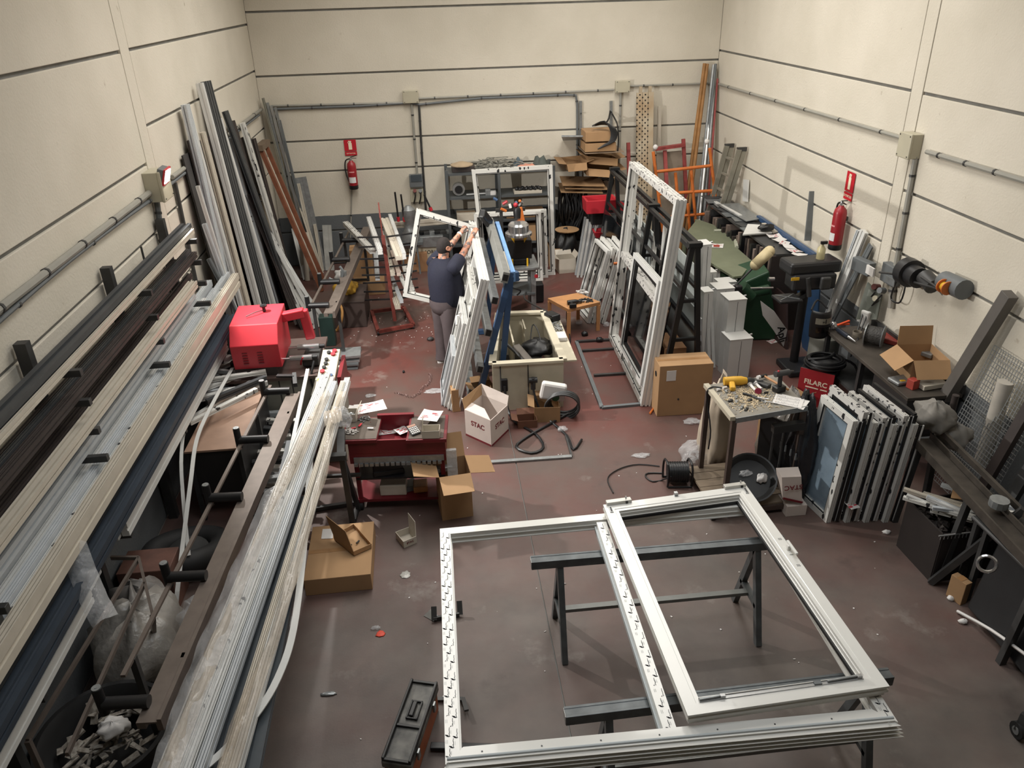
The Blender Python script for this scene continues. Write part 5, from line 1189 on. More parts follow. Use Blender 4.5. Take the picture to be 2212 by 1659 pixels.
# cartons and bags near the back
c = F(1222, 590); cbox('cardboard_box', 'white brown open carton on the floor right of the tall frame', (c.x-.13, c.y, 0), (c.x+.17, c.y+.28, .26), .1, white2, open_top=True, flaps=(20, 60, None, 50), fl=.1)
c = F(1200, 575); cbox('cardboard_box', 'tall brown carton behind the white brown one', (c.x-.1, c.y, 0), (c.x+.14, c.y+.3, .33), -.1, card, open_top=True, flaps=(70, None, None, 50), fl=.1)
c = F(1217, 555); crumple('black_bag', 'black bin bag standing right of the shelf unit', (c.x, 13.6, 0), (.22, .2, .36), black, 71)
G().lathe([(.2, 0), (.22, .02), (.1, .03)], (c.x, 13.6, .62), n=18).ob('cardboard_ring', card, label='tan cardboard collar on the black bin bag', cat='cardboard', smooth=True)
# red hopper machine
t = thing('red_machine', 'small red machine with red hopper tray on a grey stand at the back', 'machine', B(1300, 465, 12.9))
c = B(1295, 455, 12.9)
def tray(g, c, a, b_, h, k=.85):
    c = V(c); o = [(-a, -b_), (a, -b_), (a, b_), (-a, b_)]; vs = [c+V((x*k, y*k, 0)) for x, y in o]+[c+V((x, y, h)) for x, y in o]+[c+V((x*.85, y*.85, h)) for x, y in o]+[c+V((x*.75, y*.75, .02)) for x, y in o]
    return g.add(vs, [(3, 2, 1, 0)]+[(i, (i+1) % 4, 4+(i+1) % 4, 4+i) for i in range(4)]+[(4+i, 4+(i+1) % 4, 8+(i+1) % 4, 8+i) for i in range(4)]+[(8+i, 8+(i+1) % 4, 12+(i+1) % 4, 12+i) for i in range(4)]+[(12, 13, 14, 15)])
tray(G(), c, .27, .2, .22, .95).ob('hopper', redp, t, bev=.006)
c2 = B(1302, 503, 12.8); tray(G(), c2+V((0, 0, -.05)), .17, .14, .1, .8).ob('lower_tray', redp, t)
pile('chips', 'pale plastic chips in the lower red tray', c2.x, c2.y, c2.z-.02, .1, .08, 30, paper, .02)
G().box(c+V((0, .05, -.12)), (.3, .3, .2)).ob('motor_block', black, t, bev=.01)
G().box(V((c.x+.05, 12.95, .3)), (.34, .34, .6)).ob('pedestal', galv, t, bev=.01)
G().sheet([c+V((.3, .1, .0)), c+V((.62, .15, -.12)), c+V((.62, .15, -.02)), c+V((.3, .1, .16))], .1).ob('red_guard', redp, t)
# ================================================================== BIG WHITE FRAME, BLACK RACK, GLASS
O_ = V((2.42, 8.06, .0)); n_ = V((-1, 0, .1))
frame4('plastic_casement', 'very tall white frame standing on the floor against the black rack', [O_, O_+V((.05, 2.07, 0)), O_+V((.25, 2.07, 2.5)), O_+V((.26, 0, 2.5))], n_, .07, .12, [filmw, filmw, filmd, white], bars=(('h', .51, .08),))
frame4('sliding_casement', 'white sash with black gasket hung in the lower part of the very tall frame', [V((2.35, 8.12, .25)), V((2.36, 9.25, .25)), V((2.49, 9.25, 1.56)), V((2.5, 8.12, 1.58))], n_, .06, .06, [white]*4, cat='window sash')
frame4('rubber_seal', 'black gasket frame inside the white sash of the very tall frame', [V((2.36, 8.2, .35)), V((2.37, 9.17, .35)), V((2.48, 9.17, 1.48)), V((2.49, 8.2, 1.5))], n_, .03, .04, [black]*4, cat='gasket', sec=SEC_BAR)
frame4('plastic_casement', 'small low white frame at the foot of the very tall frame', [V((2.37, 8.14, .02)), V((2.38, 9.3, .02)), V((2.39, 9.3, .24)), V((2.38, 8.14, .24))], n_, .04, .05, [white]*4)
# floor frame of dark channels
t = thing('channel_grid', 'dark grey channel frame lying flat on the floor before the black rack', 'frame', (1.85, 9, 0))
fp = [F(1245, 740), F(1300, 883), F(1418, 872), F(1332, 735)]
for a, b_ in ((0, 1), (1, 2), (3, 0)): G().bar(fp[a]+V((0, 0, .015)), fp[b_]+V((0, 0, .015)), .045, .03).ob('channel', grey if a != 3 else steel, t)
for a, b_ in (((1258, 758), (1345, 752)), ((1283, 811), (1375, 805))): G().bar(F(*a, .015), F(*b_, .015), .04, .03).ob('cross_channel', steel, t)
t = thing('glass_rack', 'long black steel A-frame rack holding glass sheets', 'rack', (2.95, 10.4, 0))
bst = M('black_steel', (36, 37, 39), .4, .3)
ys = (8.42, 10.2, 12.6)
for y in ys:
    ap = V((2.93, y, 1.88))
    G().bar((2.66, y, 0), ap-V((.03, 0, 0)), .06, .06, (0, 1, 0)).ob('leg', bst, t)
    G().bar((3.12, y, 0), ap+V((.03, 0, 0)), .06, .06, (0, 1, 0)).ob('leg', bst, t)
    for z in (.12, .7, 1.2): G().bar((2.66+.27*z/1.88, y, z), (3.12-.19*z/1.88, y, z), .04, .04).ob('rung', bst, t)
    G().box(ap+V((0, 0, .01)), (.16, .09, .05)).ob('head', bst, t)
for x in (2.88, 2.99): G().bar((x, ys[0], 1.86), (x, ys[-1], 1.86), .05, .05).ob('top_rail', bst, t)
for z in (.15, .75, 1.35):
    G().bar((2.66+.27*z/1.88-.02, ys[0], z), (2.66+.27*z/1.88-.02, ys[-1], z), .04, .04).ob('side_rail', bst, t)
    G().bar((3.12-.19*z/1.88+.02, ys[0], z), (3.12-.19*z/1.88+.02, ys[-1], z), .04, .04).ob('side_rail', bst, t)
for y in (9.3, 11.4):
    G().bar((2.66, y, 0), (2.9, y, 1.86), .05, .05, (0, 1, 0)).ob('brace', bst, t)
smk = M('smoked_glass', (22, 24, 27), .08)
palep = M('pale_panel', (160, 166, 164), .5, var=.08)
for i, (y0, y1, h, off, m, lb) in enumerate([(8.6, 10.6, .95, 0, smk, 'dark glass sheet on the left face of the black rack, nearer'), (10.7, 12.5, 1.1, 0, smk, 'dark glass sheet on the left face of the black rack, farther')]):
    G().sheet([(2.62+off, y0, .17), (2.62+off, y1, .17), (2.62+off+.145*h, y1, .17+h), (2.62+off+.145*h, y0, .17+h)], .012).ob('dark_glass', m, label=lb, cat='glass')
for i, (y0, y1, h, off, m, lb) in enumerate([(8.6, 10.0, 1.55, .01, palep, 'pale board leaning on the right face of the black rack'), (8.5, 9.4, .9, .04, M('frosted', (150, 152, 154), .2), 'frosted glass sheet leaning at the near right of the black rack'), (10.3, 12.2, 1.4, .01, palep, 'grey board leaning at the far right face of the black rack')]):
    G().sheet([(3.17+off, y0, .02), (3.17+off, y1, .02), (3.17+off-.1*h, y1, .02+h), (3.17+off-.1*h, y0, .02+h)], .015).ob('pale_board', m, label=lb, cat='board')
for i in range(6):
    y = 9.6+.42*i; x = 2.58+.0*i
    prof('leaning_profile', 'white narrow frame part leaning inside the black rack, %s from the front' % ('first', 'second', 'third', 'fourth', 'fifth', 'sixth')[i], (x+.35, y, .8-.05*(i % 2)), (x+.46, y+.28, 1.75-.07*(i % 3)), .05, .05, [white, filmw, wgrey][i % 3], up=(-1, 0, .2))
cbox('cardboard_box', 'brown carton under the black rack behind the very tall frame', (2.72, 8.6, 0), (3.0, 9.1, .5), 0, M('brown_card', (150, 112, 80), .85))
G().cyl((2.5, 10.6, .97), (2.72, 10.6, .97), .02).ob('orange_tube', orange, label='orange and white tube behind the very tall frame', cat='tube', smooth=True)
# tall carton
t = cbox('cardboard_box', 'tall brown carton with hand hole and shipping label right of the very tall frame', (2.43, 7.8, 0), (3.06, 8.12, .66), -.02, card)
a = V((2.43, 7.795, .5)); G().sheet([a+V((.08, 0, -.03)), a+V((.19, 0, -.03)), a+V((.19, 0, .1)), a+V((.08, 0, .1))], .003).ob('shipping_label', paper, label='white shipping label on the tall brown carton', cat='label')
G().cyl((2.425, 7.95, .5), (2.435, 7.95, .5), .035, n=10).ob('hand_hole', black, label='dark hand hole on the side of the tall brown carton', cat='hole')
G().cyl((2.67, 7.79, .22), (2.67, 7.797, .22), .012, n=8).ob('punch_hole', steel, label='small round hole in the front of the tall brown carton', cat='hole')
G().tube([F(1404, 893, .015), F(1413, 880, .015)], .012).ob('orange_pencil', orange, label='orange handled cutter on the floor by the tall carton', cat='cutter', smooth=True)

# ================================================================== WHITE SHUTTER BOXES STANDING ON END
def sbox(label, x, y, w, d, h, tilt=0, mat=None, knob=True):
    t = thing('shutter_box', label, 'shutter box', (0, 0, 0)); m = mat or white2b
    G().extr([(-w/2, -d/2), (w/2, -d/2), (w/2, -.02), (w/2-.008, -.02), (w/2-.008, .0), (w/2, .0), (w/2, d/2), (-w/2, d/2)], (0, 0, 0), (0, 0, h), (0, 1, 0)).ob('casing', m, t, bev=.004)
    G().b2((-w/2-.004, -d/2-.004, h), (w/2+.004, d/2+.004, h+.012)).ob('end_cap', white, t, bev=.003)
    G().bar((.0, -d/2-.001, .02), (.0, -d/2-.001, h-.02), .004, .004, (0, 1, 0)).ob('seam', steel, t)
    if knob: G().cyl((w/2, 0, h-.01), (w/2+.05, 0, h-.0), .014).ob('knob', alu, t, smooth=True)
    t.location = (x, y, 0); t.rotation_euler = (0, tilt, .06); return t
white2b = M('shutter_white', (208, 208, 206), .4, var=.03)
SB = [('front short white shutter box standing on end with a bent end cap', (1570, 822), (1612, 812), 735, .28), ('tall white shutter box right behind the front short one', (1556, 800), (1596, 800), 650, .28),
      ('white shutter box left of the tall one, its cap scuffed', (1533, 765), (1572, 765), 626, .26), ('white shutter box behind the scuffed one', (1540, 735), (1578, 735), 612, .2), ('upper rear white shutter box near the green machine', (1545, 700), (1580, 700), 580, .24),
      ('narrow white shutter box left, close to the black rack', (1518, 720), (1535, 720), 590, .2), ('tallest white shutter box rising beside the black rack', (1506, 745), (1524, 745), 530, .22), ('grey white shutter box leaning before the tallest one', (1510, 790), (1530, 790), 632, .18)]
for i, (lb, a, b_, ty, d) in enumerate(SB):
    p, q = F(*a), F(*b_); w_ = (q-p).length; c = (p+q)/2; h = B((a[0]+b_[0])/2, ty, c.y).z
    sbox(lb, c.x, c.y+d/2, w_, d, h, 0 if i < 6 else -.03)
g = G(); c = F(1590, 812)+V((0, -.01, .1)); g.ring(c, .035, .006, (0, 1, 0), 14, 5); g.ring(c+V((0, 0, .03)), .02, .005, (0, 1, 0), 10, 5)
g.ob('chrome_hook', steel, label='small dark ring mark at the foot of the front short shutter box', cat='ring')
for i, (a, b_, h) in enumerate(((1519, 1524, .9), (1536, 1541, 1.0), (1546, 1550, .85))):
    p = F(a, 800); prof('leaning_profile', 'thin white guide rail standing between the shutter boxes, %s' % ('left', 'middle', 'right')[i], (p.x, p.y+.1, 0), (p.x-.06, p.y+.25, h), .04, .03, white, up=(0, -1, 0))

# ================================================================== REAR RIGHT CORNER
t = thing('perforated_plank', 'cream perforated scaffold plank standing against the back wall', 'plank', (3.9, 14, 0))
P0, P1 = V((3.80, 13.75, 0)), V((3.80, 14.2, 2.85)); w_ = .31
holes = M('hole_black', (22, 22, 22), .9); pk = M('plank_cream', (196, 186, 164), .5, col2=(158, 130, 98), var=.1, scale=2.2)
for k in range(3):
    dx = (k-.0)*w_/3; G().bar(P0+V((dx-.1, 0, 0)), P1+V((dx-.1, 0, 0)), w_/3-.006, .04, (0, -1, 0)).ob('plank_strip', pk, t)
g = G(); u = (P1-P0).normalized()
for r_ in range(30):
    for k in range(5):
        c = P0+u*(.08+r_*.094+(.047 if k % 2 else 0))+V((-.1-.045+k*.045*1.1+(.0), -.024, .0)); g.cyl(c, c+V((0, -.003, 0)), .013, n=8)
g.ob('hole', holes, t, kind='stuff')
for dx in (-.08, .09): G().box(P1+V((dx, 0, .05)), (.05, .04, .1)).ob('hook', pk, t)
prof('leaning_profile', 'narrow beige strip behind the perforated plank', (4.13, 14.1, 0), (4.1, 14.28, 2.6), .06, .04, white2, up=(0, -1, 0))
def bars(t, segs, y, m, w=.05, z=None, nm='tube', r=None):
    for a, b_ in segs: G().cyl(B(*a, y), B(*b_, y), r or w/2, n=8).ob(nm, m, t, smooth=True)
redsc = M('faded_red', (140, 62, 60), .6, var=.2, scale=12)
t = thing('steel_gate', 'faded red steel frame with a greyish panel at the rear right', 'frame', F(1450, 500))
for a, b_ in (((1357, 308), (1362, 520)), ((1476, 300), (1486, 500)), ((1436, 325), (1440, 400))): G().bar(B(*a, 13.9), B(*b_, 13.7), .06, .05, (0, 1, 0)).ob('upright', redsc, t)
G().bar(B(1415, 322, 13.88), B(1478, 313, 13.88), .05, .1, (0, 1, 0)).ob('crossbeam', redsc, t)
G().sheet([B(1418, 330, 13.93), B(1472, 325, 13.93), B(1480, 470, 13.8), B(1425, 480, 13.8)], .02).ob('panel', M('drab_panel', (134, 122, 108), .7, var=.15), t)
t = thing('scaffold', 'orange tubular scaffold frame with rungs at the rear right', 'scaffold', F(1500, 500))
bars(t, [((1411, 328), (1432, 500)), ((1533, 320), (1546, 430)), ((1418, 371), (1536, 358)), ((1424, 419), (1538, 412)), ((1432, 470), (1528, 462)), ((1459, 373), (1467, 465)), ((1493, 368), (1503, 480)), ((1538, 412), (1545, 500)), ((1486, 440), (1490, 500))], 13.2, orange, .055)
t = thing('ladder', 'aluminium extension ladder leaning on the right wall in the corner', 'ladder', F(1530, 560)); alud = M('dusty_aluminium', (146, 142, 130), .5, .3, var=.12)
pa = [(X(1580, 318, 5.06), F(1516, 562)), (X(1607, 326, 5.06), F(1548, 578))]
for k in range(2):
    for a, b_ in pa:
        o = V((-.09*k, -.02*k, .03*k)); b2_ = V((min(b_.x, 4.75), b_.y, 0)); G().bar(a+o, b2_+o*V((1, 1, 0)) if False else V((b2_.x-.09*k, b2_.y, 0)), .035, .08, (1, 0, 0)).ob('stile', alud, t)
for i in range(7):
    f_ = .08+.13*i; a = pa[0][0].lerp(V((4.75, pa[0][1].y, 0)), f_); b_ = pa[1][0].lerp(V((4.75, pa[1][1].y, 0)), f_); G().bar(a-V((.05, 0, 0)), b_-V((.05, 0, 0)), .04, .03).ob('rung', alud, t)
for i, (a, b_) in enumerate(((pa[0][0], 0), (pa[1][0], 0))): G().box(a+V((-.04, 0, .03)), (.16, .05, .06)).ob('end_cap', steel, t)
for i, (a, b_, m, r_, lb) in enumerate([((1522, 137), (1478, 470), M('wood_pole', (150, 108, 62), .6, var=.2), .03, 'brown wooden pole leaning in the rear right corner, left one'), ((1528, 138), (1486, 470), M('wood_pole', (150, 108, 62), .6), .03, 'brown wooden pole leaning in the rear right corner, right one'),
    ((1541, 140), (1505, 470), galv, .025, 'grey steel pipe in the corner, leftmost'), ((1546, 138), (1512, 475), grey, .025, 'dark grey steel pipe in the corner, second'), ((1545, 150), (1520, 480), galv, .03, 'grey steel pipe in the corner, third'), ((1550, 170), (1526, 480), redsc, .018, 'thin reddish rod in the corner'), ((1538, 200), (1514, 440), alu, .03, 'silver pipe in the corner, behind the orange frame')]):
    p = X(a[0], a[1], 5.1) if a[0] > 1543 else B(a[0], a[1], 14.25); p = p if p.y < 14.25 else B(a[0], a[1], 14.25); q = B(b_[0], b_[1], 13.7-.05*i); d_ = (q-p)/(p.z-q.z); q = p+d_*p.z
    if q.x > 5.05: q.x = 5.05
    q.y = min(q.y, 14.1)
    G().cyl(q, p, r_, n=8).ob('pole' if i < 2 else 'pipe', m, label=lb, cat='pole' if i < 2 else 'pipe', smooth=True)
for i, (px, py) in enumerate(((1527, 306), (1416, 318))): G().ball(B(px, py, (13.35, 13.7)[i]), .045, 12, 8, .1, i).ob('foil_ball', paper, label=('white crumpled ball hanging on the corner pipes', 'white crumpled ball stuck beside the perforated plank')[i], cat='ball', smooth=2)
G().bar(X(1610, 435, 5.1), X(1612, 388, 5.1), .2, .02, (1, 0, 0)).ob('white_sheet', white, label='white sheet standing at the right wall by the ladder', cat='sheet')
G().bar(X(1744, 520, 5.09), X(1755, 413, 5.12), .03, .08, (1, 0, 0)).ob('steel_strip', grey, label='dark steel strip leaning at the right wall left of the extinguisher', cat='strip')
# low dark store of boards along the right wall
t = thing('board_store', 'dark store of upright boards along the right wall topped with sheet metal', 'storage', (4.85, 11.8, 0)); R = random.Random(33)
G().b2((4.6, 10.0, .0), (5.1, 10.05, 1.14)).ob('end_panel', darkbr, t)
G().b2((4.66, 10.0, 1.14), (5.1, 13.0, 1.17)).ob('top_board', M('charcoal_top', (64, 64, 64), .5), t)
for i in range(24):
    y = 10.1+.117*i; G().b2((4.6+.05*R.random(), y, 0), (5.05, y+.05+.03*R.random(), .98+.15*R.random())).ob('upright_board', [darkbr, black, steel, M('dusty_board', (120, 106, 98), .7)][i % 4 if i % 5 else 3], t)
for i in range(8):
    a = 10.5+.28*i; G().box((4.78+.03*(i % 3), a+.7, 1.178+.004*i), (.3, .26, .008), rotm(.15*math.sin(i*2))).ob('metal_offcut', [grey, char, galv][i % 3], label='%s of eight sheet metal offcuts laid along the right wall store' % ('nearest', 'second', 'third', 'fourth', 'fifth', 'sixth', 'seventh', 'farthest')[i], cat='sheet offcut')
Zs = 1.22
G().sheet([V((4.7, 12.6, Zs)), V((5.08, 12.6, Zs)), V((5.08, 11.6, Zs)), V((4.8, 11.5, Zs))], .01).ob('grey_plate', galv, label='grey plate lying on the store beside the right wall', cat='plate')
G().sheet([F(1604, 508, Zs), F(1615, 485, Zs+.03), F(1648, 487, Zs+.03), F(1668, 503, Zs)], .02).ob('white_board', white, label='white board lying across the front edge of the wall store', cat='board')
G().sheet([F(1662, 482, Zs), F(1690, 500, Zs), F(1670, 503, Zs), F(1645, 483, Zs)], .02).ob('beige_board', white2, label='beige triangular board on the wall store', cat='board')
crumple('black_glove', 'black glove lying on the white board', F(1655, 497, Zs+.03), (.12, .07, .05), black, 81, cat='glove')
G().bar(V((5.07, 11.7, Zs)), V((5.07, 9.7, Zs)), .06, .06).ob('blue_channel', blue, label='blue channel lying along the right wall edge of the store', cat='profile')
G().bar(F(1545, 437, 1.2), F(1600, 467, 1.22), .05, .04).ob('white_bar', white, label='white moulding pointing at the camera at the far end of the store', cat='moulding')
for i in range(7):
    p = F(1672+11*i, 510+8*i, Zs-.02); sheetp('%s of the loose papers scattered along the wall store' % ('farthest', 'second', 'third', 'middle', 'fifth', 'sixth', 'nearest')[i], p, .2, .14, .5*i, curl=.02, marks=(i % 2 == 0), n=4)
# olive shear
t = thing('sheet_shear', 'green sheet metal machine with an olive tilted table and long lever', 'machine', (4.3, 10, 0))
olive = M('olive_paint', (108, 113, 92), .6, var=.08); dgreen = M('dark_green_paint', (28, 62, 40), .5, var=.2)
pts = [F(p[0], p[1], .9) for p in ((1506, 475), (1481, 506), (1522, 561), (1584, 600), (1602, 598), (1626, 567), (1590, 536), (1581, 501))]
G().sheet(pts, .03).ob('olive_table', olive, t)
G().tube([F(1542, 499, .92), F(1574, 499, .92), F(1586, 510, .92), F(1592, 535, .92)], .03, 6).ob('table_frame', M('pale_olive', (176, 178, 160), .5), t, smooth=True)
G().add([(4.1, 9.75, 0), (4.72, 9.7, 0), (4.72, 10.4, 0), (4.1, 10.4, 0), (4.02, 9.8, .8), (4.5, 9.8, 1.0), (4.6, 10.4, 1.0), (4.02, 10.4, .85)], [(0, 1, 5, 4), (1, 2, 6, 5), (2, 3, 7, 6), (3, 0, 4, 7), (4, 5, 6, 7), (3, 2, 1, 0)]).ob('green_body', dgreen, t, bev=.02)
pL, pR = B(1583, 623, 9.6), B(1672, 532, 9.6)
G().cyl(pL, pR, .014).ob('lever', steel, t); G().cyl(B(1632, 572, 9.6), B(1662, 543, 9.6), .075, n=18).ball(B(1632, 572, 9.6), .075).ball(B(1662, 543, 9.6), .075).ob('cream_roll_grip', M('cream_grip', (206, 190, 150), .6), t, smooth=2)
G().cyl(B(1590, 640, 9.65), B(1660, 625, 9.65), .07, n=14).cyl(B(1600, 620, 9.65), B(1622, 640, 9.65), .1, n=14).ob('green_gear', dgreen, t, smooth=True)
G().cyl(B(1618, 623, 9.6), B(1670, 622, 9.6), .015).cyl(B(1660, 603, 9.55), B(1672, 603, 9.55), .03).ob('steel_handle', chrome, t, smooth=True)
G().cyl(pts[0]*1, V((pts[0].x, pts[0].y, 0)), .04).ob('leg', olive, t); G().cyl(pts[1], V((pts[1].x, pts[1].y, 0)), .04).ob('leg', olive, t)
G().box(B(1594, 625, 9.55), (.1, .1, .12)).ob('black_clamp', black, t, bev=.02)
sheetp('printed leaflet with a red square on the olive table', F(1548, 531, .92), .2, .2, -.4, paper, n=3)
G().box(F(1548, 531, .928), (.09, .1, .003), rotm(-.4)).ob('red_print', M('red_print', (150, 60, 50), .6), label='red printed square on the leaflet', cat='print')
# dark board between
G().sheet([X(1640, 590, 4.7), X(1700, 640, 4.75), X(1700, 760, 4.7), X(1650, 700, 4.65)], .03).ob('dark_board', M('maroon_board', (52, 36, 34), .6), label='dark maroon panel standing behind the green machine', cat='panel')
t = thing('advert_board', 'white torn board with black letters reading Apli behind the drill press', 'sign', F(1690, 745))
a, b_, c, d = B(1643, 652, 9.2), B(1650, 685, 9.2), B(1690, 748, 9.2), B(1698, 715, 9.2)
G().sheet([B(1643, 650, 9.2), B(1672, 672, 9.2), B(1700, 712, 9.2), B(1692, 748, 9.2), B(1672, 715, 9.2), B(1648, 682, 9.2)], .02).ob('board', paper, t)
text('Apli', .15, plane_m(B(1689, 722, 9.17), B(1690, 742, 9.17)-B(1685, 705, 9.17), B(1696, 712, 9.17)-B(1676, 718, 9.17)), black, 'lettering', t, bold=.002)
sheetp('white note on the floor by the green machine', F(1668, 738), .14, .1, .4)
# ================================================================== DRILL PRESS
t = thing('drill_press', 'big black pillar drill with a wide head and square table', 'machine', (4.6, 8.75, 0)); dk = M('machine_black', (44, 44, 46), .4, .2)
G().box((4.62, 8.75, .04), (.5, .45, .08)).ob('base', dk, t, bev=.02)
G().cyl((4.56, 8.85, .08), (4.56, 8.85, 1.35), .055, n=16).ob('column', dk, t, smooth=True)
ha, hb = B(1698, 580, 8.75), B(1808, 575, 8.9)
hc = (ha+hb)/2
G().box(hc+V((0, .05, .02)), (.68, .34, .16), rotm(.05)).ob('belt_cover', dk, t, bev=.04)
G().box(hc+V((-.02, -.05, -.14)), (.56, .26, .2)).ob('head', dk, t, bev=.03)
G().box(B(1718, 603, 8.6), (.1, .01, .035)).ob('yellow_label', yellow, t)
G().box(B(1783, 612, 8.58), (.13, .06, .16)).ob('switch_box', steel, t, bev=.02)
G().cyl(B(1745, 600, 8.65), B(1748, 640, 8.65), .03).ob('quill', steel, t, smooth=True)
tcn = B(1700, 645, 8.65)
G().box(tcn, (.3, .26, .04), rotm(.05)).ob('drill_table', dk, t, bev=.015)
for s in (1, -1): G().bar(tcn+V((-.12, -.09*s, .022)), tcn+V((.12, .09*s, .022)), .012, .006).ob('table_groove', galv, t)
G().bar(tcn+V((.1, .02, -.03)), (4.56, 8.85, tcn.z-.03), .08, .06).ob('table_arm', dk, t)
G().sheet([X(1722, 607, 4.95), X(1772, 615, 4.95), X(1768, 668, 4.95), X(1768, 760, 4.95), X(1735, 760, 4.95)], .02).ob('blue_plate', blue, label='blue plate standing behind the drill press', cat='plate')
t = thing('spray_bottle', 'yellowish spray bottle with black trigger on top of the drill press', 'bottle', hc+V((.1, .02, .1)))
G().lathe([(.05, 0), (.05, .13), (.02, .17), (.02, .2)], hc+V((.1, .02, .1)), n=14).ob('bottle_body', M('yellowish_bottle', (190, 180, 140), .3), t, smooth=True)
G().box(hc+V((.11, 0, .31)), (.08, .03, .035)).ob('trigger', black, t)
# tank with welding helmet
t = thing('steel_drum', 'grey steel drum standing behind the red welder', 'drum', (4.68, 8.35, 0))
G().lathe([(.17, 0), (.18, .01), (.18, .62), (.17, .64), (.16, .64), (.16, .6), (0, .6)], (4.68, 8.38, 0), n=26).ob('drum_body', M('drum_grey', (104, 104, 98), .5, .2), t, smooth=True)
t = thing('welding_helmet', 'black welding helmet with grey front hanging on the steel drum', 'helmet', B(1768, 700, 8.15)); hc_ = B(1768, 695, 8.15)
def hel(a, b_):
    th = -1.35+2.7*a; z = .17-.34*b_; r_ = .13*(1-.35*max(0, b_-.45)**1.5)*(1-.3*max(0, .2-b_)); return hc_+V((r_*math.sin(th), -r_*math.cos(th)*1.1, z))
G().grid(hel, 14, 10).ob('shell', black, t, smooth=2, solid=.006)
G().grid(lambda a, b_: hel(.2+.6*a, .22+.22*b_)+V((0, -.006, 0)), 8, 4).ob('grey_visor', M('visor_grey', (128, 124, 112), .4), t)
text('-1', .07, plane_m(hel(.5, .32)+V((0, -.012, 0)), (1, 0, 0), (0, 0, 1)), black, 'lettering', t, bold=.002)
G().grid(lambda a, b_: hel(.25+.5*a, .56+.2*b_)+V((0, -.005, 0)), 8, 4).ob('dark_window', M('dark_lens', (12, 14, 14), .1), t)
G().tube([hc_+V((-.1, .02, .15)), hc_+V((0, .1, .24)), hc_+V((.1, .02, .15))], .012).ob('headband', black, t, smooth=True)
# FILARC welder
t = thing('welding_machine', 'red welding machine lettered FILARC with cables on top', 'welder', (4.4, 7.9, 0)); fr = M('filarc_red', (142, 30, 38), .45, var=.08)
A, Bq, C = F(1722, 868), F(1786, 893), F(1835, 858); h = .46
A = V((4.19, 7.93, 0)); Bq = V((4.48, 7.66, 0)); C = V((4.72, 7.95, 0)); D = A+C-Bq; up = V((0, 0, h))
g = G().add([A, Bq, C, D, A+up, Bq+up, C+up, D+up], [(3, 2, 1, 0), (0, 1, 5, 4), (1, 2, 6, 5), (2, 3, 7, 6), (3, 0, 4, 7), (4, 5, 6, 7)]); g.ob('casing', black, t, bev=.008)
n = (Bq-A).cross(V((0, 0, 1))).normalized()*.006
G().sheet([A+n, Bq+n, Bq+n+up, A+n+up], .006).ob('red_front', fr, t)
cream = M('cream_ink', (214, 196, 176), .6)
text('FILARC', .085, plane_m((A+Bq)/2+n*1.8+V((0, 0, .3)), Bq-A, (0, 0, 1)), cream, 'lettering', t, bold=.002, sx=1.0)
G().bar(A.lerp(Bq, .22)+n*1.8+V((0, 0, .235)), A.lerp(Bq, .6)+n*1.8+V((0, 0, .235)), .004, .014).bar(A.lerp(Bq, .66)+n*1.8+V((0, 0, .235)), A.lerp(Bq, .86)+n*1.8+V((0, 0, .235)), .004, .014).ob('underline', cream, t)
cc = (A+C)/2+V((.02, -.02, h+.03)); g = G()
for k in range(6): g.ring(cc+V((.01*math.sin(k*2), .01*math.cos(k*3), .014*k)), .22-.02*(k % 3), .014, (0, .05, 1), 26, 6)
g.tube([cc+V((.2, 0, .05)), cc+V((.32, -.1, 0)), cc+V((.36, -.2, -.2)), cc+V((.3, -.3, -.4))], .016); g.tube([cc+V((-.22, 0, .07)), cc+V((0, -.05, .1)), cc+V((.15, .1, .08))], .02)
g.ob('welding_cable', black, label='coil of black welding cable on the red welding machine', cat='cable', smooth=True)
G().lathe([(.18, 0), (.24, .05), (.23, .05), (.17, .01), (0, .01)], cc-V((0, 0, .035)), n=24).ob('cable_tray', steel, label='round dark tray under the welding cable coil', cat='tray', smooth=True)
cbox('cardboard_box', 'brown opened carton between work table and red welder', (3.86, 7.45, 0), (4.1, 7.7, .3), .3, card, open_top=True, flaps=(30, None, 50, None))

# ================================================================== RIGHT BENCH
t = thing('workbench', 'dark worn steel workbench along the right wall', 'workbench', (4.8, 7.2, 0)); bt = M('bench_top', (70, 64, 58), .55, .2, var=.25, scale=5)
G().b2((4.52, 6.35, .81), (5.1, 8.15, .85)).ob('worktop', bt, t, bev=.004)
G().b2((5.08, 6.35, .85), (5.11, 8.15, .95)).ob('back_rail', steel, t)
for x in (4.56, 5.06):
    for y in (6.4, 7.3, 8.1): G().b2((x-.025, y-.025, 0), (x+.025, y+.025, .81)).ob('leg', steel, t)
G().b2((4.56, 6.4, .35), (5.06, 8.1, .38)).ob('under_shelf', steel, t)
G().b2((4.53, 6.36, .4), (5.05, 7.0, .8)).ob('drawer_block', M('dark_cabinet', (40, 38, 38), .5), t, bev=.005)
G().cyl((4.5, 6.85, .6), (4.53, 6.85, .6), .04).ob('red_knob', M('dull_red', (130, 52, 44), .5), t)
Zb = .852
t = thing('wire_spool', 'grey plastic spool of dark wire standing on the right bench', 'spool', F(1880, 745, Zb)); c = F(1885, 745, Zb)+V((0, 0, .12)); ax = V((.75, -.66, 0)).normalized()
for s in (-1, 1): G().cyl(c+ax*.085*s, c+ax*.095*s, .125, n=22).ob('flange', galv if s < 0 else grey, t, smooth=True)
G().cyl(c-ax*.085, c+ax*.085, .1, n=20).ob('wire_winding', M('dark_wire', (56, 54, 52), .6, bump=1, bscale=50), t, smooth=True)
G().cyl(c-ax*.11, c-ax*.09, .04, n=12).ob('hub', M('tan_hub', (170, 140, 110), .6), t)
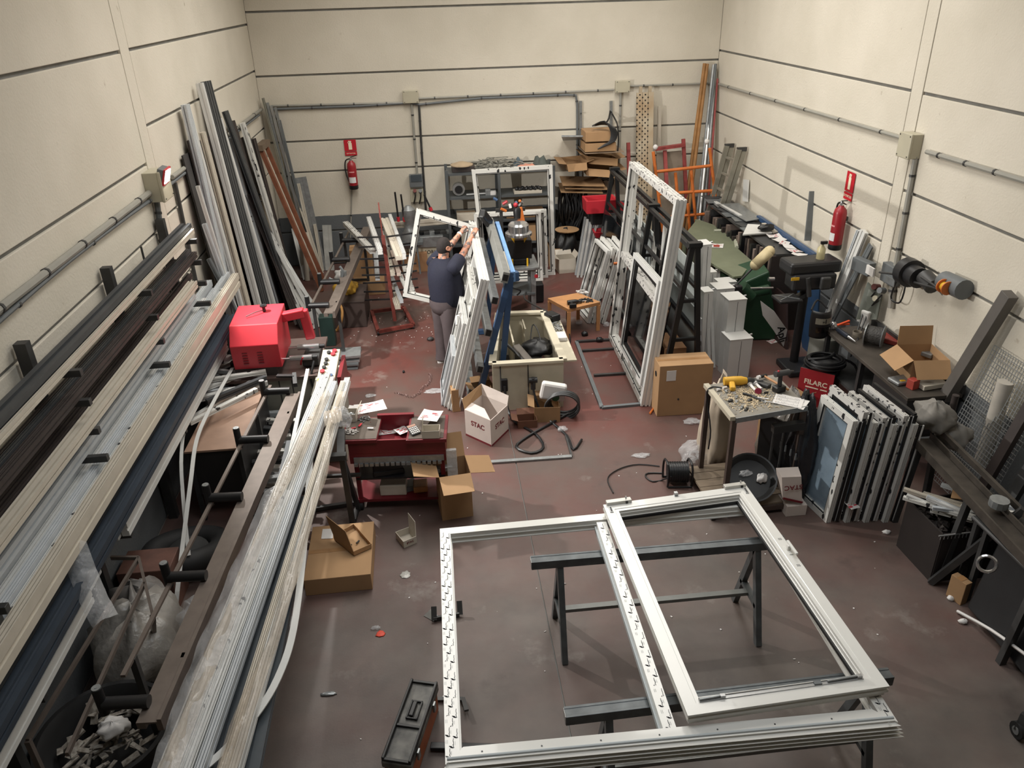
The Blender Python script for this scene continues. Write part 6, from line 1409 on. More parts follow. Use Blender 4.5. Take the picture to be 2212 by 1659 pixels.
G().lathe([(.05, 0), (.05, .07), (.045, .07), (.045, .01), (0, .01)], F(1850, 728, Zb), n=16).ob('tape_roll', M('tape_grey', (120, 112, 100), .5), label='small grey tape roll on the right bench beside the spool', cat='tape', smooth=True)
G().box(F(1925, 738, Zb)+V((0, 0, .03)), (.2, .3, .06), rotm(.7)).ob('red_tool_case', M('dull_red', (130, 52, 44), .5), label='dull red tool case on the right bench behind the spool', cat='case', bev=.01)
G().lathe([(.055, 0), (.055, .12), (.05, .13), (0, .13)], F(1965, 740, Zb), n=16).ob('paint_tin', galv, label='grey tin on the right bench beside the open carton', cat='tin', smooth=True)
co = cbox('open_carton', 'open brown carton with hanging flaps on the right bench', (4.72, 6.62, Zb), (5.08, 7.02, Zb+.26), -.12, card, open_top=True, flaps=(-35, None, -50, 80), fl=.2)
cbox('cardboard_box', 'small brown carton at the wall on the right bench end', F(2020, 795, Zb)-V((.1, .0, 0)), F(2020, 795, Zb)+V((.14, .2, .12)), .1, cardd)
G().box(F(2018, 775, Zb+.12)+V((0, .08, .03)), (.18, .12, .05), rotm(.5)).ob('grey_pack', galv, label='grey pack on top of the small brown carton', cat='pack', bev=.01)
c = F(1970, 838, Zb); G().box(c+V((0, 0, .05)), (.085, .085, .1), rotm(.3)).ob('red_box', M('brick_red', (156, 58, 46), .6), label='small brick red box at the near end of the right bench', cat='box', bev=.004)
G().box(F(1945, 825, Zb)+V((0, 0, .02)), (.2, .16, .035), rotm(.2)).ob('wrapped_pack', galv, label='grey wrapped pack with a yellow tag by the brick red box', cat='pack', bev=.01)
G().box(F(1950, 822, Zb+.04), (.05, .03, .005)).ob('yellow_tag', yellow, label='yellow tag on the grey wrapped pack', cat='tag')
G().box(F(2010, 835, Zb)+V((0, 0, .03)), (.28, .14, .05), rotm(.15)).ob('white_carton_tray', white2, label='white shallow tray at the near end of the right bench', cat='tray', bev=.005)
t = thing('caulking_gun', 'black and silver torch tool on the far end of the right bench', 'tool', F(1825, 722, Zb)); p, q = F(1810, 712, Zb+.03), F(1848, 738, Zb+.03)
G().cyl(p, p.lerp(q, .6), .028).ob('barrel', M('navy_black', (36, 40, 50), .3), t, smooth=True); G().cyl(p.lerp(q, .6), q, .02, .006).ob('nozzle', chrome, t, smooth=True)
G().bar(F(1795, 708, Zb+.02), F(1835, 693, Zb+.05), .025, .02).bar(F(1800, 702, Zb+.02), F(1835, 700, Zb+.02), .02, .02).ob('orange_clamp', M('bright_orange', (232, 92, 52), .4), label='bright orange clamp at the far end of the right bench', cat='clamp', bev=.004)
crumple('silver_fitting', 'silver fitting at the far corner of the right bench', V((4.6, 8.1, Zb)), (.04, .04, .05), chrome, 90, cat='fitting')
G().box(F(1880, 700, Zb)+V((0, 0, .03)), (.1, .3, .05), rotm(.6)).ob('white_pack', paper, label='white narrow pack lying at the wall side of the right bench', cat='pack', bev=.004)
# leaning boards at the wall pier behind the bench
for i, (a, b_, w_, h_, m, lb) in enumerate([((1872, 500), (1795, 690), .12, .05, white, 'long white printed board leaning on the right wall'), ((1860, 498), (1783, 700), .05, .05, wgrey, 'pale strip on the left of the long leaning board'), ((1883, 530), (1800, 690), .1, .02, grey, 'grey back strip of the leaning board')]):
    p = X(a[0], a[1], 5.1); q = F(b_[0], b_[1], .0); q = X(b_[0], b_[1], 4.95)
    prof('leaning_board', lb, q, p, w_, h_, m, cat='board', up=(-1, 0, .2), k=1)
G().sheet([X(1875, 610, 5.0), X(1905, 640, 5.05), X(1895, 690, 5.05), X(1850, 690, 4.9), X(1865, 640, 4.95)], .02).ob('grey_sheet', M('greenish_sheet', (96, 100, 92), .5), label='grey green sheet leaning at the wall behind the bench', cat='sheet')
G().box(X(1865, 575, 5.0), (.1, .3, .16), rotm(.2)).ob('dark_box_shelf', grey, label='dark grey box on the wall bracket above the leaning boards', cat='box', bev=.01)
G().box(X(1880, 585, 4.95), (.02, .16, .1)).ob('white_card', paper, label='white card in front of the dark grey wall box', cat='card')
G().box(V((4.98, 8.08, .96)), (.08, .12, .22), rotm(.3)).ob('white_dispenser', white, label='white plastic holder leaning at the back of the bench', cat='holder', bev=.02)
# wall items on the right wall
jbox('cream junction box high on the right wall by the pier', X(1978, 313, XR), .24, .26, .14, (-1, 0, 0))
conduit('conduit', 'grey conduit along the right wall beyond the junction box', [X(1553, 182, XR-.03), X(1955, 300, XR-.03)], .02, clips=6)
conduit('conduit', 'grey conduit along the right wall nearer than the junction box', [X(2002, 328, XR-.03), X(2260, 405, XR-.03)], .025, clips=4)
conduit('conduit', 'vertical grey trunking below the right wall junction box', [X(1978, 338, XR-.03), X(1935, 575, XR-.03)], .028, clips=3)
conduit('conduit', 'wide grey trunking continuing down to the bench at the right wall', [X(1932, 590, XR-.03), X(1925, 665, XR-.03)], .04, M('trunk', (140, 136, 128), .5), 1)
t = thing('switch_panel', 'grey switch panel on the right wall above the bench', 'electrical box', X(1925, 590, XR-.05))
G().box(X(1925, 592, XR-.05), (.1, .26, .22)).ob('box', grey, t, bev=.01); G().box(X(1923, 607, XR-.11), (.01, .18, .08)).ob('window', galv, t)
for i, (px, py) in enumerate(((1898, 620), (1910, 628), (1900, 645))):
    c = X(px, py, XR-.06); s_ = G().cyl(c, c+V((-.08, -.03, .02)), .035).ob('socket', [M('maroon', (96, 52, 50), .5), grey, boxp][i], t, smooth=True)
G().tube([X(1890, 632, XR-.14), X(1872, 655, 5.0), X(1860, 690, 4.9), X(1845, 740, 4.7), X(1838, 770, 4.6)], .01).tube([X(1905, 637, XR-.14), X(1880, 665, 5.0), X(1865, 700, 4.9), X(1850, 740, 4.7)], .01).ob('plug_leads', black, label='black plug leads running from the wall sockets to the bench', cat='cable', smooth=True)
G().tube([X(1953, 585, XR-.1), X(1955, 620, XR-.1), X(1945, 652, XR-.1), X(1932, 652, XR-.1), X(1925, 640, XR-.1), X(1940, 600, XR-.1), X(1952, 580, XR-.1)], .01).ob('hanging_lead', black, label='black lead loop hanging below the grinder on the right wall', cat='cable', smooth=True)
t = thing('wall_motor', 'black motor with discs on rods mounted on the right wall', 'tool rack', X(1990, 590, XR-.1)); a = X(1970, 592, XR-.15)
G().cyl(a+V((0, .12, 0)), a+V((0, .0, 0)), .15, n=20).cyl(a, a+V((0, -.14, 0)), .11, n=18).ob('motor', dk, t, smooth=True)
for i, (x0, y0, x1, y1) in enumerate(((1900, 588, 1975, 598), (1940, 600, 2030, 625), (1990, 598, 2045, 635))): G().cyl(X(x0, y0, XR-.2), X(x1, y1, XR-.2), .012).ob('rod', steel, t)
b_ = X(2015, 612, XR-.12)
G().cyl(b_+V((0, .16, .02)), b_+V((0, -.02, -.03)), .085, n=14).ob('grinding_disc', steel, t, smooth=True)
G().cyl(X(2060, 618, XR-.1)+V((0, .16, .0)), X(2075, 622, XR-.1)+V((0, -.06, 0)), .1, n=16).ob('steel_can', grey, t, smooth=True)
c = X(2042, 620, XR-.2)
for s in (-1, 1): G().cyl(c+V((0, .04*s-.006, 0)), c+V((0, .04*s+.006, 0)), .07, n=16).ob('orange_flange', orange, t, smooth=True)
G().cyl(c+V((0, -.04, 0)), c+V((0, .04, 0)), .045, n=14).ob('orange_reel', yellow, t, smooth=True)
# posts leaning on the right wall
G().bar(X(2002, 925, 4.95)*1, X(2182, 635, 5.04), .12, .1, (-1, 0, 0)).ob('grey_post', M('post_grey', (92, 88, 84), .5, var=.1), label='thick grey square post leaning on the right wall', cat='post', bev=.004)
for i in range(6):
    y = 5.35-.28*i; G().bar(((4.62 if i < 3 else 4.88)+.04*(i % 2), y, 0), (5.07, y-.05, 2.0-.15*(i % 3)), .1, .05, (1, 0, .2)).ob('dark_beam', [darkbr, steel, black][i % 3], label='%s of six dark beams leaning on the right wall behind the rail' % ('farthest', 'second', 'third', 'fourth', 'fifth', 'nearest')[i], cat='beam')
# mesh screen
g = G(); a, b_, c, d = V((4.75, 6.1, .1)), V((4.75, 5.3, .1)), V((5.08, 5.3, 1.5)), V((5.08, 6.1, 1.5))
for i in range(25): g.bar(a.lerp(b_, i/24), d.lerp(c, i/24), .005, .005, (1, 0, 0))
for i in range(33): g.bar(a.lerp(d, i/32), b_.lerp(c, i/32), .005, .005, (1, 0, 0))
g.ob('wire_mesh', galv, label='fine wire mesh screen leaning on the right wall behind the post', cat='mesh', kind='stuff')
G().lathe([(.07, 0), (.07, .9)], (5.0, 5.75, .4), n=14).ob('mesh_roll', M('mesh_white', (176, 170, 160), .7), label='pale rolled mesh standing at the right wall', cat='roll', smooth=True)
# rail machine lower right
t = thing('rail_stand', 'long dark steel rail on legs running along the lower right', 'rail', (4.3, 5, 0)); rs = M('dirty_steel', (74, 68, 62), .5, .4, var=.3, scale=8)
ra, rb = F(1990, 935, .9), F(2230, 1185, .9); rb = ra+(rb-ra)*1.25
G().extr([(-.1, 0), (-.1, -.08), (.1, -.08), (.1, .0), (.085, .0), (.085, -.06), (-.085, -.06), (-.085, 0)], ra, rb).ob('channel', rs, t)
G().bar(ra+V((.17, .02, .02)), rb+V((.17, 0, .02)), .03, .05).ob('back_rail', rs, t)
for f_ in (.05, .45, .9):
    p = ra.lerp(rb, f_); G().bar((p.x-.05, p.y, .82), (p.x-.12, p.y, 0), .05, .05).ob('leg', steel, t); G().bar((p.x+.1, p.y, .82), (p.x+.15, p.y, 0), .05, .05).ob('leg', steel, t)
G().cyl(ra.lerp(rb, .55)+V((.05, 0, .0)), ra.lerp(rb, .55)+V((.05, .0, .06)), .07).ob('clamp_block', galv, t)
crumple('grey_cloth', 'grey cloth draped on the far end of the lower right rail', F(2010, 920, .92), (.17, .17, .14), M('grey_rag', (128, 124, 118), .9), 93, cat='cloth')
crumple('grey_cloth', 'second grey rag hanging lower by the post', F(2055, 960, .75), (.16, .12, .12), M('grey_rag', (128, 124, 118), .9), 94, cat='cloth')
G().cyl((4.55, 5.75, .95), (4.55, 5.75, 1.2), .03).ob('dark_bolt', darkbr, label='dark upright bolt on the far end of the lower right rail', cat='bolt', smooth=True)
# scrap bin
t = thing('scrap_bin', 'dark steel bin full of white profile scrap at the right', 'bin', (4.3, 4.95, 0)); k = M('bin_brown', (40, 34, 32), .6, .2)
A, Bq, C = V((3.93, 5.2, 0)), V((3.95, 4.72, 0)), V((4.6, 4.7, 0)); D = V((4.58, 5.25, 0)); up = V((0, 0, .5))
for a, b_ in ((A, Bq), (Bq, C), (C, D), (D, A)): G().sheet([a, b_, b_+up, a+up], .015).ob('side', k, t)
R = random.Random(77)
nm9 = ['leftmost', 'second', 'third', 'fourth', 'fifth', 'sixth', 'seventh', 'eighth', 'ninth', 'tenth', 'eleventh', 'rightmost']
for i in range(12):
    c = V((4.05+.04*i, 4.92+R.uniform(-.12, .15), .5+R.uniform(0, .1))); dd = V((.3+R.uniform(-.1, .1), -.2+R.uniform(-.14, .05), R.uniform(-.07, .06))); dd *= .75
    prof('offcut', '%s white scrap profile of the heap in the dark steel bin' % nm9[i], c-dd, c+dd, .035, .03, [white, filmw, wgrey, white2][i % 4], cat='offcut', group='scrap profiles in the steel bin', k=2)
g = G()
for i in range(60): g.ball((R.uniform(4.0, 4.55), R.uniform(4.76, 5.18), R.uniform(.3, .48)), (.05, .05, .03), 5, 4, .4, i)
g.ob('scrap', k, t, kind='stuff')
g = G().bar((3.9, 4.70, .5), (4.68, 4.72, .5), .01, .01)
for i in range(24): g.bar((3.92+.032*i, 4.7, .5), (3.92+.032*i, 4.7, .46), .004, .004, (0, 1, 0))
g.ob('toothed_strip', alu, label='thin toothed metal strip on the rim of the scrap bin', cat='strip')
G().sheet([(4.2, 5.05, .6), (4.36, 4.95, .62), (4.3, 5.18, .66)], .01).ob('cardboard_piece', card, label='tan cardboard piece stuck in the scrap bin', cat='cardboard')
G().bar(F(2010, 1258, .01), F(2212, 1100, .95), .05, .05).ob('diagonal_bar', steel, label='dark diagonal bar rising from the floor beside the scrap bin', cat='bar')
# black machine lower right edge
t = thing('black_machine', 'large black machine cabinet at the lower right edge', 'machine', (4.4, 3.8, 0)); bk = M('cabinet_black', (30, 31, 33), .4, .2)
G().add([(4.02, 4.35, .05), (3.98, 3.3, .05), (4.75, 3.3, .05), (4.75, 4.35, .05), (4.12, 4.35, .75), (4.1, 3.3, .75), (4.75, 3.3, .75), (4.75, 4.35, .75)], [(3, 2, 1, 0), (0, 1, 5, 4), (1, 2, 6, 5), (2, 3, 7, 6), (3, 0, 4, 7), (4, 5, 6, 7)]).ob('cabinet', bk, t, bev=.02)
G().b2((4.0, 3.5, .78), (4.8, 4.55, .81)).ob('top_plate', steel, t, bev=.01)
G().b2((4.3, 3.7, .81), (4.4, 4.3, .84)).ob('slot_guide', steel, t)
for y in (4.6, 4.48): G().b2((4.1, y-.02, 0), (4.14, y+.02, .78)).ob('leg', steel, t)
c = F(2132, 1218, .8)
G().ring(c, .06, .012, (-.5, -.8, .3), 18, 6).ob('chrome_ring', chrome, t, smooth=True)
cbox('cardboard_box', 'brown folded cardboard leaning under the black machine', (4.0, 4.42, 0), (4.07, 4.56, .22), .3, cardd)
G().tube([F(2068, 1320, .02), F(2140, 1360, .1), F(2212, 1412, .25), F(2260, 1450, .3)], .012).ob('white_cable', paper, label='white thin tube sticking out towards the black machine at the right edge', cat='tube', smooth=True)
t = thing('castor', 'grey castor wheel at the right edge near the bottom', 'wheel', F(2195, 1590)); c = F(2195, 1590)+V((0, 0, .06))
G().cyl(c-V((.02, 0, 0)), c+V((.02, 0, 0)), .06, n=16).ob('tyre', rubber, t, smooth=True); G().cyl(c-V((.025, 0, 0)), c+V((.025, 0, 0)), .03, n=12).ob('hub', galv, t, smooth=True); G().bar(c+V((0, 0, .0)), c+V((.03, .02, .12)), .05, .05).ob('fork', steel, t)
for i, (px, py) in enumerate(((1700, 1108), (1915, 1152), (2080, 1345), (2055, 1295))):
    crumple('scrap_piece', ('white bent plastic clip on the floor below the work table', 'white torn paper on the floor near the window stack', 'grey crumpled paper at the foot of the black machine', 'white chip on the floor by the scrap bin')[i], F(px, py), (.04, .025, .02), paper, 100+i, cat='scrap', n=10, m=6)
# ================================================================== FOREGROUND: FRAME AND SASH ON TWO TRESTLES
fgw = M('fresh_white_pvc', (214, 213, 208), .22, var=.015, coat=.2)
inner = M('pvc_inner_grey', (182, 188, 190), .35, var=.03)
def SEC_TRACK(w, d):
    return [(.0, 0), (-.034, .0), (-.034, .004), (0, .005), (0, .022), (-.028, .023), (-.028, .027), (0, .028), (0, .044), (-.022, .045), (-.022, .049), (0, .05), (0, .066), (-.014, .067), (-.014, .071), (.012, .072), (.012, d), (.05, d), (w, d), (w, .6*d), (w+.012, .6*d), (w+.012, 0)]
SEC_FG = lambda w, d: [(0, 0), (0, d), (w, d), (w, .55*d), (w+.006, .55*d), (w+.006, .45*d), (w, .45*d), (w, .1*d), (w+.01, .1*d), (w+.01, 0)]
ZF = .905; dF = .085
P = [F(962, 1652, ZF), F(1940, 1560, ZF), F(1625, 1096, ZF), F(950, 1142, ZF)]
P[0].z = P[1].z = P[2].z = P[3].z = 0
P[2] = V((P[1].x+.02, P[3].y+.03, 0))
for p in P: p.z = ZF-dF
frm = thing('sliding_window_unit', 'large white sliding window unit lying on two trestles in the foreground', 'window frame', P[0])
def mem(i, sec, w, d, name, mat, off=0):
    a, b_ = P[i], P[(i+1) % 4]; pa, pb = P[i-1], P[(i+2) % 4]; e = (b_-a).normalized(); ia = (pa-a).normalized(); ib = (pb-b_).normalized(); n = V((0, 0, 1)); S = sec(w, d); k = len(S)
    vs = [a+e*x+ia*x+n*y for x, y in S]+[b_-e*x+ib*x+n*y for x, y in S]
    return G().add(vs, [(j, (j+1) % k, k+(j+1) % k, k+j) for j in range(k)]+[tuple(range(k)), tuple(reversed(range(k, 2*k)))]).ob(name, mat, frm)
mem(0, SEC_TRACK, .1, dF, 'track_rail', fgw); rst = mem(1, SEC_FG, .075, dF, 'stile', fgw); mem(2, SEC_FG, .075, dF, 'top_rail', fgw); lst = mem(3, SEC_FG, .08, dF, 'stile', fgw)
# bottom rail round bead
G().cyl(P[0]+V((.01, .032, dF+.002)), P[1]+V((-.01, .032, dF+.002)), .009, n=8).ob('track_bead', inner, frm, smooth=True)
for i in range(7): G().cyl(P[0].lerp(P[1], .08+.13*i)+V((0, .06, dF-.001)), P[0].lerp(P[1], .08+.13*i)+V((0, .06, dF+.002)), .005, n=8).ob('screw', steel, frm)
ma, mb_ = F(1299, 1127, ZF), F(1452, 1588, ZF); ma.z = mb_.z = ZF-dF*.5
mul = G().bar(mb_, ma, .075, dF*.95).ob('mullion', fgw, frm)
G().bar(mb_+V((.03, 0, .0)), ma+V((.03, 0, 0)), .012, dF*.3).ob('mullion_bead', inner, frm); G().bar(mb_+V((-.042, 0, -.015)), ma+V((-.042, 0, -.015)), .02, dF*.4).ob('mullion_bead', inner, frm)
# printed film marks: slanting N with a wavy tail and thin lines
ink = M('print_ink', (28, 32, 40), .6); inkl = M('print_ink_light', (150, 152, 150), .6)
def marks(parent, a, b_, side, z, cols, step, seed, light=True):
    """marks along a->b ; cols: offsets sideways"""
    a, b_ = V(a), V(b_); d = (b_-a).normalized(); s = V(side).normalized(); L_ = (b_-a).length; g = G(); gl = G(); R = random.Random(seed); up = V((0, 0, .0006))
    Pt = lambda o, u, v: o+d*u+s*v+up
    def st(gg, o, pts, w_):
        for (u0, v0), (u1, v1) in zip(pts[:-1], pts[1:]): gg.bar(Pt(o, u0*1.35, v0*1.35), Pt(o, u1*1.35, v1*1.35), w_*1.15, .0006)
    for ci, c in enumerate(cols):
        t_ = step*(.3+.45*ci)
        while t_ < L_-.06:
            o = a+d*t_+s*c; o.z = z
            if (int(t_/step)+ci) % 3 != 2:
                st(g, o, [(.008, -.006), (-.002, .004)], .005); st(g, o, [(-.002, .004), (.006, -.001), (-.003, .009)], .0055); st(g, o, [(-.003, .009), (.0, .014)], .003)
            else:
                st(g, o, [(.0, 0), (.004, .006)], .003)
            st(g, o, [(.0, .01), (.006, .011), (.011, .009), (.017, .012), (.03, .010), (.042, .0115)], .0026)
            if light:
                for k in (0, 1): st(gl, o, [(-.035, -.004+.006*k), (-.018, -.004+.006*k)], .0018)
            t_ += step
    g.ob('printed_marks', ink, parent, kind='stuff'); gl.ob('printed_lines', inkl, parent, kind='stuff')
marks(lst, P[0]+V((0, 0, 0)), P[3], (1, 0, 0), ZF+.0004, [.012, .032, .054], .135, 1)
marks(mul, mb_, ma, (1, 0, 0), ma.z+dF*.475+.0004, [-.012, .012], .15, 5)
marks(rst, P[1]+V((-.05, 0, 0)), P[1]+V((-.05, .25, 0)), (1, 0, 0), ZF+.0004, [0, .02], .1, 7)
# sash
ZS = ZF+.085; dS = .08; S4 = [F(1486, 1546, ZS), F(1922, 1482, ZS), F(1612, 1048, ZS), F(1303, 1090, ZS)]
for p in S4: p.z = ZF+.004
SEC_S = lambda w, d: [(.012, 0), (.012, .35*d), (.0, .4*d), (0, .62*d), (.008, .64*d), (.008, .8*d), (0, .82*d), (0, d), (w*.72, d), (w*.75, d-.004), (w, d-.004), (w, .7*d), (w+.006, .68*d), (w+.006, .35*d), (w+.012, .33*d), (w+.012, 0)]
sash = thing('sliding_casement', 'white sliding sash with handle lying on the right half of the large window unit', 'window sash', S4[0])
for i in range(4):
    a, b_ = S4[i], S4[(i+1) % 4]; pa, pb = S4[i-1], S4[(i+2) % 4]; e = (b_-a).normalized(); ia = (pa-a).normalized(); ib = (pb-b_).normalized(); n = V((0, 0, 1)); S = SEC_S(.1, dS); k = len(S)
    vs = [a+e*x+ia*x+n*y for x, y in S]+[b_-e*x+ib*x+n*y for x, y in S]
    G().add(vs, [(j, (j+1) % k, k+(j+1) % k, k+j) for j in range(k)]+[tuple(range(k)), tuple(reversed(range(k, 2*k)))]).ob(('bottom_rail', 'stile', 'top_rail', 'stile')[i], fgw, sash)
# black seal under the sash along its inner edge
o = [S4[i]+(S4[(i+1) % 4]-S4[i]).normalized()*.118+(S4[i-1]-S4[i]).normalized()*.118 for i in range(4)]
for i in (1, 2): G().bar(o[i]+V((0, 0, .012)), o[(i+1) % 4]+V((0, 0, .012)), .012, .022).ob('rubber_seal', black, sash)
# long hinge bar on the near rail
h0, h1 = S4[0].lerp(S4[1], .08), S4[0].lerp(S4[1], .9); inn = (S4[3]-S4[0]).normalized()
G().bar(h0+inn*.088+V((0, 0, dS+.001)), h1+inn*.082+V((0, 0, dS+.001)), .026, .008).ob('hinge_bar', alu, sash)
G().bar(h0+inn*.1+V((0, 0, dS+.004)), h1+inn*.094+V((0, 0, dS+.004)), .004, .014).ob('hinge_lip', fgw, sash)
for f0, f1 in ((.0, .14), (.78, .98)): G().bar(h0.lerp(h1, f0)+inn*.085+V((0, 0, dS+.012)), h0.lerp(h1, f1)+inn*.088+V((0, 0, dS+.016)), .012, .012).ob('hinge_arm', galv, sash, bev=.002); G().box(h0.lerp(h1, f1)+inn*.086+V((0, 0, dS+.012)), (.03, .022, .02)).ob('hinge_block', alu, sash, bev=.002)
G().box(h0.lerp(h1, .72)+inn*.086+V((0, 0, dS+.006)), (.045, .024, .012)).ob('dark_clip', grey, sash)
# roller carriages on the far rail
for i, (f0, f1) in enumerate(((.02, .19), (.84, .99))):
    a, b_ = S4[3].lerp(S4[2], f0), S4[3].lerp(S4[2], f1); c = G().bar(a+V((0, .0, dS+.012)), b_+V((0, 0, dS+.012)), .045, .028).ob('roller_carriage', M('cast_aluminium', (186, 184, 178), .35, .4, var=.1), sash, bev=.004)
    G().cyl((a.lerp(b_, .8)+V((0, -.028, dS+.012))), (a.lerp(b_, .8)+V((0, -.02, dS+.012))), .01, n=10).ob('black_screw', black, c); G().cyl(a.lerp(b_, .8)+V((0, .01, dS+.02)), a.lerp(b_, .8)+V((0, .012, dS+.042)), .006).ob('pin', chrome, c)
    q = (a if i == 0 else b_)+V((.022 if i == 0 else -.02, -.075, dS+.003)); G().box(q, (.026, .07, .008)).ob('corner_plate', alu, sash, bev=.002)
    for dy in (-.02, 0, .02): G().box(q+V((0, dy, .005)), (.014, .012, .004)).ob('plate_slot', steel, sash)
q = S4[3].lerp(S4[2], .5)+V((0, -.0, dS+.006)); G().box(q, (.03, .03, .04)).box(q+V((0, -.01, -.01)), (.035, .04, .012)).ob('metal_stop', alu, sash, bev=.003)
# handle on right stile
q = S4[1].lerp(S4[2], .6)+V((-.03, 0, dS)); hd = (S4[2]-S4[1]).normalized()
G().bar(q-hd*.05, q+hd*.05, .03, .012).ob('handle_rose', fgw, sash, bev=.003); G().bar(q+V((0, 0, .01)), q+V((0, 0, .045)), .025, .025).ob('handle_neck', fgw, sash, bev=.004); G().bar(q+V((.01, 0, .045))-hd*.1, q+V((.01, 0, .045))+hd*.05, .02, .018).ob('handle_grip', fgw, sash, bev=.005)
g = G()
for s in (-.17, .12):
    for k in range(9): c = q+hd*(s+.008*(k % 3))+V((-.012+.009*(k//3), 0, .0008)); g.box(c, (.004, .005, .0008))
g.ob('printed_label', ink, sash, kind='stuff')
# trestles
def trestle(label, a, b_, zt, la, lb, spl):
    a, b_ = V(a), V(b_); t = thing('trestle', label, 'trestle', ((a.x+b_.x)/2, (a.y+b_.y)/2, 0)); d = (b_-a).normalized()
    G().extr([(-.04, -.07), (.04, -.07), (.04, 0), (.022, 0), (.022, -.004), (-.022, -.004), (-.022, 0), (-.04, 0)], (a.x, a.y, zt), (b_.x, b_.y, zt)).ob('top_beam', tst, t, bev=.002)
    G().bar((a.x, a.y, zt-.035)-d*.001 if False else V((a.x, a.y, zt-.035))-d*.002, V((a.x, a.y, zt-.035)), .07, .06).ob('bright_end', alu, t)
    for c in (la, lb):
        top = V((c, a.y+(b_.y-a.y)*(c-a.x)/(b_.x-a.x), zt-.06))
        for s in (-1, 1): G().bar(top, (c, top.y+s*spl, 0), .055, .045, (1, 0, 0)).ob('leg', tst, t)
        G().bar((c, top.y-spl*.62, .3), (c, top.y+spl*.62, .3), .045, .035).ob('side_brace', tst, t)
    y = a.y; G().bar((la, y, .3), (lb, y, .3), .05, .03).ob('stretcher', M('brace_grey', (116, 118, 116), .4, .5, var=.12), t)
tst = M('trestle_steel', (92, 96, 98), .4, .5, var=.25, scale=10)
trestle('dark steel trestle under the far half of the big frame', F(1147, 1208, .82), F(1696, 1162, .82), .82, .73, 2.24, .25)
trestle('dark steel trestle under the near half of the big frame', F(1220, 1538, .82), F(1925, 1452, .82), .82, .8, 2.42, .25)
# ================================================================== FLOOR CLUTTER IN FRONT
t = thing('tool_box', 'black dusty plastic toolbox with carry handle and orange side at the bottom', 'toolbox', F(880, 1560)); zt = .24
A, Bq, C, D = F(822, 1645, zt), F(888, 1655, zt), F(942, 1472, zt), F(880, 1468, zt)
tbm = M('dusty_black', (52, 52, 52), .5, col2=(120, 118, 112), var=.3, scale=9); orr = M('dull_orange', (150, 82, 50), .6, var=.15)
ux_ = (Bq-A).normalized(); uy_ = (D-A).normalized(); W_ = (Bq-A).length; L_ = (D-A).length; Rt = Matrix((ux_, V((0, 0, 1)).cross(ux_), V((0, 0, 1)))).transposed()
def tb3(a, b_, z): return A*1+ux_*a+V((0, 0, 1)).cross(ux_)*b_+V((0, 0, z-zt))
g = G().box(tb3(W_/2, L_/2, .09), (W_*.92, L_*.95, .18), Rt).ob('body', orr, t, bev=.015)
G().box(tb3(W_/2, L_/2, .21), (W_, L_, .06), Rt).ob('lid', tbm, t, bev=.012)
for s in (.012, W_-.012): G().box(tb3(s, L_/2, .25), (.018, L_*.98, .04), Rt).ob('side_rim', black, t, bev=.005)
for s in (.015, L_*.42, L_-.015): G().box(tb3(W_/2, s, .247), (W_*.86, .02, .02), Rt).ob('cross_rim', black, t, bev=.003)
for dx, dy, w_, l_ in ((-.035, 0, .012, .15), (.035, 0, .012, .15), (0, .07, .08, .012), (0, -.07, .08, .012)): G().box(tb3(W_/2+dx, L_*.62+dy, .25), (w_, l_, .014), Rt).ob('handle_frame', black, t, bev=.003)
G().box(tb3(W_/2-.008, L_*.62, .258), (.03, .12, .02), Rt).ob('handle', black, t, bev=.006)
for b_ in (.12, L_*.75): G().box(tb3(W_+.012, b_, .2), (.015, .04, .07), Rt).ob('latch', galv, t, bev=.003)
t = thing('u_bracket', 'dark steel U bracket standing on the floor beside the frame', 'bracket', F(965, 1340))
for a, b_ in ((F(937, 1310, .1), F(938, 1340, .02)), (F(937, 1338, .02), F(992, 1328, .02)), (F(994, 1328, .02), F(992, 1298, .1))): G().bar(a, b_, .045, .02, (0, 1, 0)).ob('bracket_side', steel, t)
G().sheet([F(915, 1330, .004), F(935, 1312, .05), F(950, 1338, .01), F(938, 1343, .004)], .002).ob('silver_wrapper', alu, label='silver wrapper on the floor at the U bracket', cat='wrapper')
t = thing('u_bracket', 'second steel bracket on the floor behind the toolbox', 'bracket', F(1000, 1520))
for a, b_ in ((F(942, 1510, .02), F(1000, 1510, .02)), (F(1000, 1508, .02), F(1008, 1535, .05))): G().bar(a, b_, .03, .015).ob('bracket_side', steel, t)
t = thing('clamp_bar', 'black clamp bar with yellow end lying on the floor under the near left corner', 'tool', F(1030, 1618)); G().bar(F(930, 1612, .03), F(1128, 1617, .03), .05, .03).ob('bar', black, t, bev=.004); G().cyl(F(1010, 1629, .03), F(1075, 1626, .03), .02).ob('yellow_grip', yellow, t, smooth=True)
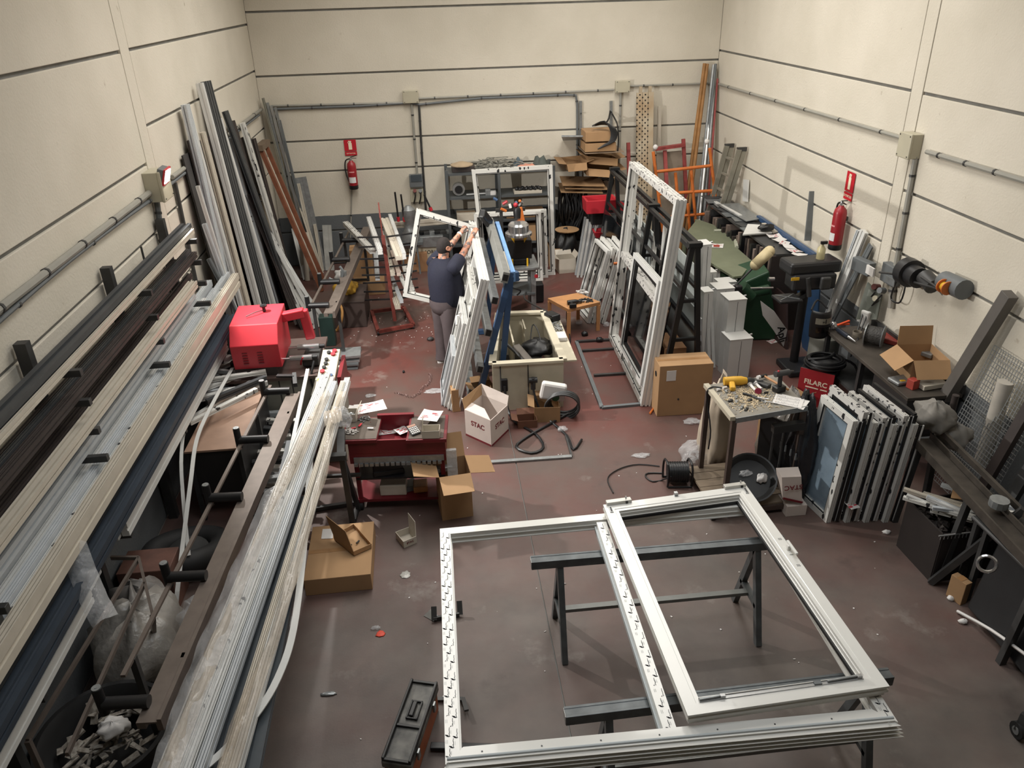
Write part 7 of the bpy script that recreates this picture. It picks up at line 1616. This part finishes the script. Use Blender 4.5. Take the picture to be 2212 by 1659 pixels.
for i, (px, py, m, r_, lb) in enumerate([(822, 1370, M('orange_red', (214, 78, 58), .6), (.035, .035, .006), 'orange red scrap on the floor left of the big frame'), (812, 1358, clear, (.04, .02, .015), 'clear bit of film beside the orange red scrap'), (876, 1242, M('silver_bag', (170, 168, 162), .3), (.045, .05, .004), 'small silver square bag on the floor below the flat carton'), (505, 0, None, 0, ''),
  (600, 1350, clear, (.14, .09, .03), 'crinkled clear film on the floor below the bent strip'), (1215, 930, clear, (.06, .05, .03), 'clear crumpled bag by the black hoses'), (1495, 912, clear, (.11, .07, .02), 'clear film on the floor in front of the tall carton'), (940, 845, clear, (.14, .07, .006), 'flat clear film on the red floor left of the easel'), (800, 855, clear, (.07, .05, .006), 'small clear film on the red floor near the trolley'), (930, 735, steel, (.05, .04, .03), 'dark wire tangle on the floor at the man'), (872, 805, black, (.015, .02, .02), 'small black plug on the red floor'), (710, 1500, galv, (.06, .02, .01), 'torn foil piece on the floor left of the toolbox'), (1215, 1262, paper, (.03, .008, .006), 'white chip on the floor below the flat carton'), (970, 852, paper, (.03, .008, .01), 'white stick on the floor by the leaning frames'), (1385, 985, clear, (.1, .05, .012), 'clear film strip on the floor left of the cable reel'), (1105, 815, paper, (.015, .02, .015), 'tiny white cap on the floor')]):
    if m: crumple('scrap_piece', lb, F(px, py), r_, m, 200+i, cat='scrap', n=14, m=8)
# small scattered chips: too many and small to count
g = G(); R = random.Random(19)
for i in range(170):
    if i < 110: p = F(R.gauss(900, 70), R.gauss(700, 25), .003)
    else: p = V((R.uniform(-.8, 4.0), R.uniform(3.2, 9.5), .003))
    g.box(p, (R.uniform(.004, .02), R.uniform(.004, .012), .004), rotm(R.uniform(0, 3)))
g.ob('floor_chips', paper, label='tiny white plastic chips scattered over the floor', cat='chips', kind='stuff')
g = G(); pts = [F(*p, .01) for p in ((855, 848), (870, 853), (890, 858), (905, 850), (912, 838), (925, 830), (930, 818), (928, 805))]
for i in range(len(pts)-1):
    for k in range(4):
        c = pts[i].lerp(pts[i+1], k/4); g.ring(c, .018, .004, (math.sin(k*3+i), math.cos(k*2), .4), 8, 4)
g.ob('chain', M('twisted_strip', (130, 104, 100), .4), label='twisted chain like strip lying on the red floor by the trolley', cat='strip')
# ================================================================== WORK TABLE WITH TOOLS
t = thing('work_table', 'steel angle work table with a grey top on a wooden platform', 'table', (2.85, 6.15, 0)); lg = M('leg_brown', (84, 72, 66), .5, .4, var=.2)
TZ = 1.06; TA, TB, TC, TD = F(1525, 832, TZ), F(1583, 905, TZ), F(1745, 878, TZ), F(1660, 818, TZ)
TD = TA+(TC-TB)
topm = M('worktop_grey', (132, 128, 120), .5, .2, var=.15)
G().add([TA, TB, TC, TD]+[p-V((0, 0, .02)) for p in (TA, TB, TC, TD)], [(0, 1, 2, 3), (7, 6, 5, 4)]+[(i, i+4, (i+1) % 4+4, (i+1) % 4) for i in range(4)]).ob('tabletop', topm, t)
G().bar(TA+V((0, 0, -.0)), TB+V((0, 0, -.0)), .05, .04).ob('angle_iron', M('pale_edge', (176, 168, 150), .5), t); G().bar(TB+V((.03, .0, -.02)), TC+V((0, 0, -.02)), .012, .05).ob('angle_iron', galv, t)
for p in (TA, TB, TC, TD):
    q = p+((TA+TC)/2-p)*.06; G().bar((q.x, q.y, .1), (q.x, q.y, TZ-.02), .045, .045, (0, 1, 0)).ob('leg', lg, t)
PA_ = [V((2.42, 5.8, .07)), V((3.32, 5.84, .07)), V((3.3, 6.6, .07)), V((2.4, 6.55, .07))]
for i in range(6):
    a, b_ = PA_[0].lerp(PA_[3], (i+.5)/6), PA_[1].lerp(PA_[2], (i+.5)/6); G().bar(a+V((0, 0, .03)), b_+V((0, 0, .03)), .118, .025).ob('plank', M('old_planks', (116, 102, 86), .8, var=.2, scale=5), t)
G().bar(PA_[0], PA_[1], .05, .05).ob('platform_bearer', lg, t); G().bar(PA_[3], PA_[2], .05, .05).ob('platform_bearer', lg, t)
for c in (PA_[0], PA_[1], PA_[2], PA_[3]): G().cyl(c+V((-.02, 0, -.03)), c+V((.02, 0, -.03)), .038, n=12).ob('castor', rubber, t, smooth=True)
G().bar((TC.x-.32, TC.y-.02, .86), (TC.x-.02, TC.y-.02, .88), .07, .08).ob('clamp_rail', M('clamp_dark', (46, 46, 46), .4, .3), t, bev=.004)
for dx in (-.24, -.14): G().cyl((TC.x+dx, TC.y+.1, .12), (TC.x+dx, TC.y+.1, .85), .014).ob('rod', steel, t)
T = lambda px, py, z=0: F(px, py, TZ+.001+z)
g = G(); R = random.Random(23)
for i in range(900):
    a, b_ = R.gauss(.4, .17), R.gauss(.48, .2)
    if not (.06 < a < .9 and .1 < b_ < .92): continue
    p = TA.lerp(TB, b_).lerp(TD.lerp(TC, b_), a)+V((0, 0, .004)); d = V((R.uniform(-.014, .014), R.uniform(-.014, .014), R.uniform(0, .006))); g.bar(p-d, p+d, .006, .003)
g.ob('swarf', M('swarf_beige', (196, 178, 148), .5, var=.25, scale=40), label='beige drilling swarf spread over the work table top', cat='swarf', kind='stuff')
R = random.Random(6)
for i, (px, py) in enumerate(((1585, 850), (1590, 858), (1578, 866), (1590, 868), (1602, 880), (1612, 884), (1650, 868), (1568, 845), (1620, 865))):
    c = T(px, py, .008); G().box(c, (.05, .018, .014), rotm(R.uniform(0, 3))).box(c+V((.012, .008, .004)), (.02, .02, .018), rotm(R.uniform(0, 3))).ob('metal_fitting', [alu, galv, steel][i % 3], label='small metal fitting in the swarf on the work table, %s' % ['upper left', 'beside the white tubes', 'at the pale edge', 'left of centre', 'near the front edge', 'front one beside the last', 'beneath the order sheets', 'by the yellow drill', 'in the middle'][i], cat='fitting', group='fittings on the work table', kind=None, bev=.001)
for i, (px, py) in enumerate(((1553, 842), (1566, 838))): c = T(px, py, .014); G().cyl(c+V((-.02, 0, 0)), c+V((.02, .01, 0)), .013, n=12).ob('white_socket', paper, label=('left', 'right')[i]+' white short tube near the yellow drill', cat='tube', smooth=True)
drill('yellow corded drill lying at the far left of the work table', T(1588, 832), -.1, M('drill_yellow', (206, 158, 46), .45), 1.35, 'drill', False, True)
G().tube([T(1560, 838, .03), T(1540, 836, .03), T(1528, 845, .0), T(1528, 870, -.15), T(1535, 930, -.4), T(1530, 970, -.6)], .008).ob('power_cord', black, label='black cord of the yellow drill hanging down the table side', cat='cable', smooth=True)
t = thing('cordless_drill', 'black cordless driver standing upright on its battery on the work table', 'drill', T(1690, 845)); c = T(1682, 845)
G().box(c+V((0, 0, .03)), (.11, .08, .06), rotm(.3)).ob('battery', black, t, bev=.01); G().cyl(c+V((0, 0, .06)), c+V((-.0, .01, .17)), .021, n=12).ob('grip', black, t, smooth=True); G().cyl(c+V((-.06, 0, .185)), c+V((.09, .03, .185)), .03, n=14).ob('motor', M('body_grey', (60, 60, 62), .4), t, smooth=True); G().cyl(c+V((.09, .03, .185)), c+V((.14, .04, .185)), .018, .008, n=10).ob('chuck', steel, t, smooth=True); G().ball(c+V((-.03, -.0, .215)), .012, 8, 6).ob('red_switch', redp, t)
t = thing('hammer', 'hammer with white mallet head and wooden handle on the work table', 'hammer', T(1665, 818)); a, b_ = T(1650, 812, .03), T(1703, 842, .03)
G().cyl(a, b_, .012).ob('handle', wood, t, smooth=True); d = (b_-a).normalized(); s = V((-d.y, d.x, 0)); G().cyl(a-s*.05, a+s*.03, .017).ob('head', black, t, smooth=True); G().cyl(a-s*.08, a-s*.05, .02).ob('white_face', paper, t, smooth=True)
G().box(T(1643, 828, .02), (.2, .07, .04), rotm(-.9)).ob('dark_case', M('case_dark', (48, 48, 48), .5), label='dark slim tool case beside the hammer', cat='case', bev=.01)
for i, (a, b_) in enumerate(((T(1612, 822, .02), T(1632, 843, .02)), (T(1624, 822, .02), T(1645, 840, .02)))): G().cyl(a, a.lerp(b_, .45), .024, .026, n=12).cyl(a.lerp(b_, .45), b_, .016, .012, n=12).ob('white_bottle', paper, label=('left', 'right')[i]+' white glue bottle lying on the work table', cat='bottle', smooth=True)
G().cyl(T(1638, 845, 0), T(1638, 845, .028), .032, n=16).ob('red_tape_measure', M('maroon_tape', (120, 30, 50), .4), label='round dark red tape measure on the work table', cat='tape measure', bev=.004)
t = thing('screwdriver', 'black screwdriver with silver blade on the work table', 'screwdriver', T(1630, 855)); G().cyl(T(1605, 850, .015), T(1635, 858, .015), .013).ob('grip', black, t, smooth=True); G().cyl(T(1635, 858, .015), T(1660, 862, .015), .004).ob('blade', chrome, t)
t = thing('screwdriver', 'second longer screwdriver with red ring pointing to the papers', 'screwdriver', T(1650, 860)); G().cyl(T(1625, 856, .015), T(1650, 866, .015), .012).ob('grip', steel, t, smooth=True); G().cyl(T(1650, 866, .015), T(1680, 872, .01), .004).ob('blade', chrome, t)
G().box(T(1655, 848, .01), (.04, .02, .02)).ob('black_bit_holder', black, label='short black bit holder between tape measure and driver', cat='tool', bev=.004)
def doc(label, c, w_, h_, rz):
    t = thing('printed_sheet', label, 'paper', c); Rm = rotm(rz); G().sheet([c+Rm @ V((x*w_/2, y*h_/2, 0)) for x, y in ((-1, -1), (1, -1), (1, 1), (-1, 1))], .003).ob('sheet', paper, t)
    g = G(); R = random.Random(1)
    for i in range(16):
        y = h_*(.4-.05*i); 
        for k in range(3): a, b_ = w_*(-.42+.29*k), w_*(-.42+.29*k+R.uniform(.1, .24)); g.bar(c+Rm @ V((a, y, .002)), c+Rm @ V((b_, y, .002)), .003, .0006)
    g.ob('printed_lines', M('grey_print', (120, 120, 124), .7), t, kind='stuff')
doc('white printed order sheet at the right end of the work table', T(1703, 866, .005), .2, .26, 1.0)
doc('second order sheet under the first on the work table', T(1712, 868, .001), .2, .26, .85)
# things round the table
t = thing('cable_reel', 'black cable reel with tubular handle on the floor left of the work table', 'cable reel', F(1465, 1050)); c = F(1465, 1048)+V((0, .05, .13)); ax = V((1, -.12, 0)).normalized()
for s in (-1, 1): G().cyl(c+ax*.09*s, c+ax*.1*s, .11, n=22).ob('flange', black, t, smooth=True)
g = G()
for k in range(15): g.ring(c+ax*(-.084+.012*k), .1+.004*(k % 2), .0065, ax, 22, 5)
g.ob('wound_cable', M('cable_black', (34, 34, 36), .4), t, smooth=True, kind='stuff'); G().cyl(c-ax*.09, c+ax*.09, .095, n=20).ob('drum', black, t, smooth=True)
for s in (-1, 1): p = c+ax*.12*s; G().tube([p+V((0, -.09, -.12)), p+V((0, -.1, .02)), p+V((0, -.06, .12)), p+V((0, .06, .12)), p+V((0, .1, .02)), p+V((0, .09, -.12))], .011, smooth=2).ob('side_tube', black, t, smooth=True)
for y in (-.1, .1): G().cyl(c-ax*.12+V((0, y, -.12)), c+ax*.12+V((0, y, -.12)), .01).ob('foot_tube', black, t, smooth=True)
G().tube([c+V((-.1, -.1, .02)), F(1430, 1037, .01), F(1410, 1040, .01), F(1395, 1030, .01), F(1400, 1022, .01), F(1432, 1022, .01)], .008).ob('cable_loop', black, label='loop of black cable left of the cable reel', cat='cable', smooth=True)
G().tube([F(1425, 1007, .01), F(1380, 1003, .01), F(1345, 1010, .01), F(1318, 1025, .01), F(1313, 1040, .01), F(1325, 1065, .01)], .006).ob('floor_cable', black, label='thin black cable running over the floor from the reel to the sash', cat='cable', smooth=True)
t = thing('steel_pan', 'wide dark round pan tilted on the wooden platform', 'pan', (2.85, 6.1, .1)); axp = V((-.15, -.6, .8)).normalized(); cp = V((2.84, 6.02, .27))
G().lathe([(.0, 0), (.2, 0), (.24, .06), (.25, .062), (.25, .068), (.235, .066), (.195, .012), (0, .012)], cp, axp, 34).ob('pan_bowl', M('pan_dark', (44, 44, 44), .4, .4), t, smooth=True)
crumple('white_tissue', 'white crumpled tissue in the dark pan', cp+V((.1, -.05, .0)), (.05, .04, .05), paper, 61, cat='tissue'); crumple('scrap_piece', 'clear wrapper in the dark pan', cp+V((-.04, .02, .04)), (.06, .03, .03), clear, 62, cat='scrap')
G().sheet([V((3.0, 6.25, .11)), V((3.3, 5.98, .11)), V((3.34, 6.0, .78)), V((3.0, 6.3, .85))], .02).ob('black_board', M('black_board', (24, 24, 26), .4), label='black louvred board standing on the platform under the work table', cat='board')
for i in range(4): G().box(V((3.12+.04*i, 6.06-.033*i, .62-.03*i)), (.012, .012, .07)).ob('louvre_mark', grey, label='%s pale slot on the black louvred board' % ('topmost', 'second', 'third', 'lowest')[i], cat='slot', group='slots in the black louvred board')
crumple('white_cloth', 'cream crumpled cloth hanging behind the work table legs', V((2.75, 6.75, .0)), (.16, .14, .55), M('cream_cloth', (184, 170, 152), .9), 63, cat='cloth')
crumple('plastic_bag', 'clear bag with beige bits on the floor behind the work table', V((2.62, 6.85, .0)), (.22, .16, .12), clear, 64)
crumple('plastic_bag', 'heap of clear and brown bags right of the work table', V((3.4, 6.55, .0)), (.22, .26, .5), bagm, 65)
crumple('black_bag', 'dark grey bin bag between work table and window stack', V((3.36, 6.15, .0)), (.15, .22, .62), M('bin_bag', (36, 36, 40), .3, bump=.8, bscale=15), 66)
cbox('cardboard_box', 'white brown carton behind the window stack', (3.35, 6.75, 0), (3.65, 7.05, .4), .3, cardd, open_top=True, flaps=(20, 40, None, 60))
t = thing('small_carton', 'white carton with red edge and upside down lettering under the work table', 'cardboard box', (3.25, 5.72, .0)); bq = [V((3.12, 5.72, .0)), V((3.3, 5.74, .0)), V((3.3, 5.95, .0)), V((3.12, 5.95, .0))]
G().b2((3.12, 5.74, 0), (3.32, 5.95, .12)).ob('lower_box', stw, t, bev=.004)
G().add([(3.08, 5.78, .2), (3.26, 5.74, .16), (3.3, 5.9, .2), (3.1, 5.95, .22), (3.05, 5.8, .42), (3.22, 5.76, .44), (3.26, 5.92, .44), (3.06, 5.96, .42)], [(3, 2, 1, 0), (0, 1, 5, 4), (1, 2, 6, 5), (2, 3, 7, 6), (3, 0, 4, 7), (4, 5, 6, 7)]).ob('upper_box', stw, t)
text('STAC', .07, plane_m((3.155, 5.75, .33), V((-.18, .02, -.02)), (0, -.02, -1)), dred, 'lettering', t, bold=.001)
G().bar((3.08, 5.77, .2), (3.26, 5.73, .16), .006, .02).ob('red_edge', dred, t)
# ================================================================== STACK OF WINDOWS AT THE RIGHT
NW = 7; x0 = 3.50; th_ = .088; yA, yB = 5.6, 6.08
wlab = ['leftmost window of the stack at the right with bluish glass', 'second window of the right stack', 'third window of the right stack', 'middle window of the right stack', 'third window from the right end of the stack', 'second window from the right end of the stack', 'rightmost window of the right stack']
for i in range(NW):
    x = x0+th_*i; hh = [1.12, 1.2, 1.1, 1.14, 1.08, 1.16, 1.08][i]; ln = .07; ya = yA-.012*i+.02*(i % 2)
    Pw = [V((x, ya, .0)), V((x-.08, yB+.03*(i % 3), 0)), V((x+ln-.07, yB+.03*(i % 3), hh)), V((x+ln, ya, hh-.02))]
    t = frame4('glazed_casement', wlab[i], Pw, (-1, -.12, .06), .06, .05, [filmw if i % 2 == 0 else filmd]*4, gl=M('blue_glass', (150, 170, 186), .1, alpha=.5), cat='window')
    for k in range(2): G().bar(Pw[0]+V((.022+.022*k, -.002, .02)), Pw[3]+V((.022+.022*k, -.002, -.01)), .012 if k else .018, .01, (0, 1, 0)).ob('side_strip', [black, white][k], t)
    if i in (0, 3, 5): G().bar(Pw[0]+V((.055, .0, .02)), Pw[3]+V((.055, 0, .0)), .03, .03, (0, 1, 0)).bar(Pw[3]+V((.055, 0, 0)), Pw[2]+V((.055, 0, 0)), .03, .03).ob('black_spacer', black, t)
sheetp('white note stuck low between the second and third window', (3.66, 5.58, .2), .1, .12, .2)
# ================================================================== THE MAN
def skin(name, nodes, edges, mat, parent, root, sub=2, label=None):
    me = bpy.data.meshes.new(name); bm = bmesh.new(); L = bm.verts.layers.skin.verify(); vs = {}; o0 = ORG[parent.name]
    for k, (p, rx, ry) in nodes.items():
        v = bm.verts.new(V(p)-o0); vs[k] = v; v[L].radius = (rx, ry); v[L].use_root = (k == root)
    for e in edges:
        for a, b_ in zip(e[:-1], e[1:]):
            if bm.edges.get((vs[a], vs[b_])) is None: bm.edges.new((vs[a], vs[b_]))
    bm.to_mesh(me); bm.free(); me.materials.append(mat)
    o = bpy.data.objects.new(name, me); COL.objects.link(o); o.parent = parent; ORG[o.name] = o0
    md = o.modifiers.new('skin', 'SKIN'); md.use_smooth_shade = True
    md = o.modifiers.new('sub', 'SUBSURF'); md.levels = sub; md.render_levels = sub
    if label: o['label'] = label
    return o
skinm = M('skin', (196, 138, 112), .5, var=.06, scale=20); 
tatt = M('skin_tattooed', (190, 134, 110), .5, col2=(96, 84, 80), thr=(.5, .6), scale=16)
navy = M('navy_tshirt', (24, 26, 44), .85, var=.1, bump=.3, bscale=30); trou = M('grey_trousers', (84, 74, 76), .85, var=.12, bump=.4, bscale=12)
hair = M('dark_hair', (34, 27, 26), .8, bump=.6, bscale=120)
mx_, my = .02, 9.64; man = thing('person', 'heavy man in navy T-shirt and grey trousers holding up a white frame', 'person', (mx_, my, 0))
Fd = V((.80, .60, 0)); Sd = V((.60, -.80, 0))      # facing, his right side
def Q(f, s, z): return V((mx_, my, 0))+Fd*f+Sd*s+V((0, 0, z))
HR = B(1027, 497, 9.98); HL = B(1003, 492, 10.28)
shR, shL = Q(.03, .2, 1.43), Q(.03, -.2, 1.43)
def arm(side, sh, hand, sgn):
    el = sh.lerp(hand, .48)+V((-.02, 0, -.07)); wr = sh.lerp(hand, .86)+V((0, 0, -.015)); d = (hand-wr).normalized(); s = d.cross(V((0, 0, 1))).normalized(); n = s.cross(d)
    N = {side+'sh': (sh, .05, .05), side+'ua': (sh.lerp(el, .5), .058, .06), side+'el': (el, .047, .047), side+'fa': (el.lerp(wr, .4), .045, .048), side+'wr': (wr, .028, .032), side+'pa': (wr+d*.05, .03, .042)}
    E_ = [(side+'sh', side+'ua', side+'el', side+'fa', side+'wr', side+'pa')]
    for k, (o_, l_) in enumerate(((-.030, .062), (-.010, .075), (.010, .07), (.030, .055))):
        b0 = wr+d*.085+s*o_*.9; f1 = b0+d*l_*.5+n*.012; f2 = f1+d*l_*.25-n*.02; f3 = f2-n*.024+d*.0
        for j, (pp, r_) in enumerate(((b0, .0115), (f1, .0095), (f2, .009), (f3, .008))): N['%sf%d%d' % (side, k, j)] = (pp, r_, r_)
        E_.append((side+'pa',)+tuple('%sf%d%d' % (side, k, j) for j in range(4)))
    t0 = wr+d*.04+s*.034*sgn-n*.01; t1 = t0+d*.035+s*.018*sgn-n*.014; t2 = t1+d*.028-n*.004
    for j, (pp, r_) in enumerate(((t0, .014), (t1, .011), (t2, .009))): N['%st%d' % (side, j)] = (pp, r_, r_)
    E_.append((side+'pa', side+'t0', side+'t1', side+'t2')); return N, E_, el, wr, d
NR, ER, elR, wrR, dR = arm('r', shR, HR, -1); NL, EL, elL, wrL, dL = arm('l', shL, HL, 1)
hc0 = Q(.07, .0, 1.63)
nodes = {'pel': (Q(0, 0, .93), .13, .13), 'bel': (Q(.03, 0, 1.08), .14, .14), 'che': (Q(.02, 0, 1.28), .13, .12), 'nb': (Q(.01, 0, 1.42), .07, .07), 'nk': (Q(.03, 0, 1.5), .062, .065), 'hd': (Q(.05, 0, 1.58), .075, .07),
 'hc': (Q(.055, 0, 1.66), .088, .08), 'ht': (Q(.05, 0, 1.72), .06, .06), **NR, **NL}
edges = [('pel', 'bel', 'che', 'nb', 'nk', 'hd', 'hc', 'ht'), ('nb', 'rsh'), ('nb', 'lsh')]+ER+EL
for s, g_ in ((1, 'R'), (-1, 'L')):
    nodes.update({'hp'+g_: (Q(0, .1*s, .86), .08, .08), 'kn'+g_: (Q(.02, .11*s, .48), .06, .06), 'an'+g_: (Q(-.02, .12*s, .1), .042, .042)}); edges.append(('pel', 'hp'+g_, 'kn'+g_, 'an'+g_))
skin('body', nodes, edges, tatt, man, 'pel')
# head detail: skull and face over the skinned head
hd_c = Q(.055, 0, 1.645); Rh = Matrix((Sd, Fd, V((0, 0, 1)))).transposed()   # local x = his right, y = forward
def head_pt(a, b_):
    th = math.pi*b_; ph = 2*math.pi*a; x = math.sin(th)*math.cos(ph); y = math.sin(th)*math.sin(ph); z = math.cos(th)
    rx, ry, rz = .082, .1, .118
    if z < 0: rx *= 1-.18*z*z; ry *= 1-.1*z*z
    jaw = .012*max(0, y)*max(0, -z)
    return hd_c+Rh @ V((x*rx, y*ry+jaw, z*rz))
hp_ = G().grid(head_pt, 28, 18).ob('head', skinm, man, smooth=2)
G().grid(lambda a, b_: head_pt(.0+a, b_*.5)+(head_pt(a, b_*.5)-hd_c)*(.05 if not (.12 < a < .38 and b_ > .55) else -.05), 28, 10).ob('hair', hair, man, smooth=2)
G().grid(lambda a, b_: head_pt(.45+.6*a, .35+.35*b_)+(head_pt(.45+.6*a, .35+.35*b_)-hd_c)*.035, 20, 8).ob('hair_back', hair, man, smooth=2)
G().grid(lambda a, b_: head_pt(.04+.42*a, .66+.26*b_)+(head_pt(.04+.42*a, .66+.26*b_)-hd_c)*.035, 14, 6).ob('beard', M('beard', (66, 46, 40), .9, var=.2, scale=60), man, smooth=2)
h = lambda x, y, z: hd_c+Rh @ V((x, y, z))
G().add([h(-.013, .09, .02), h(.013, .09, .02), h(.019, .098, -.03), h(-.019, .098, -.03), h(0, .128, -.024), h(0, .1, .028)], [(0, 5, 4, 3), (5, 1, 2, 4), (3, 4, 2), (0, 1, 5)]).ob('nose', skinm, man, smooth=2)
for s in (-1, 1):
    G().lathe([(0, 0), (.02, .002), (.03, .01), (.028, .02), (.012, .018), (0, .012)], h(.078*s, .0, -.005), Rh @ V((s, -.25, 0)), 14).ob('ear', skinm, man, smooth=True)
    G().ball(h(.032*s, .088, .012), .011, 10, 8).ob('eye', paper, man, smooth=True)
    G().ring(h(.034*s, .105, .01), .023, .0035, Rh @ V((0, 1, 0)), 16, 5).ob('glasses_rim', black, man); G().cyl(h(.057*s, .103, .014), h(.083*s, -.005, .012), .0035).ob('glasses_arm', black, man)
G().cyl(h(-.012, .108, .012), h(.012, .108, .012), .003).ob('glasses_bridge', black, man)
G().box(h(0, .098, -.055), (.042, .008, .008), Rh).ob('mouth', M('lips', (150, 84, 78), .5), man, bev=.003)
# clothes
def ringloft(name, rings, mat, n=22, bump=0, smooth=2):
    """rings: centre, forward radius, side radius"""
    vs = []; 
    for c, rf, rs in rings: vs += [c+Fd*rf*math.cos(2*math.pi*j/n)+Sd*rs*math.sin(2*math.pi*j/n)+V((0, 0, .006*math.sin(5*j))) for j in range(n)]
    k = len(rings); return G().add(vs, [(i*n+j, i*n+(j+1) % n, (i+1)*n+(j+1) % n, (i+1)*n+j) for i in range(k-1) for j in range(n)]+[tuple(range((k-1)*n, k*n))]).ob(name, mat, man, smooth=smooth)
RG = [(Q(.03, 0, .86), .19, .2), (Q(.045, 0, .9), .215, .22), (Q(.06, 0, 1.02), .235, .235), (Q(.05, 0, 1.16), .23, .235), (Q(.03, 0, 1.28), .205, .235), (Q(.015, 0, 1.37), .17, .235), (Q(.01, 0, 1.43), .135, .205), (Q(.02, 0, 1.48), .105, .14), (Q(.03, 0, 1.515), .085, .088)]
def sleeve(sh, el):
    d = (el-sh).normalized(); p0 = sh-d*.07+V((0, 0, -.03)); r = [.07, .088, .094, .092, .09, .086]; pts = [p0+(sh.lerp(el, .66)-p0)*k/5 for k in range(6)]
    return pts, r
g = G(); n = 24; vs = []
for c, rf, rs in RG: vs += [c+Fd*rf*math.cos(2*math.pi*j/n)*(1+.02*math.sin(3*j+c.z*20))+Sd*rs*math.sin(2*math.pi*j/n) for j in range(n)]
g.add(vs, [(i*n+j, i*n+(j+1) % n, (i+1)*n+(j+1) % n, (i+1)*n+j) for i in range(len(RG)-1) for j in range(n)])
for sh, el in ((shR, elR), (shL, elL)):
    pts, r = sleeve(sh, el); g.tube(pts, lambda q, r=r: r[min(5, int(q*5+.5))], 16, smooth=0)
g.ob('tshirt', navy, man, smooth=2)
tn = {'w': (Q(.01, 0, .9), .17, .185), 'rh': (Q(.0, .1, .8), .115, .115), 'rk': (Q(.02, .115, .47), .09, .09), 'rc': (Q(.0, .12, .25), .082, .082), 'ra': (Q(-.01, .125, .07), .085, .085),
 'lh': (Q(.0, -.1, .8), .115, .115), 'lk': (Q(.03, -.115, .47), .09, .09), 'lc': (Q(.02, -.12, .25), .082, .082), 'la': (Q(.01, -.125, .07), .085, .085)}
g = G(); n = 20; vs = []
RT = [(Q(0, 0, .97), .19, .2), (Q(0, 0, .88), .19, .21), (Q(0, 0, .78), .15, .19)]
for c, rf, rs in RT: vs += [c+Fd*rf*math.cos(2*math.pi*j/n)+Sd*rs*math.sin(2*math.pi*j/n) for j in range(n)]
g.add(vs, [(i*n+j, i*n+(j+1) % n, (i+1)*n+(j+1) % n, (i+1)*n+j) for i in range(2) for j in range(n)]+[tuple(range(2*n, 3*n))])
for s_, ff in ((1, 0), (-1, .02)):
    L = [(.88, .1, .13), (.74, .102, .132), (.6, .108, .118), (.48, .112, .11), (.36, .115, .106), (.22, .12, .102), (.12, .122, .104), (.05, .125, .112)]; vs = []
    for z, so, r_ in L: vs += [Q(ff, so*s_, z)+Fd*r_*1.05*math.cos(2*math.pi*j/n)*(1+.05*math.sin(z*60+j))+Sd*r_*.92*math.sin(2*math.pi*j/n) for j in range(n)]
    g.add(vs, [(i*n+j, i*n+(j+1) % n, (i+1)*n+(j+1) % n, (i+1)*n+j) for i in range(len(L)-1) for j in range(n)])
g.ob('trousers', trou, man, smooth=2)
for s, f0 in ((1, -.01), (-1, .01)):
    c = Q(f0+.05, .125*s, .0)
    def sh_(a, b_, c=c):
        th = 2*math.pi*a; r_ = 1-b_**3; y = .145*math.sin(th); return c+Fd*(y*(.55+.45*r_) if r_ < 1 else y)+Sd*(.052*math.cos(th)*(.6+.4*r_))+V((0, 0, .004+.075*b_*(1-.3*max(0, math.sin(th)))))
    G().grid(sh_, 20, 5).ob('shoe', M('grey_shoe', (120, 116, 112), .6), man, smooth=2)
    G().lathe([(.0, 0), (1, 0), (1, .018), (0, .018)], (0, 0, 0), n=20).v
    g = G(); n_s = 20; g.add([c+Fd*.15*math.sin(2*math.pi*j/n_s)+Sd*.056*math.cos(2*math.pi*j/n_s)+V((0, 0, z)) for z in (.002, .022) for j in range(n_s)], [tuple(range(n_s)), tuple(range(n_s, 2*n_s))]+[(j, (j+1) % n_s, n_s+(j+1) % n_s, n_s+j) for j in range(n_s)]); g.ob('sole', paper, man)
G().cyl(wrL-dL*.03, wrL-dL*.005, .037, n=14).ob('watch', paper, man, smooth=True)
